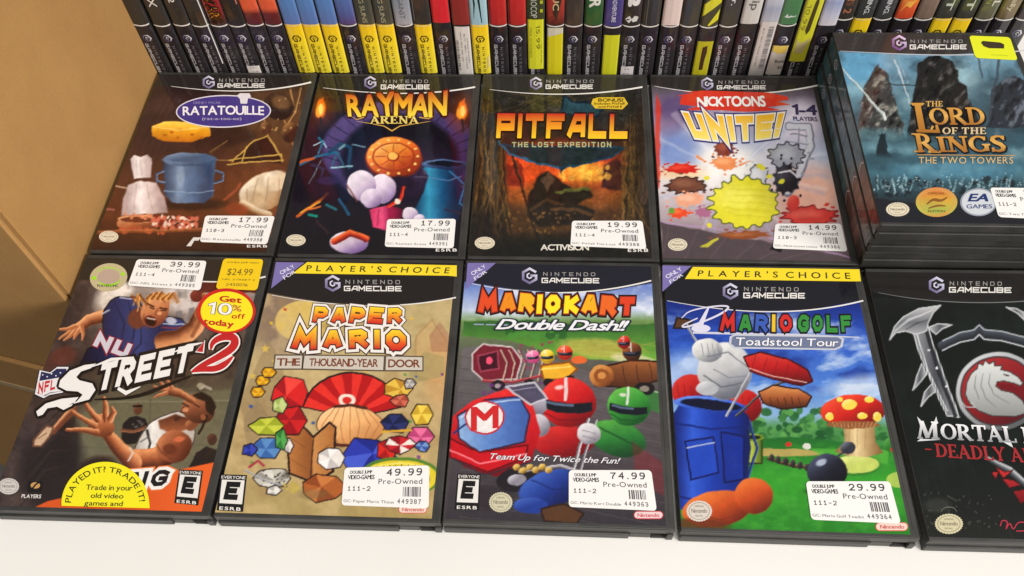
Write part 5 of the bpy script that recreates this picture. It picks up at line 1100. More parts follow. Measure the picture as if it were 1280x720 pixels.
# ------------------------------------------------------------------ setting
tt = link('table_top', boxes_mesh('table_top', [(-.0034, 1.3, -.5, .75, -.03, 0)], .0008, 3), M_TAB); tt['kind'] = 'structure'
fm, fnt, fb = new_mat('floor_vinyl'); fb.inputs['Roughness'].default_value = .5
ftc, fno, _ = add_bump(fnt, fb, 40, .1, .001)
fcr = N(fnt, 'ShaderNodeValToRGB'); fcr.color_ramp.elements[0].color = (.10, .09, .08, 1); fcr.color_ramp.elements[1].color = (.16, .145, .13, 1)
fnt.links.new(fno.outputs['Fac'], fcr.inputs[0]); fnt.links.new(fcr.outputs[0], fb.inputs['Base Color'])
fo = link('floor', boxes_mesh('floor', [(-2, 3, -2.5, 2, -.80, -.76)], 0), fm); fo['kind'] = 'structure'
def prism(name, pts, z0, z1, bevel=.001, seg=3):
    bm = bmesh.new(); a = [bm.verts.new((x, y, z0)) for x, y in pts]; b = [bm.verts.new((x, y, z1)) for x, y in pts]; n = len(pts)
    bm.faces.new(list(reversed(a))); bm.faces.new(b)
    for k in range(n): bm.faces.new((a[k], a[(k+1) % n], b[(k+1) % n], b[k]))
    bmesh.ops.recalc_face_normals(bm, faces=bm.faces)
    bmesh.ops.bevel(bm, geom=list(bm.edges), offset=bevel, segments=seg, affect='EDGES', profile=.6)
    me = bpy.data.meshes.new(name); bm.to_mesh(me); bm.free(); return me
TA = math.tan(math.radians(13))
cb = thing('cardboard_box', 'upper plain brown cardboard box standing left of the rows of cases', 'cardboard box', (-.0042, .1515, -.1275))
link('box_body', prism('box_body', [(-.0022, .006), (-.0022, .44), (-.36, .44), (-.36, .006+.358*TA)], 0, .4595), M_CARD, cb)
link('front_panel', prism('front_panel', [(-.0004, 0), (-.0004, .0044), (-.36, .0044+.36*TA), (-.36, .36*TA)], 0, .46, .0020, 5), M_CARD, cb)
link('side_panel', boxes_mesh('side_panel', [(-.0021, .0003, .0062, .44, 0, .46)], .0005, 3), M_CARD, cb)
cb2 = thing('cardboard_box', 'lower cardboard box in the shade under the other one, sealed with shiny tape', 'cardboard box', (-.0062, .1485, -.758))
link('box_body', prism('box_body', [(0, 0), (0, .44), (-.36, .44), (-.36, .36*TA)], 0, .629, .003, 5), M_CARD, cb2)
link('tape_strip', prism('tape_strip', [(-.004, .0002), (-.004, .0020), (-.36, .0020+.356*TA), (-.36, .0002+.356*TA)], .566, .5745, .0002, 1), M_TAPE, cb2)

# ------------------------------------------------------------------ flat cases
GR = 'game cases lying face up in the rear row'; GF = 'game cases lying face up in the front row'
D = math.radians
# 1 rear row
c = Case(0, .1913, D(-.03), 0, 'rear-row case with brown kitchen picture and purple oval title, beside the cardboard box', GR, 'R1')
c.cover(art_kitchen, .0008)
arc_line(c, [(214, 108), (250, 112), (300, 114), (345, 111), (389, 103)], (.4, 2))
maker_mark(c, 261, 103, 7, q4(274, 98.5, 331, 103), q4(272, 104.5, 331, 110))
c.shape('title_oval', ellipse(279.5, 139.5, 59.5, 20.5, 44, -1), (226, 220, 226), 2); c.shape('title_oval', ellipse(279.5, 139.5, 58, 19, 44, -1), (72, 58, 132), 3)
c.shape('title_emblem', ngon([(296, 120), (300, 117), (312, 117), (314, 121), (310, 124), (309, 130), (301, 130), (300, 124)]), (226, 220, 226), 4)
c.text('title_lettering', 'RATATOUILLE', q4(229, 134, 330, 144.5, 0, -.5), (240, 236, 240), z=5, arc=.06, style='h', track=.08, jit=.04)
c.text('small_lettering', 'DISNEY PIXAR', q4(242, 127.5, 276, 130.5), (150, 140, 190), z=5, style='r'); c.text('small_lettering', '(rat-a-too-ee)', q4(253, 147, 302, 150.5), (196, 186, 214), z=5, style='r')
seal(c, 136, 296, 12.5, 7.5)
c.shape('studio_emblem', ngon([(233, 308), (242, 297), (252, 297), (248, 301), (243, 301), (239, 308)]), (220, 214, 208), 2)
c.text('rating_lettering', 'ESRB', q4(309, 306.5, 334, 309.5), WHT, style='h', track=.3)
price_sticker(c, [(257, 270), (344, 270.5), (334, 306), (250, 303)], '17.99', '110-3', 'Ratatouille', '449390')
# 2 rear row
c = Case(.13863, .1903, D(.18), 0, 'rear-row case with flaming yellow title between two torches and a purple stone arch', GR, 'R2')
c.cover(art_arena, .0008)
arc_line(c, [(404, 110), (430, 113), (500, 117), (560, 114), (594, 109)], (.4, 2))
maker_mark(c, 463, 103.5, 7, q4(479, 100, 535, 104), q4(476, 106, 537, 112))
outlined(c, 'title_lettering', 'RAYMAN', [(432, 119), (559, 117), (556, 145), (436, 146)], (240, 190, 40), (70, 24, 20), z=2, grad=[(0, (246, 222, 70)), (.5, (244, 178, 40)), (1, (196, 84, 40))], arc=.0, jit=.10, seed=4, track=.02, fs='o')
outlined(c, 'subtitle_lettering', 'ARENA', q4(463, 146, 523, 155), (232, 208, 110), (60, 40, 30), z=5, fs='h', font='serif', track=.1)
c.shape('title_flourish', merge([ribbon([(446, 152), (464, 155), (480, 158), (490, 164), (500, 158), (520, 155), (538, 152)], [.4, 1.6, .4]), ribbon([(455, 147), (446, 150), (440, 146)], [1.4, .3]), ribbon([(524, 147), (536, 149), (542, 146)], [1.4, .3])]), (216, 170, 80), 4)
seal(c, 370, 300.5, 12.5, 7.5)
c.text('rating_lettering', 'ESRB', q4(545, 311, 571, 314.5), WHT, style='h', track=.3)
price_sticker(c, [(484, 274.5), (570, 274), (567, 311), (481, 309)], '17.99', '111-4', 'Rayman Arena', '449391')
# 3 rear row
c = Case(.27573, .19103, D(.10), 0, 'rear-row case with blocky red and yellow title over a dark jungle at sunset', GR, 'R3')
c.cover(art_jungle, .0008)
arc_line(c, [(612, 112), (650, 116), (690, 118), (760, 115), (803, 109)], (.4, 2))
maker_mark(c, 670, 104.5, 7, q4(683, 100, 742, 104), q4(682, 106, 741, 111.5))
outlined(c, 'title_lettering', 'PITFALL', [(622, 142), (785, 143), (784, 174), (620, 173)], (240, 180, 40), (40, 14, 12), z=2, font='s', sw=.30, track=.22, lw=1.25, grad=[(0, (250, 206, 40)), (.35, (246, 170, 40)), (1, (198, 50, 34))])
c.text('subtitle_lettering', 'THE LOST EXPEDITION', q4(640, 178, 764, 184.5), (176, 178, 130), z=5, font='s', sw=.22, track=.3, lw=.8)
c.shape('bonus_flash', ngon([(741, 124), (748, 122), (780, 122), (785, 130), (778, 137), (744, 136), (739, 130)]), (222, 186, 50), 3)
c.text('bonus_lettering', 'BONUS!', q4(748, 123.5, 779, 127.5), (60, 44, 20), z=4, style='h'); c.text('bonus_lettering', 'Includes Pitfall!', q4(743, 128.5, 781, 131.2), (70, 52, 24), z=4); c.text('bonus_lettering', 'and Pitfall II', q4(748, 132.5, 777, 135), (70, 52, 24), z=4)
seal(c, 606, 304, 13, 8)
c.text('publisher_lettering', 'ACTIVISION', q4(676, 306, 736, 313), (226, 220, 206), style='h', track=.02)
c.text('rating_lettering', 'ESRB', q4(785, 311, 810, 315), WHT, style='h', track=.3)
price_sticker(c, [(715, 276.5), (803, 276.5), (808, 312), (713, 308)], '19.99', '111-4', 'Pitfall The Lost', '449388')
# 4 rear row
c = Case(.41278, .19141, D(-.23), 0, 'rear-row case with bright paint splashes on pale sky below red and yellow title', GR, 'R4')
c.cover(art_splash, .0008)
arc_line(c, [(818, 108), (860, 114), (910, 118), (970, 115), (1022, 107)], (.4, 2))
maker_mark(c, 884, 105, 7, q4(898, 101, 956, 105), q4(896, 107, 957, 112))
sp = [(850, 125), (853, 121), (846, 120), (868, 116), (852, 115.5), (880, 113.5), (960, 116), (984, 121), (986, 125), (972, 127), (988, 131), (958, 134), (976, 138), (930, 140), (902, 138), (856, 138), (872, 133), (850, 131)]
c.shape('title_splash', ngon(sp), (212, 56, 38), 2)
c.text('title_lettering', 'NICKTOONS', [(872, 122), (955, 121), (957, 133), (872, 133)], (240, 236, 232), z=5, style='o', jit=.08, track=.08, seed=2)
outlined(c, 'title_lettering', 'UNITE!', [(853, 141), (980, 142), (973, 171), (868, 173)], (240, 200, 40), (236, 232, 216), (60, 58, 120), z=6, font='s', sw=.30, track=.20, lw=1.0, arc=-.14, grad=[(0, (250, 226, 110)), (1, (238, 178, 30))])
c.text('players_lettering', '1-4', q4(990, 131, 1020, 143, 1, 1), (60, 52, 84), z=3, style='o'); c.text('players_lettering', 'PLAYERS', q4(991, 146, 1021, 151, 1, 1), (60, 52, 84), z=3, style='h', track=.04)
seal(c, 847, 306, 12.5, 8)
c.shape('publisher_emblem', ngon([(962, 312), (972, 296), (978, 300), (974, 304), (982, 303), (976, 316), (970, 314)]), (30, 28, 30), 2)
price_sticker(c, [(969, 280), (1051, 280), (1059, 315), (966, 311)], '14.99', '110-3', 'Nicktoons Unite', '449386')
# rear row: stack of four
SXY = (.5494, .1917)
for k in range(4):
    lab = ['bottom case of the stack of four, hidden behind its neighbours', 'second case from the bottom of the stack of four',
           'third case up in the stack of four, directly under the top one', 'top case of the stack, misty blue cover with golden title and yellow label'][k]
    jx, jy, jr = [(-.002, 0, .2), (-.0012, -.0008, .1), (-.0006, .0002, -.1), (0, 0, 0)][k]
    c = Case(SXY[0]+jx, SXY[1]+jy, D(jr), CT*k, lab, 'stack of four game cases', 'S')
    # printed spine on the left side
    def sm(V, z, c=c):
        V = np.atleast_2d(V); return np.c_[np.full(len(V), -.00012-z*.00006), .003+.184*V[:, 0], .0012+V[:, 1]*.0121]
    o = flat_obj('spine_print', (np.array([(u, v) for u in np.linspace(0, 1, 60) for v in (0, 1)]), [(2*i, 2*i+1, 2*i+3, 2*i+2) for i in range(59)]), sm, 0, (0, 0, 0), M_SPN, c.root)
    a = o.data.color_attributes['Col']; u = np.repeat(np.linspace(0, 1, 60), 2)
    base = np.stack([np.interp(u, [0, .10, .30, .32, .6, .8, 1], q) for q in ([60, 120, 110, 74, 96, 74, 60], [48, 88, 84, 104, 124, 104, 100], [46, 80, 80, 114, 132, 116, 112])], 1)
    base *= (1+(fbm(u*400, u*0+np.tile([0, 9], 60), 9, 5+k)-.5)*.9)[:, None]
    arr = np.ones((120, 4), np.float32); arr[:, :3] = lin(np.clip(base, 0, 255)); a.data.foreach_set('color', arr.ravel())
    flat_obj('spine_arc', ribbon([(.27, .05), (.30, .3), (.31, .6), (.29, .95)], .008), sm, 1, (190, 190, 190), M_SPN, o)
    flat_obj('spine_logo', merge([hexlogo_shape()[0], hexlogo_shape()[1]]), lambda V, z, sm=sm: sm(np.c_[.86+V[:, 1]*-.022, .5+V[:, 0]*.32], z), 1, (190, 190, 206), M_SPN, o)
    if k == 3:
        c.cover(art_mist, .0009)
        arc_line(c, [(1050, 64), (1110, 67), (1180, 69), (1290, 62)], (.4, 1.6), (200, 200, 206))
        maker_mark(c, 1124, 54, 8.5, q4(1138, 50, 1203, 54), q4(1137, 56, 1208, 62), (120, 80, 140), (220, 200, 230))
        GO = [(0, (168, 108, 44)), (.5, (226, 176, 92)), (1, (206, 148, 66))]
        c.text('title_lettering', 'THE', q4(1157, 127, 1178, 133.5), (214, 170, 96), z=4, style='h', font='serif', track=.1)
        for b, q in (('L', [(1140, 130), (1166, 130), (1174, 166), (1146, 165)]), ('ORD', [(1160, 136), (1228, 135), (1232, 156), (1164, 156)]), ('R', [(1142, 168), (1164, 168), (1169, 190), (1146, 190)]), ('INGS', [(1170, 172), (1254, 170), (1258, 190), (1174, 190)])):
            c.text('title_shadow', b, [(x+1.0, y+1.0) for x, y in q], (20, 24, 28), z=3, style='x', font='serif', track=.05)
            c.text('title_lettering', b, q, None, z=5, style='h', font='serif', track=.05, grad=GO)
        c.shape('title_serif', merge([ribbon([(1138, 130), (1155, 130)], 1.6), ribbon([(1146, 165), (1163, 164), (1166, 158)], [1.5, 3]), ribbon([(1139, 168), (1150, 168)], 1.6), ribbon([(1142, 190), (1153, 190)], 1.6), ribbon([(1160, 190), (1176, 191)], [3, .6]), ribbon([(1146, 194), (1268, 195)], .9)]), (206, 156, 80), 5)
        c.text('title_lettering', 'OF THE', q4(1178, 160, 1232, 168), (220, 196, 150), z=5, style='h', font='serif', track=.14)
        c.text('subtitle_lettering', 'THE TWO TOWERS', q4(1148, 197, 1266, 205), (206, 176, 124), z=5, style='b', track=.22)
        seal(c, 1122, 262, 15, 9)
        c.shape('round_emblem', ellipse(1170.5, 253, 26, 18.5, 40), None, 2, mat=M_FOIL, grad=[(234, (236, 150, 84)), (250, (226, 176, 84)), (262, (196, 210, 90)), (272, (226, 160, 80))]); c.shape('round_emblem', ellipse(1170.5, 253, 20, 14, 40), None, 3, mat=M_FOIL, grad=[(239, (228, 128, 60)), (252, (236, 186, 70)), (267, (160, 200, 90))])
        c.shape('emblem_mark', merge([ribbon(smooth([(1158, 256), (1166, 249), (1176, 252), (1184, 247)]), [1, 4, 1]), ribbon(smooth([(1160, 261), (1172, 257), (1182, 258)]), [1, 2.5, 1])]), (150, 96, 40), 4, mat=M_FOIL)
        for b_, y_ in (('OFFICIAL', 241), ('EDITION', 263)): c.text('emblem_lettering', b_, q4(1160, y_, 1181, y_+2.6), (140, 84, 40), z=4, style='b', mat=M_FOIL)
        c.shape('publisher_emblem', ellipse(1223, 253, 23, 17.5, 40), (150, 156, 166), 2); c.shape('publisher_emblem', ellipse(1223, 253, 21, 15.8, 40), (206, 210, 216), 3)
        c.text('publisher_lettering', 'EA', q4(1208, 243, 1238, 252, 2), (34, 52, 110), z=5, style='o', italic=.35, track=.02); c.text('publisher_lettering', 'GAMES', q4(1208, 256, 1240, 261), (70, 84, 130), z=5, style='b')
        price_sticker(c, [(1237, 235), (1318, 236), (1334, 276), (1248, 272)], '24.99', '111-2', 'Two Towers', '449392')
        f = c.frame([(1211, 45), (1262, 47), (1272, 76), (1219, 73)])
        o = flat_obj('yellow_label', rrect(0, 0, 1, 1, .08, .12), f, 5, (226, 232, 36), M_STK, c.root)
        flat_obj('marker_stroke', ngon([(.24, .70), (.30, .78), (.72, .74), (.80, .66), (.76, .48), (.40, .46), (.28, .54)]), f, 6, (58, 46, 30), M_STK, o)
        flat_obj('faint_lettering', ngon([(.40, .16), (.80, .16), (.80, .19), (.40, .19)]), f, 6, (190, 196, 40), M_STK, o)

# front row 1
c = Case(0, -.0001, D(.12), 0, 'front-row case with two football players and a round yellow discount sticker', GF, 'F1')
c.cover(art_street, .0006)
arc_line(c, [(210, 350), (250, 352), (290, 352), (332, 346)], (1.2, 2))
NQ = [(124, 416), (166, 431), (158, 448), (116, 432)]; c.text('shirt_lettering', 'NU', NQ, (150, 40, 50), z=1, style='r', font='s', sw=.3, grow=.14, track=.2); c.text('shirt_lettering', 'NU', NQ, (206, 200, 210), z=3, style='r', font='s', sw=.3, track=.2)
# hologram
c.shape('hologram_seal', ellipse(136, 347, 23.5, 17.5, 48, -8), (206, 196, 156), 3, mat=M_FOIL); c.shape('hologram_face', ellipse(136, 347, 14, 10, 40, -8), (196, 176, 160), 4, mat=M_FOIL); c.shape('hologram_ring', merge([ribbon([(136+15*math.cos(t), 347+10*math.sin(t)) for t in np.linspace(.3, 2.6, 14)], [1, 3, 1]), ribbon([(136+18*math.cos(t), 347+12*math.sin(t)) for t in np.linspace(3.6, 5.8, 14)], [.4, 1.4, .4]), ellipse(118, 348, 3, 2.4), ellipse(154, 343, 2.6, 2.2)]), (170, 240, 50), 5, mat=M_FOIL)
c.text('seal_lettering', 'PLAYERS INC', q4(122, 356, 148, 359), (40, 38, 30), z=5)
# league shield
S0 = [(50, 463), (63, 466), (72, 459), (86, 459), (82, 480), (79, 491), (62, 494), (55, 498), (44, 493)]
def inset(pts, k): 
    P_ = np.array(pts, float); m_ = P_.mean(0); return ngon(m_+(P_-m_)*k)
c.shape('league_shield', inset(S0, 1.07), (30, 28, 40), 3); c.shape('league_shield', ngon(S0), (232, 228, 230), 4); c.shape('league_shield', inset(S0, .88), (40, 44, 84), 5)
c.shape('league_shield', ngon([(48, 477), (83, 471), (80, 489), (63, 491), (55, 495), (46, 490)]), (232, 226, 226), 6)
c.shape('shield_stars', merge([ellipse(54+k*5.5, 469-k*.6+(k % 2)*3, 1, .9, 8) for k in range(6)]), (226, 226, 232), 7)
c.text('shield_lettering', 'NFL', [(49, 479), (71, 474), (69, 487), (48, 493)], (200, 44, 54), z=7, style='r', font='k', sw=.24, track=.25)
# slanted title: capital S drawn as a swash, then letters, then the red 2
SA = [(121, 455), (106, 457), (88, 464), (76, 476), (74, 484), (84, 489), (98, 490), (104, 494), (97, 502), (86, 507), (112, 500), (120, 488), (116, 480), (100, 476), (96, 472), (102, 465), (114, 461)]
SB = [(99, 497), (78, 499), (58, 505), (46, 515), (48, 521), (54, 519), (60, 511), (72, 509), (80, 513), (90, 508)]
def grown(pts, r):
    return merge([ngon([(x+r*math.cos(a), y+r*math.sin(a)) for x, y in pts]) for a in np.linspace(0, 2*math.pi, 9)[:-1]]+[ngon(pts)])
TQ = [(129, 455), (243, 431), (236, 465), (120, 490)]
c.shape('title_outline', merge([grown(SA, 3.2), grown(SB, 3.2)]), (24, 20, 20), 8)
c.text('title_outline', 'TREET', TQ, (24, 20, 20), z=8, style='r', font='k', sw=.25, grow=.26, track=.16, jit=.03, lw=.8)
c.shape('title_swash', ngon(SA), (238, 234, 230), 10); c.shape('title_swash', ngon(SB), (238, 234, 230), 10)
c.text('title_lettering', 'TREET', TQ, (238, 234, 230), z=10, style='r', font='k', sw=.25, track=.16, jit=.03, lw=.8)
for r_ in (ribbon([(116, 459), (140, 450), (168, 447)], [1, 4, 1]), ribbon([(218, 441), (236, 433), (254, 429)], [1, 4.5, 1]), ribbon([(148, 486), (158, 492), (176, 484)], [4, 5, 1])): c.shape('title_swash', r_, (238, 234, 230), 11)
c.shape('title_stroke', ribbon(smooth([(118, 500), (170, 498), (214, 480), (240, 470)]), [1, 5, 1]), (24, 20, 20), 7)
N2 = smooth([(264, 438), (266, 428), (280, 421), (294, 422), (294, 434), (276, 446), (252, 458), (240, 466)])
N3 = smooth([(240, 465), (256, 462), (270, 462), (282, 456), (292, 446)])
for col, dw, z in (((24, 20, 20), 8, 8), ((238, 234, 230), 3.4, 10), ((190, 36, 42), 0, 12)):
    c.shape('title_numeral', merge([ribbon(N2, [1.5+dw, 6+dw, 9+dw, 10+dw, 9+dw, 6+dw, 2+dw]), ribbon(N3, [2+dw, 7+dw, 8+dw, 1+dw]), ngon([(246-dw*.5, 440+dw*.3), (256+dw*.3, 427-dw*.5), (254+dw*.4, 441+dw*.4)])]), col, z)
price_sticker(c, [(172, 325), (259, 327), (251, 364), (160, 358)], '39.99', '111-4', 'NFL Street 2', '449385', z=14)
f = c.frame([(280, 324), (330, 325), (322, 364), (270, 362)])
o = flat_obj('yellow_price_label', rrect(0, 0, 1, 1, .08, .11), f, 14, (238, 200, 20), M_STK, c.root)
T = lambda b, r, **k: c.text('label_lettering', b, None, (110, 92, 30), z=15, parent=o, mat=M_STK, f=f, rect=r, style='r', **k)
T('$24.99', (.18, .33, .80, .54)); T('DOUBLE JUMP VIDEO', (.12, .10, .9, .15)); T('NFL STREET 2', (.1, .66, .9, .71)); T('2450016', (.22, .80, .75, .89))
c.shape('discount_sticker', ellipse(283.5, 390, 36.5, 28.5, 48, 0), (200, 34, 30), 16, mat=M_STK, parent=c.root); ds = c.shape('discount_sticker_face', ellipse(284, 390.5, 32.5, 25, 48, 0), (246, 226, 30), 17, mat=M_STK, parent=c.root)
T2 = lambda b, q, col=(190, 40, 30), st='h', z=18, **k: c.text('discount_lettering', b, q, col, z=z, style=st, parent=ds, mat=M_STK, **k)
T2('Get', [(276, 371), (303, 373), (302, 380), (275, 377.5)], st='o'); T2('today', [(256, 399), (293, 403), (292, 410), (255, 406)], st='o'); T2('off', [(291, 393), (307, 394), (306, 400), (290, 399)], st='h')
T2('10', [(262, 379), (291, 381), (290, 395), (259, 393)], (60, 60, 70), 'o', 18, track=.14); T2('10', [(262, 379), (291, 381), (290, 395), (259, 393)], (244, 240, 236), 'b', 19, track=.17); T2('%', [(292, 382), (303, 384), (302, 391), (291, 389)], (190, 120, 60))
# half-round trade sticker
def halfround(sc):
    pts = [(132.5+55*sc*math.cos(t), 632-54*sc*math.sin(t)) for t in np.linspace(0, math.pi, 40)]
    return pts
pts = [(188, 636)]+[(x, y) for x, y in halfround(1)][1:-1]+[(78, 633)]
ts = c.shape('trade_sticker', ngon(pts), (240, 230, 26), 14, mat=M_STK, parent=c.root)
def arc_text(c, body, cx, cy, rx, ry, a0, a1, h, col, z, parent, style='b'):
    (V, F), idx = layout(body, style, track=.16)
    def mf(A, zz):
        A = np.atleast_2d(A); t = np.radians(a0+(a1-a0)*A[:, 0]); k = 1+h*(A[:, 1]-.0)
        return c.m(np.c_[cx+rx*k*np.cos(t), cy-ry*k*np.sin(t)], zz)
    return flat_obj('sticker_lettering', (V, F), mf, z, col, M_STK, parent)
arc_text(c, 'PLAYED IT? TRADE IT!', 132.5, 632, 43, 41, 176, 6, .17, (60, 54, 20), 15, ts)
for b, q in (('Trade in your', q4(108, 606.5, 167, 613, 0, 1)), ('old video', q4(114, 617, 156, 623, 0, 1)), ('games and', q4(106, 626.5, 155, 632.5, 0, 1))): c.text('sticker_lettering', b, q, (50, 46, 24), z=15, style='b', parent=ts, mat=M_STK, italic=.15, track=.1)
BQ = [(152, 592), (214, 587), (210, 607), (150, 612)]; c.text('publisher_edge', 'BIG', BQ, (230, 120, 56), z=3, style='r', font='k', sw=.24, grow=.56, track=.25, italic=.15); c.text('publisher_outline', 'BIG', BQ, (240, 236, 230), z=5, style='r', font='k', sw=.24, grow=.40, track=.25, italic=.15); c.text('publisher_lettering', 'BIG', BQ, (30, 26, 26), z=7, style='r', font='k', sw=.26, track=.25, italic=.15)
rating_box(c, [(224, 587), (254, 588.5), (248, 632), (218, 629)])
seal(c, 11, 608, 13.5, 10.5, (206, 200, 196))
c.shape('union_emblem', ngon([(36, 602), (54, 602), (52, 615), (34, 615)]), (26, 22, 22), 2); c.shape('union_emblem', ellipse(44.5, 607, 6, 4, 16), (196, 150, 90), 3); c.shape('union_emblem', ribbon([(40, 612), (45, 606), (49, 603)], 2), (26, 22, 22), 4)
c.text('union_lettering', 'PLAYERS', q4(27, 618, 52, 622.5, 0, .5), (226, 220, 214), style='h', italic=.2)

# front row 2
c = Case(.1378, 0, D(.07), 0, 'front-row case with yellow top strip and folded-paper collage on a parchment background', GF, 'F2')
c.cover(art_paper, .0006)
c.shape('yellow_strip', ngon([(384, 328), (571, 332), (571, 346), (560, 345), (366, 342)]), (242, 216, 44), 3)
c.text('strip_lettering', "PLAYER'S CHOICE", [(384, 332), (563, 335), (561, 342), (383, 339)], (56, 46, 24), z=4, style='b', track=.62)
corner_flash(c, (345, 328), (381, 328.5), (339, 361), ([(349, 340), (366, 331), (369, 334), (352, 344)], [(353, 346), (368, 338), (370, 341), (356, 350)]))
arc_line(c, [(340, 369), (400, 378.5), (460, 382), (520, 380), (570, 372)], (.5, 1.6))
maker_mark(c, 416, 354.5, 9, q4(432, 350, 500, 355, 0, .5), q4(430, 357.5, 502, 364, 0, .5))
for b, q, sd in (('PAPER', [(394, 384), (503, 386), (501, 405), (391, 403)], 3), ('MARIO', [(370, 412), (506, 413), (508, 437), (366, 435)], 8)):
    kw = dict(font='k', track=.34, jit=.09, seed=sd, lw=1.0)
    for col, dw, z in (((58, 36, 34), .50, 4), ((240, 234, 226), .40, 6), ((66, 30, 26), .12, 8)):
        c.text('title_edge', b, q, col, z=z, style='r', sw=.30, grow=dw, **kw)
    c.text('title_lettering', b, q, None, z=10, style='r', sw=.30, grad=[(0, (206, 40, 36)), (.4, (236, 100, 34)), (.75, (246, 196, 40)), (1, (250, 214, 50))], **kw)
for q, b in (([(345, 445), (378, 445), (377, 461), (343, 461)], 'THE'), ([(381, 445), (480, 446), (479, 463), (379, 461)], 'THOUSAND-YEAR'), ([(483, 446), (528, 447), (528, 463), (482, 463)], 'DOOR')):
    c.shape('subtitle_panel', ngon([(x+(1.5 if i in (1, 2) else -1.5), y+(1.5 if i > 1 else -1.5)) for i, (x, y) in enumerate(q)]), (90, 74, 60), 4); c.shape('subtitle_panel', ngon(q), (204, 196, 182), 5)
    c.text('subtitle_lettering', b, uvquad(q, .07, .22, .93, .78), (122, 62, 40), z=6, style='h', track=.06, jit=.05)
price_sticker(c, [(431, 585), (537, 582), (536, 636), (427, 632)], '49.99', '111-2', 'Paper Mario Thous', '449387')
rating_box(c, [(276, 593), (309, 594), (304, 640), (271, 638)])
c.shape('maker_plate', rrect(498, 632, 534, 642, 5, 5), (220, 90, 80), 2); c.shape('maker_plate', rrect(499, 633, 533, 641, 4, 4), (236, 214, 200), 3); c.text('maker_lettering', 'Nintendo', q4(503, 635, 530, 639.5), (206, 60, 60), z=4, style='b')

# front row 3
c = Case(.27429, .0004, D(-.11), 0, 'front-row case with red racing kart and shiny crash helmets on a grey track', GF, 'F3')
c.cover(art_race, .0006)
corner_flash(c, (584.5, 329), (620, 329), (582, 362), ([(588, 341), (605, 331), (608, 334), (591, 345)], [(592, 347), (607, 338), (609, 341), (594, 351)]))
arc_line(c, [(586, 354), (620, 360), (660, 365), (740, 364), (814, 351)], (.5, 1.8))
maker_mark(c, 662, 345, 9, q4(679, 340.5, 744, 345, 0, .5), q4(677, 347.5, 749, 354, 0, .5))
kc = [(226, 76, 34), (236, 140, 30), (240, 184, 34), (248, 222, 36), (248, 228, 40), (248, 226, 36), (242, 176, 32), (232, 104, 36), (222, 66, 34)]
kw = dict(font='k', track=.26, jit=.07, seed=5, lw=1.05, sw=.36)
c.text('title_outline', 'MARIOKART', [(600, 367), (794, 371), (792, 394), (598, 390)], (40, 22, 18), z=3, style='r', grow=.30, **kw)
c.text('title_edge', 'MARIOKART', [(600, 367), (794, 371), (792, 394), (598, 390)], (178, 50, 28), z=5, style='r', grow=.10, **kw)
c.text('title_lettering', 'MARIOKART', [(600, 367), (794, 371), (792, 394), (598, 390)], (0, 0, 0), z=7, style='r', cols=kc, **kw)
outlined(c, 'subtitle_lettering', 'Double Dash!!', [(624, 400), (787, 402), (784, 414), (620, 412)], (238, 238, 240), (40, 44, 60), None, z=10, fs='h', italic=.22, track=.06)
c.text('subtitle_streak', '---', [(598, 399), (640, 400), (632, 410), (590, 409)], (150, 160, 180), z=4, style='b')
c.text('slogan_lettering', 'Team Up for Twice the Fun!', [(612, 567), (776, 573), (774, 580), (610, 574)], (50, 46, 56), z=3, style='o', italic=.2, track=.1); c.text('slogan_lettering', 'Team Up for Twice the Fun!', [(612, 567), (776, 573), (774, 580), (610, 574)], (232, 230, 234), z=5, style='b', italic=.2, track=.12)
c.text('kart_lettering', 'M', [(590, 510), (622, 508), (622, 534), (590, 538)], (206, 40, 42), z=1, style='o')
price_sticker(c, [(711, 588), (814, 588), (821, 639), (711, 634)], '74.99', '111-2', 'Mario Kart Double', '449363')
rating_box(c, [(572, 592), (601, 593), (599, 638), (568, 637)])
seal(c, 626, 628, 15, 13, (206, 200, 170))
c.shape('maker_plate', rrect(792, 639, 829, 649, 5, 5), (214, 80, 84), 2); c.shape('maker_plate', rrect(793, 640, 828, 648, 4, 4), (236, 206, 206), 3); c.text('maker_lettering', 'Nintendo', q4(797, 642, 824, 646.5), (206, 60, 70), z=4, style='b')

# front row 4
c = Case(.41278, -.0004, D(-.10), 0, 'front-row case with blue golf bag and red toadstool under a blue sky', GF, 'F4')
c.cover(art_golf, .0006)
c.shape('yellow_strip', ngon([(866, 334), (1074, 337), (1076, 352), (1060, 352), (856, 349)]), (242, 216, 44), 3)
c.text('strip_lettering', "PLAYER'S CHOICE", [(873, 338.5), (1062, 341.5), (1063, 349), (872, 345.5)], (56, 46, 24), z=4, style='b', track=.62)
corner_flash(c, (828, 332), (864, 333), (828, 365), ([(831, 345), (850, 334), (853, 338), (834, 349)], [(836, 351), (852, 342), (854, 345), (838, 355)]))
arc_line(c, [(834, 376), (880, 384), (940, 389), (1010, 388), (1079, 376)], (.5, 1.8))
maker_mark(c, 913, 364.5, 9, q4(930, 359, 998, 364, 0, .5), q4(929, 366, 1006, 373, 0, .5))
RD, GN, BL_, YL = (206, 44, 40), (54, 140, 60), (58, 92, 180), (232, 190, 50)
for b, q, cl, sd in (('MARIO', [(902, 393), (989, 394), (990, 415), (900, 414)], [RD, GN, BL_, YL, RD], 3), ('GOLF', [(998, 394), (1063, 395), (1065, 416), (997, 415)], [GN, GN, GN, GN], 6)):
    kw = dict(font='k', track=.34, jit=.06, seed=sd, lw=.95, sw=.27)
    c.text('title_outline', b, q, (26, 22, 30), z=3, style='r', grow=.22, **kw); c.text('title_lettering', b, q, RD, z=5, style='r', cols=cl, **kw)
c.shape('title_underline', ribbon([(866, 416), (1000, 419), (1074, 422)], [2.6, 3, 1]), (206, 206, 220), 2)
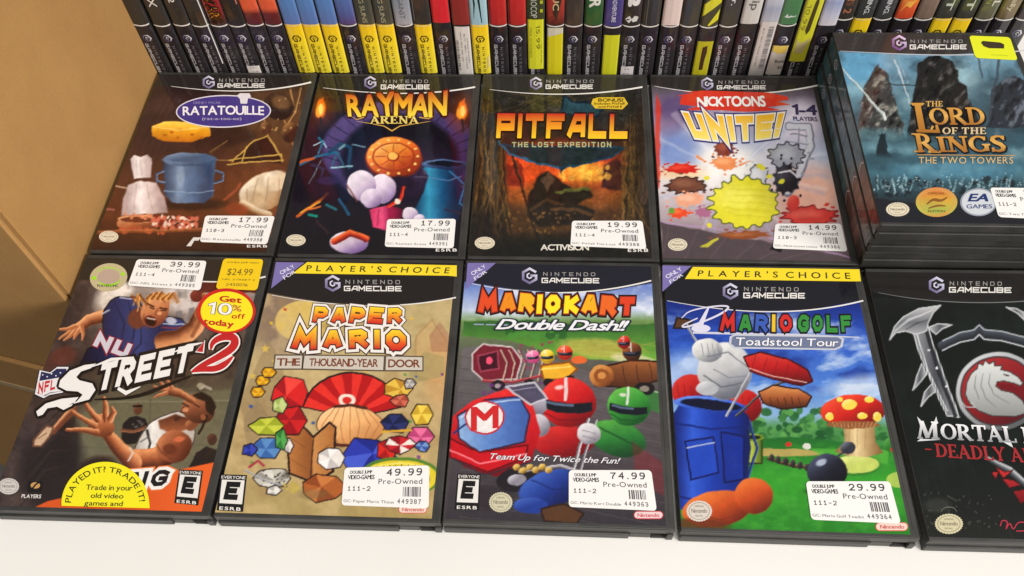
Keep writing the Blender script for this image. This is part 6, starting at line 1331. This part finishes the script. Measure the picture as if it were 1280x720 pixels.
c.shape('subtitle_panel', ngon([(912, 421), (918, 418), (1048, 420), (1055, 424), (1053, 434), (1044, 438), (918, 436), (911, 430)]), (196, 200, 212), 3); c.shape('subtitle_panel', ngon([(915, 422), (919, 420), (1047, 422), (1052, 425), (1050, 433), (1043, 436), (919, 434), (914, 430)]), (110, 120, 150), 4)
c.text('subtitle_outline', 'Toadstool Tour', [(920, 422.5), (1048, 424.5), (1047, 433.5), (919, 432)], (40, 46, 70), z=5, style='o', track=.08); c.text('subtitle_lettering', 'Toadstool Tour', [(920, 422.5), (1048, 424.5), (1047, 433.5), (919, 432)], (240, 240, 244), z=7, style='b', track=.11)
c.shape('title_emblem', merge([ribbon(smooth([(852, 398), (862, 388), (900, 382), (914, 384), (896, 396), (858, 410), (850, 408), (872, 398)]), [1, 2.6, 1.4]), ribbon([(872, 414), (882, 392), (886, 384)], [8, 4, 2]), ellipse(876, 411, 12, 5, 18)]), (218, 216, 234), 4)
price_sticker(c, [(1007, 602), (1112, 602), (1126, 655), (1014, 650)], '29.99', '111-2', 'Mario Golf Toadst', '449364')
seal(c, 874, 639, 16.5, 13.5, (216, 206, 196))
c.shape('maker_plate', rrect(1094, 653, 1135, 664, 5.5, 5.5), (220, 90, 80), 2); c.shape('maker_plate', rrect(1095, 654, 1134, 663, 4.5, 4.5), (236, 210, 196), 3); c.text('maker_lettering', 'Nintendo', q4(1100, 656.5, 1130, 661), (206, 60, 60), z=4, style='b')

# front row 5
c = Case(.5527, -.0015, D(.27), 0, 'front-row case with silver blades and a round dragon emblem on black', GF, 'F5')
c.cover(art_blades, .0007)
arc_line(c, [(1098, 366), (1140, 373), (1200, 378), (1290, 376)], (.5, 1.2), (120, 120, 120))
maker_mark(c, 1170.5, 356.5, 9, q4(1187, 352, 1252, 357, 0, .5), q4(1186, 359, 1264, 366, 0, .5))
for st, col, z in (('o', (16, 16, 16), 3), ('h', None, 5)):
    g = [(0, (150, 152, 156)), (.6, (226, 228, 230)), (1, (240, 240, 240))] if col is None else None
    c.text('title_lettering', 'M', [(1146, 527), (1172, 528), (1174, 549), (1144, 548)], col, z=z, style=st, font='serif', grad=g)
    c.text('title_lettering', 'ORTAL KOMBAT', [(1175, 530), (1394, 540), (1400, 560), (1177, 549)], col, z=z, style=st, grad=g, track=.06, font='serif')
c.shape('title_spikes', merge([ngon([(1146, 521), (1150, 533), (1153, 528)]), ngon([(1170, 521), (1166, 531), (1172, 530)]), ngon([(1176, 550), (1150, 549), (1146, 552)]), ngon([(1252, 552), (1262, 550), (1266, 560)])]), (220, 222, 224), 5)
c.text('subtitle_lettering', 'DEADLY ALLIANCE', [(1168, 555), (1370, 566), (1376, 584), (1170, 571)], (160, 44, 48), z=4, style='h', track=.08, font='serif')
c.shape('subtitle_dash', ngon([(1156, 561), (1164, 561.5), (1164, 563), (1156, 562.5)]), (160, 44, 48), 4)
seal(c, 1186, 655, 18, 13, (210, 202, 166))
c.shape('publisher_emblem', merge([ribbon(smooth([(1250, 658), (1252, 650), (1260, 652), (1256, 664), (1262, 652), (1266, 664), (1272, 652), (1284, 654), (1282, 664), (1270, 664)]), 1.4)]), (186, 50, 74), 3)
c.shape('worn_patch', ribbon(smooth([(1176, 640), (1180, 634), (1192, 634), (1196, 640)]), [.5, 1.5, .5]), (96, 98, 88), 1)

# spine wraps showing on the left edge of the rear / front cases
# ------------------------------------------------------------------ upright cases
UT, UD, UH = .0145, .136, .190
def upright_mesh():
    pr = [(-.0073, .004), (-.0071, .0014), (-.0054, .0003), (0, -.0001), (.0054, .0003), (.0071, .0014), (.0073, .004), (.0073, UD), (-.0073, UD)]
    bm = bmesh.new()
    zs = [0, .0008, UH-.0008, UH]; rings = []
    for z in zs:
        k = .97 if z in (0, UH) else 1
        rings.append([bm.verts.new((x*k, UD/2+(y-UD/2)*(1 if k == 1 else .996), z)) for x, y in pr])
    n = len(pr)
    for a, b in zip(rings[:-1], rings[1:]):
        for i in range(n): bm.faces.new((a[i], a[(i+1) % n], b[(i+1) % n], b[i]))
    bm.faces.new(list(reversed(rings[0]))); bm.faces.new(rings[-1])
    me = bpy.data.meshes.new('case_shell'); bm.to_mesh(me); bm.free()
    return me
SHELL = upright_mesh()
def prof(x):                                  # spine surface y for x in metres
    return np.interp(np.abs(x), [0, .0054, .0071], [-.0001, .0003, .0014])
def spm(V, z):                                # V = (x mm from centre, z mm) -> 3-D
    V = np.atleast_2d(np.asarray(V, float)); x = V[:, 0]/1000
    return np.c_[x, prof(x)-.00022-z*.00007, V[:, 1]/1000]
def strip(z0, z1, w=6.85, nz=1, curve=0, x0=None, x1=None):
    xs = np.linspace(-w if x0 is None else x0, w if x1 is None else x1, 13); V = []; F = []
    for j in range(nz+1):
        for x in xs:
            zz = z0+(z1-z0)*j/nz; cv = curve*(1-(x/w)**2)
            V.append((x, zz-cv))
    for j in range(nz):
        for i in range(12): F.append((j*13+i, j*13+i+1, j*13+i+14, j*13+i+13))
    return np.array(V), F
LINE_ME = {}
def sp_text(par, nm, body, z_top, length, x0, h, col, style='b', **k):
    """letters read downwards: their tops point to +x"""
    (V, F), _ = layout(body, style, **k)
    Q = np.c_[x0+V[:, 1]*h, z_top-V[:, 0]*length]
    return flat_obj(nm, (Q, F), spm, 2, col, M_SPN, par)
_cache = {}
def clip_x(pts, k, keep_gt):
    out = []; n = len(pts)
    for i in range(n):
        a, b = pts[i], pts[(i+1) % n]; ia = (a[0] >= k) if keep_gt else (a[0] <= k); ib = (b[0] >= k) if keep_gt else (b[0] <= k)
        if ia: out.append(a)
        if ia != ib:
            t = (k-a[0])/(b[0]-a[0]); out.append((k, a[1]+t*(b[1]-a[1])))
    return out
def bands(pts):
    """cut a polygon into upright bands so that it follows the rounded spine"""
    xs = [-7, -6.2, -5.4, -4, -2, 0, 2, 4, 5.4, 6.2, 7]; res = []
    for a, b in zip(xs[:-1], xs[1:]):
        q = clip_x(clip_x(list(pts), a, True), b, False)
        if len(q) > 2 and max(p[0] for p in q)-min(p[0] for p in q) > 1e-4: res.append(ngon(q))
    return merge(res)
def shared(key, fn, par):
    """copy the first object made under this key with its shared mesh"""
    if key in _cache:
        o = _cache[key].copy(); COL.objects.link(o); o.parent = par; return o
    o = fn(); _cache[key] = o; return o
def upright(px, label, top, bottom='k', yoff=0, tilt=0, zb=0.0, **x):
    xw = hit(px, 31 if px < 1040 else 33, 1, .384)[0]
    r = thing('upright_game_case', label, 'game case', (xw, .3838+yoff, 0), 0, 'game cases standing upright in the back row')
    r.rotation_euler = (0, math.radians(tilt), 0)
    link('case_shell', SHELL, M_PL, r)
    L = 62.5+zb
    # title part of the spine print: list of (fraction, colour) going up
    tp = strip(L, 186, nz=24); V = tp[0]
    o = flat_obj('spine_print', tp, spm, 0, None, M_SPN, r, grad=[(L+a, cc) for a, cc in top] if isinstance(top, list) else [(0, top), (200, top)])
    bc = {'k': (40, 36, 38), 'y': (230, 200, 34), 'b': (34, 30, 30)}[bottom]
    if bottom == 'y':
        b_ = shared('yb%.1f' % L, lambda: flat_obj('brand_band', strip(12.5, L, nz=3), spm, 0, None, M_SPN, r, grad=[(12, (240, 222, 60)), (50, (246, 216, 40)), (60, (250, 204, 34))]), r)
    else:
        b_ = shared('kb%.1f' % L, lambda: flat_obj('brand_band', strip(6, L, nz=3), spm, 0, (42, 38, 41), M_SPN, r), r)
    if x.get('line', True):
        shared('ln%.1f%s' % (L, bottom), lambda: flat_obj('band_line', strip(L-.55, L+.6, w=6.85, curve=1.3), spm, 3, (226, 222, 216) if bottom == 'k' else (236, 214, 130), M_SPN, b_), b_)
    ink = (186, 184, 188) if bottom == 'k' else (78, 64, 24); dim = (112, 108, 112) if bottom == 'k' else (96, 78, 24)
    if x.get('logo', True):
        def lg():
            ring, inner = hexlogo_shape(); V, F = ring; Vi, Fi = inner
            o1 = flat_obj('logo_ring', (np.c_[V[:, 1]*3.3+0, 48.5-V[:, 0]*3.6], F), spm, 2, ink if bottom == 'y' else (120, 114, 140), M_SPN, b_)
            if bottom == 'k':
                a = o1.data.color_attributes['Col']; arr = np.ones((len(V), 4), np.float32); t = np.clip(V[:, 1]*.7-V[:, 0]*.3+.3, 0, 1)[:, None]
                arr[:, :3] = lin(np.array((74, 68, 100))*(1-t)+np.array((226, 224, 234))*t); a.data.foreach_set('color', arr.ravel())
            return o1
        def lg2():
            V, F = hexlogo_shape()[1]
            return flat_obj('logo_core', (np.c_[V[:, 1]*3.3+.2, 48.5-V[:, 0]*3.6], F), spm, 2, ink, M_SPN, b_)
        shared('lr'+bottom, lg, b_); shared('lc'+bottom, lg2, b_)
    if x.get('brand', True):
        shared('gc'+bottom, lambda: sp_text(b_, 'brand_lettering', 'GAMECUBE', 43, 33, -4.0, 2.6, ink, font='s', sw=.22, track=.16, lw=1.2), b_)
        shared('nn'+bottom, lambda: sp_text(b_, 'brand_lettering', 'NINTENDO', 40.5, 30, .9, 2.0, dim, font='s', sw=.18, track=.6, lw=.95), b_)
    if 'text' in x:
        for t in x['text']:
            bd, z0, ln, x0, h, cc = t[:6]; st = t[6] if len(t) > 6 else 'b'
            sp_text(o, 'spine_lettering', bd, L+z0+ln, ln, x0, h, cc, st, track=.12)
    for pt in x.get('art', []):               # (polygon in mm relative to the line, colour)
        flat_obj('spine_art', bands([(a, L+b) for a, b in pt[0]]), spm, 1.6, pt[1], M_SPN, o)
    for s in x.get('sticker', []):
        z0, z1, cc = s[:3]; x0, x1 = (s[3], s[4]) if len(s) > 4 else (-6.4, 6.4)
        so = flat_obj('sticker', strip(z0, z1, nz=2, x0=x0, x1=x1), spm, 4, cc, M_STK, r)
        for g in (s[5] if len(s) > 5 else []):
            if g[0] == 'txt':
                _, bd, zt, ln, xx, h, c2 = g[:7]; (V, F), _ = layout(bd, g[7] if len(g) > 7 else 'r', track=.14); flat_obj('sticker_lettering', (np.c_[xx+V[:, 1]*h, zt-V[:, 0]*ln], F), spm, 6, c2, M_STK, so)
            elif g[0] == 'htx':
                _, bd, zb_, ln, xx, h, c2 = g[:7]; (V, F), _ = layout(bd, 'b', track=.14); flat_obj('sticker_lettering', (np.c_[xx+V[:, 0]*ln, zb_+V[:, 1]*h], F), spm, 6, c2, M_STK, so)
            elif g[0] == 'bar':
                _, za, zb2, xa, xb, c2, sd = g; rn = random.Random(sd); zz = za; bs = []
                while zz < zb2:
                    w_ = rn.choice([.25, .35, .7]); bs.append(ngon([(xa, zz), (xb, zz), (xb, zz+w_), (xa, zz+w_)])); zz += w_+rn.choice([.3, .5, .7])
                flat_obj('barcode', merge(bs), spm, 6, c2, M_STK, so)
            else:
                flat_obj('sticker_mark', bands(g[1]), spm, 6, g[2], M_STK, so)
    return r
BK = (52, 49, 45); W_ = (222, 218, 210); YG = (214, 214, 40)
U = upright
U(176, 'leftmost upright case, plain black spine touching the cardboard box', BK)
U(202, 'upright black case with white X on its spine, second from the cardboard box', BK, text=[('X', 17, 9, -3, 6.5, W_, 'r')], zb=-.6)
U(227, 'upright black case with small white numeral 2, third from the cardboard box', BK, text=[('2', 21, 4.5, -2, 4.6, W_)])
U(250, 'plain black upright case whose right edge shows a bright white line', BK, zb=-.8, art=[([(5.6, -40), (6.3, -40), (6.3, 110), (5.6, 110)], (214, 210, 206))])
U(273.5, 'upright case with orange letters ARS over red on its spine', [(0, (60, 44, 40)), (8, (96, 40, 34)), (20, (150, 34, 36)), (120, (120, 30, 34))], zb=-.6, text=[('WARS', 2.5, 28, -3.6, 7.4, (40, 20, 14), 'x'), ('WARS', 2.5, 28, -3.6, 7.4, (232, 150, 40), 'h'), ('WARS', 4, 20, -6, 1.2, (150, 130, 120), 'r')])
U(296, 'plain black upright case with small white tag at its foot, beside the orange spines', (44, 40, 38), zb=-.8, sticker=[(11, 20, (222, 214, 208), -4.5, 6.2, [('htx', 'A-16', 17.6, 4, -2, .9, (90, 84, 84)), ('htx', '0.49', 13.2, 4, 0, .9, (120, 110, 110))])], art=[([(5.6, 20), (6.2, 20), (6.2, 60), (5.6, 60)], (196, 120, 100))])
for p_, l_ in ((319, 'left one of the two orange spines, dark red band above its white line'), (342, 'right one of the two orange spines, dark red band above its white line')):
    U(p_, l_, [(0, (92, 38, 40)), (11, (104, 40, 40)), (11.6, (214, 92, 60)), (40, (226, 96, 62)), (120, (206, 80, 50))])
for p_, l_ in ((366, 'first of three sky-blue and yellow spines, beside the orange ones'), (388, 'middle one of the three sky-blue and yellow spines'), (411.5, 'last of the three sky-blue and yellow spines, beside a blue and black one')):
    U(p_, l_, [(0, (96, 118, 176)), (20, (88, 130, 188)), (120, (80, 130, 200))], 'y')
U(435, 'upright case with blue spine turning purple above a black foot', [(0, (92, 70, 116)), (8, (86, 92, 150)), (30, (84, 118, 176)), (120, (80, 120, 190))])
for p_, l_ in ((458, 'left one of the two dark spines lettered G SUNS above a yellow foot'), (481, 'right one of the two dark spines lettered G SUNS above a yellow foot')):
    U(p_, l_, [(0, (84, 80, 66)), (12, (70, 72, 62)), (60, (62, 70, 62)), (120, (60, 70, 60))], 'y', text=[('G SUNS', 2, 23, -2.2, 3.6, (176, 168, 136), 'r')])
U(505, 'upright case with grey-blue spine and dark grey letters above a black foot', [(0, (168, 166, 172)), (20, (140, 148, 158)), (120, (110, 124, 140))], text=[('AGAINST', 6, 24, -1.8, 3.8, (92, 96, 106), 'r')])
U(528, 'upright case with plain black spine above a yellow foot, beside the bright red one', (56, 52, 48), 'y', art=[([(-6, 4), (-5.4, 4), (-5.0, 60), (-5.6, 60)], (150, 146, 140))])
U(552, 'upright case with bright pinkish red spine without a white line', [(0, (214, 44, 52)), (120, (206, 34, 60))], zb=2, line=False)
U(576.5, 'upright case with dark red spine and a white barcode sticker over its foot', [(0, (140, 50, 46)), (60, (146, 46, 46)), (120, (96, 60, 60))], line=False, sticker=[(10, 61, (218, 212, 206), -5.8, 6.2, [('bar', 16, 48, -5.2, -3.4, (96, 90, 92), 3), ('txt', 'BUY - SELL - TRADE', 54, 36, 1.2, 1.1, (120, 112, 110)), ('txt', 'VIDEO GAMES', 50, 26, 3.4, .9, (140, 132, 130)), ('txt', 'W1 3H 3R 3S', 56, 30, -1.6, .9, (130, 122, 120))])])
U(599, 'upright case with pale blue spine crossed by a black branch, yellow foot', [(0, (160, 196, 208)), (60, (170, 206, 216)), (120, (150, 190, 206))], 'y', art=[([(-4, 4), (-2, 20), (-4, 40), (0, 42), (0, 24), (2, 2), (2.6, 2), (1.6, 26), (4, 30), (5, 26), (5, 34), (2, 36), (2, 48), (-5, 48), (-3, 30), (-3.4, 18)], (34, 44, 50)), ([(3.4, -46), (6, -42), (6.2, -30), (4.4, -34), (4.6, -40)], (214, 196, 150))])
for p_, l_ in ((622.5, 'left one of the two scarlet spines with black foot'), (646.5, 'right one of the two scarlet spines with black foot')):
    U(p_, l_, [(0, (176, 42, 44)), (30, (196, 48, 48)), (120, (190, 46, 46))], art=[([(-6.1, 0), (-5.2, 0), (-5.2, 120), (-6.1, 120)], (120, 40, 42))])
U(669.5, 'upright case with black and olive spine and a yellow price label reading 15.99', [(0, (52, 58, 40)), (30, (60, 70, 44)), (120, (50, 56, 40))], line=False, text=[('ROBOCOP', 7, 26, -3.6, 4.6, (196, 200, 190), 'r')], art=[([(3.6, 12), (5.6, 12), (5.6, 15), (3.6, 15)], (190, 190, 40)), ([(3.6, 20), (5.6, 20), (5.6, 23), (3.6, 23)], (190, 190, 40)), ([(3.6, 28), (5.6, 28), (5.6, 31), (3.6, 31)], (190, 190, 40))],
  sticker=[(18, 68, YG, -6.2, 6.2, [('txt', '15.99', 63, 24, .4, 3.0, (124, 122, 30)), ('txt', 'PRE-OWNED', 60, 30, -4.8, 1.8, (150, 150, 34)), ('txt', 'GAME', 44, 20, 4.2, .9, (160, 160, 34))])])
U(694, 'upright case with red and dark spine, blank yellow label with torn white top', [(0, (76, 40, 36)), (12, (150, 50, 46)), (40, (186, 62, 52)), (120, (150, 50, 44))], art=[([(1, 4), (4, 20), (6, 34), (2, 30), (-2, 12)], (56, 44, 36))], text=[('TUC', 14, 20, -2, 4.6, (206, 190, 140), 'b')], sticker=[(12, 60, (214, 202, 24), -6.2, 6.2, [('p', [(-6.2, 60), (6.2, 60), (6.2, 55), (-6.2, 51)], (206, 200, 180))])])
U(717, 'plain brownish black upright case between the yellow label and the green spine', (66, 58, 54))
U(741.5, 'upright case with green spine ending in white letters ER', [(0, (44, 88, 50)), (60, (50, 96, 54)), (120, (46, 90, 52))], text=[('ER', 17, 14, -3.6, 8, (222, 222, 212), 'o')])
U(766, 'upright case with purple spine lettered ADVENTURE and a blank yellow label', [(0, (74, 66, 126)), (120, (66, 58, 120))], zb=-1, text=[('ADVENTURE', 4, 22, -1.4, 3.2, (206, 206, 220), 'b')], sticker=[(10, 53, (206, 206, 36), -6, 6.3)], logo=False)
U(789, 'upright black case with bold white 2 above a white scribbled mark', (50, 47, 45), text=[('2', 19, 7, -3, 7, (226, 224, 220), 'x')], sticker=[(10, 21, (214, 206, 206), -4.6, 5.6, [('htx', 'A-16', 18, 4, -2, .9, (90, 84, 84)), ('htx', '10.49', 13, 5, -3, .9, (110, 100, 100))])], art=[([(-5, 6), (-2, 9), (0, 6), (2, 9), (5, 8), (4, 4), (1, 3), (0, 5), (-2, 2), (-4, 4), (-1, 6)], (214, 212, 206))])
U(812.5, 'plain dark grey upright case left of the pinkish white one', (58, 54, 52), art=[([(-3.6, 0), (-3, 0), (-3, 100), (-3.6, 100)], (104, 100, 96))])
U(838, 'upright case with blank pinkish white spine and black foot', [(0, (222, 202, 194)), (120, (214, 192, 186))])
U(861.5, 'dark grey upright case between the pinkish white and the hazard-striped spines', (60, 58, 56), text=[('r', 30, 4, 0, 4, (190, 190, 190), 'b')])
U(886, 'upright case with yellow and black diagonal hazard stripes above a yellow label', [(0, (66, 62, 44)), (120, (62, 58, 42))], zb=-.8, art=[([(-6.2, 9), (6.2, 22), (6.2, 33), (-6.2, 20)], (214, 208, 40)), ([(0, 0), (6.2, 6), (6.2, 16), (-1, 1)], (214, 208, 40)), ([(-6.2, 36), (6.2, 48), (6.2, 60), (-6.2, 47)], (214, 208, 40))], sticker=[(10, 47, (186, 178, 28), -6, 6.3, [('p', [(-1.4, 41), (2.2, 43), (2.6, 36), (1.8, 28), (1.8, 18), (-1.2, 18), (-1.4, 28)], (66, 40, 20))])], logo=False, brand=True)
U(910.5, 'upright black case with white letters r. on its spine, right of the hazard stripes', (62, 58, 56), text=[('er.', 19, 9, -1.4, 4, (206, 204, 204), 'h')])
U(936, 'upright case with white spine and grey letters ip above a black foot', [(0, (206, 200, 194)), (120, (214, 208, 204))], zb=1.5, line=False, text=[('Clip', 13, 20, -1.6, 5.6, (96, 92, 92), 'b')])
U(961, 'upright case with silvery white spine covered by a long white barcode sticker', [(0, (190, 188, 194)), (16, (160, 164, 184)), (24, (200, 200, 208)), (34, (150, 156, 180)), (120, (180, 182, 194))], line=False, sticker=[(10, 66, (212, 204, 198), -6.0, 6.2, [('bar', 20, 62, .6, 4.6, (110, 104, 106), 9), ('txt', 'BUY SELL TRADE GAMES', 60, 38, -3.4, 1.2, (150, 120, 116))])])
U(984, 'upright case with green spine, small white script and white label at its foot', [(0, (76, 122, 80)), (60, (84, 132, 88)), (120, (80, 126, 84))], zb=1, art=[([(-4, 7), (-2, 10), (-1, 7.6), (1, 8.6), (3, 7.6), (5, 9), (4, 7), (1, 7), (-1, 6.2)], (206, 214, 206))], sticker=[(13, 43, (218, 208, 196), -6.2, 6, [('p', [(-6.2, 43), (6, 43), (5, 36), (-1, 35), (-6.2, 38)], (226, 196, 90)), ('htx', 'Book', 26, 7.5, -1.6, 2.6, (60, 54, 50)), ('htx', '$5', 19.5, 3.4, 2, 2.4, (60, 54, 50))])])
U(1010, 'upright case with a long wrinkled yellow label scribbled over in black ink', [(0, (150, 140, 70)), (120, (180, 170, 90))], line=False, logo=False, zb=6, sticker=[(27, 112, (206, 204, 44), -6.2, 6.2, [('p', [(-1, 58), (.2, 84), (1.6, 92), (3, 84), (2.4, 58), (.6, 54)], (70, 58, 24)), ('p', [(0, 64), (.8, 64), (1.0, 82), (.4, 82)], (180, 174, 50)), ('txt', '10.99', 82, 24, -4.8, 3, (150, 146, 44)), ('p', [(-5, 50), (-3, 46), (1, 47), (5, 51), (2, 36), (-4, 36)], (200, 186, 130))])])
U(1034, 'upright case with pale cloudy blue-white spine above a black foot', [(0, (208, 200, 206)), (10, (190, 190, 208)), (20, (150, 156, 190)), (30, (186, 190, 206)), (60, (150, 160, 190)), (120, (170, 176, 200))], line=False)
OU = .0085
U(1057, 'upright black case with orange outlined lettering SIS 2, just left of the stack', (58, 52, 48), yoff=OU, text=[('GENESIS 2', 5, 40, -2.4, 5.4, (176, 108, 78), 'h'), ('GENESIS 2', 5, 40, -2.4, 5.4, (60, 50, 46), 'r')])
U(1081, 'upright black case lettered THING. above a yellow foot, behind the stack', (60, 60, 60), 'y', yoff=OU, text=[('THING.', 4, 21, -1.4, 3.6, (206, 206, 206), 'b')])
U(1105.5, 'upright black case lettered THING. above a white line, behind the stack', (62, 62, 62), yoff=OU, text=[('THING.', 4, 21, -1.4, 3.6, (206, 206, 206), 'b')])
U(1131.5, 'upright case with orange and red flames on its spine, behind the stack', [(0, (196, 70, 40)), (10, (214, 84, 44)), (20, (232, 140, 50)), (26, (220, 96, 40)), (50, (226, 130, 50)), (120, (200, 90, 50))], yoff=OU, art=[([(-5, 6), (-2, 12), (2, 10), (5, 20), (2, 16), (-2, 16)], (240, 170, 70)), ([(-4, 24), (0, 20), (4, 26), (0, 25)], (196, 60, 34))], text=[('P', 18, 6, -3, 6, (222, 190, 90), 'h')])
U(1157, 'upright case with brownish grey spine and a pink numeral 2, behind the stack', [(0, (120, 100, 86)), (30, (130, 106, 96)), (120, (100, 80, 76))], yoff=OU, text=[('2', 22, 7, -2, 6, (222, 196, 196), 'h')])
for p_, l_ in ((1182, 'left one of two dark green spines with pale letters, behind the stack'), (1207.5, 'right one of two dark green spines with pale letters, behind the stack')):
    U(p_, l_, [(0, (60, 58, 54)), (20, (62, 66, 54)), (60, (76, 84, 60)), (120, (70, 80, 60))], 'y', yoff=OU, text=[('PIT', 8, 22, -2.6, 5, (196, 200, 184), 'h')])
U(1233.5, 'upright case with mottled olive spine ending in white letters LL, behind the stack', [(0, (98, 94, 76)), (24, (92, 92, 70)), (60, (104, 106, 80)), (120, (90, 92, 70))], yoff=OU, text=[('FULL', 12, 22, .5, 4.6, (206, 204, 186), 'h'), ('BURN', 14, 16, -4.6, 3, (160, 160, 80), 'b')])
U(1259, 'upright case with mossy brown spine lettered the Rally, behind the stack', [(0, (100, 84, 60)), (14, (120, 104, 66)), (18, (108, 88, 66)), (60, (124, 100, 80)), (120, (110, 90, 70))], yoff=OU, text=[('the Rally', 7, 30, -1.4, 3.8, (196, 186, 160), 'b')])
U(1285, 'dark upright case at the far right edge of the picture, behind the stack', (58, 46, 50), yoff=OU)
print('objects', len(bpy.data.objects), 'tris', sum(sum(len(p.vertices)-2 for p in o.data.polygons) if len(o.data.polygons) < 5000 else 2*len(o.data.polygons) for o in bpy.data.objects if o.type == 'MESH'))

for o_ in bpy.data.objects:
    if 'label' in o_ and len(o_['label'].replace('-', ' ').split()) > 16: print('LONG', o_.name, len(o_['label'].split()), o_['label'])
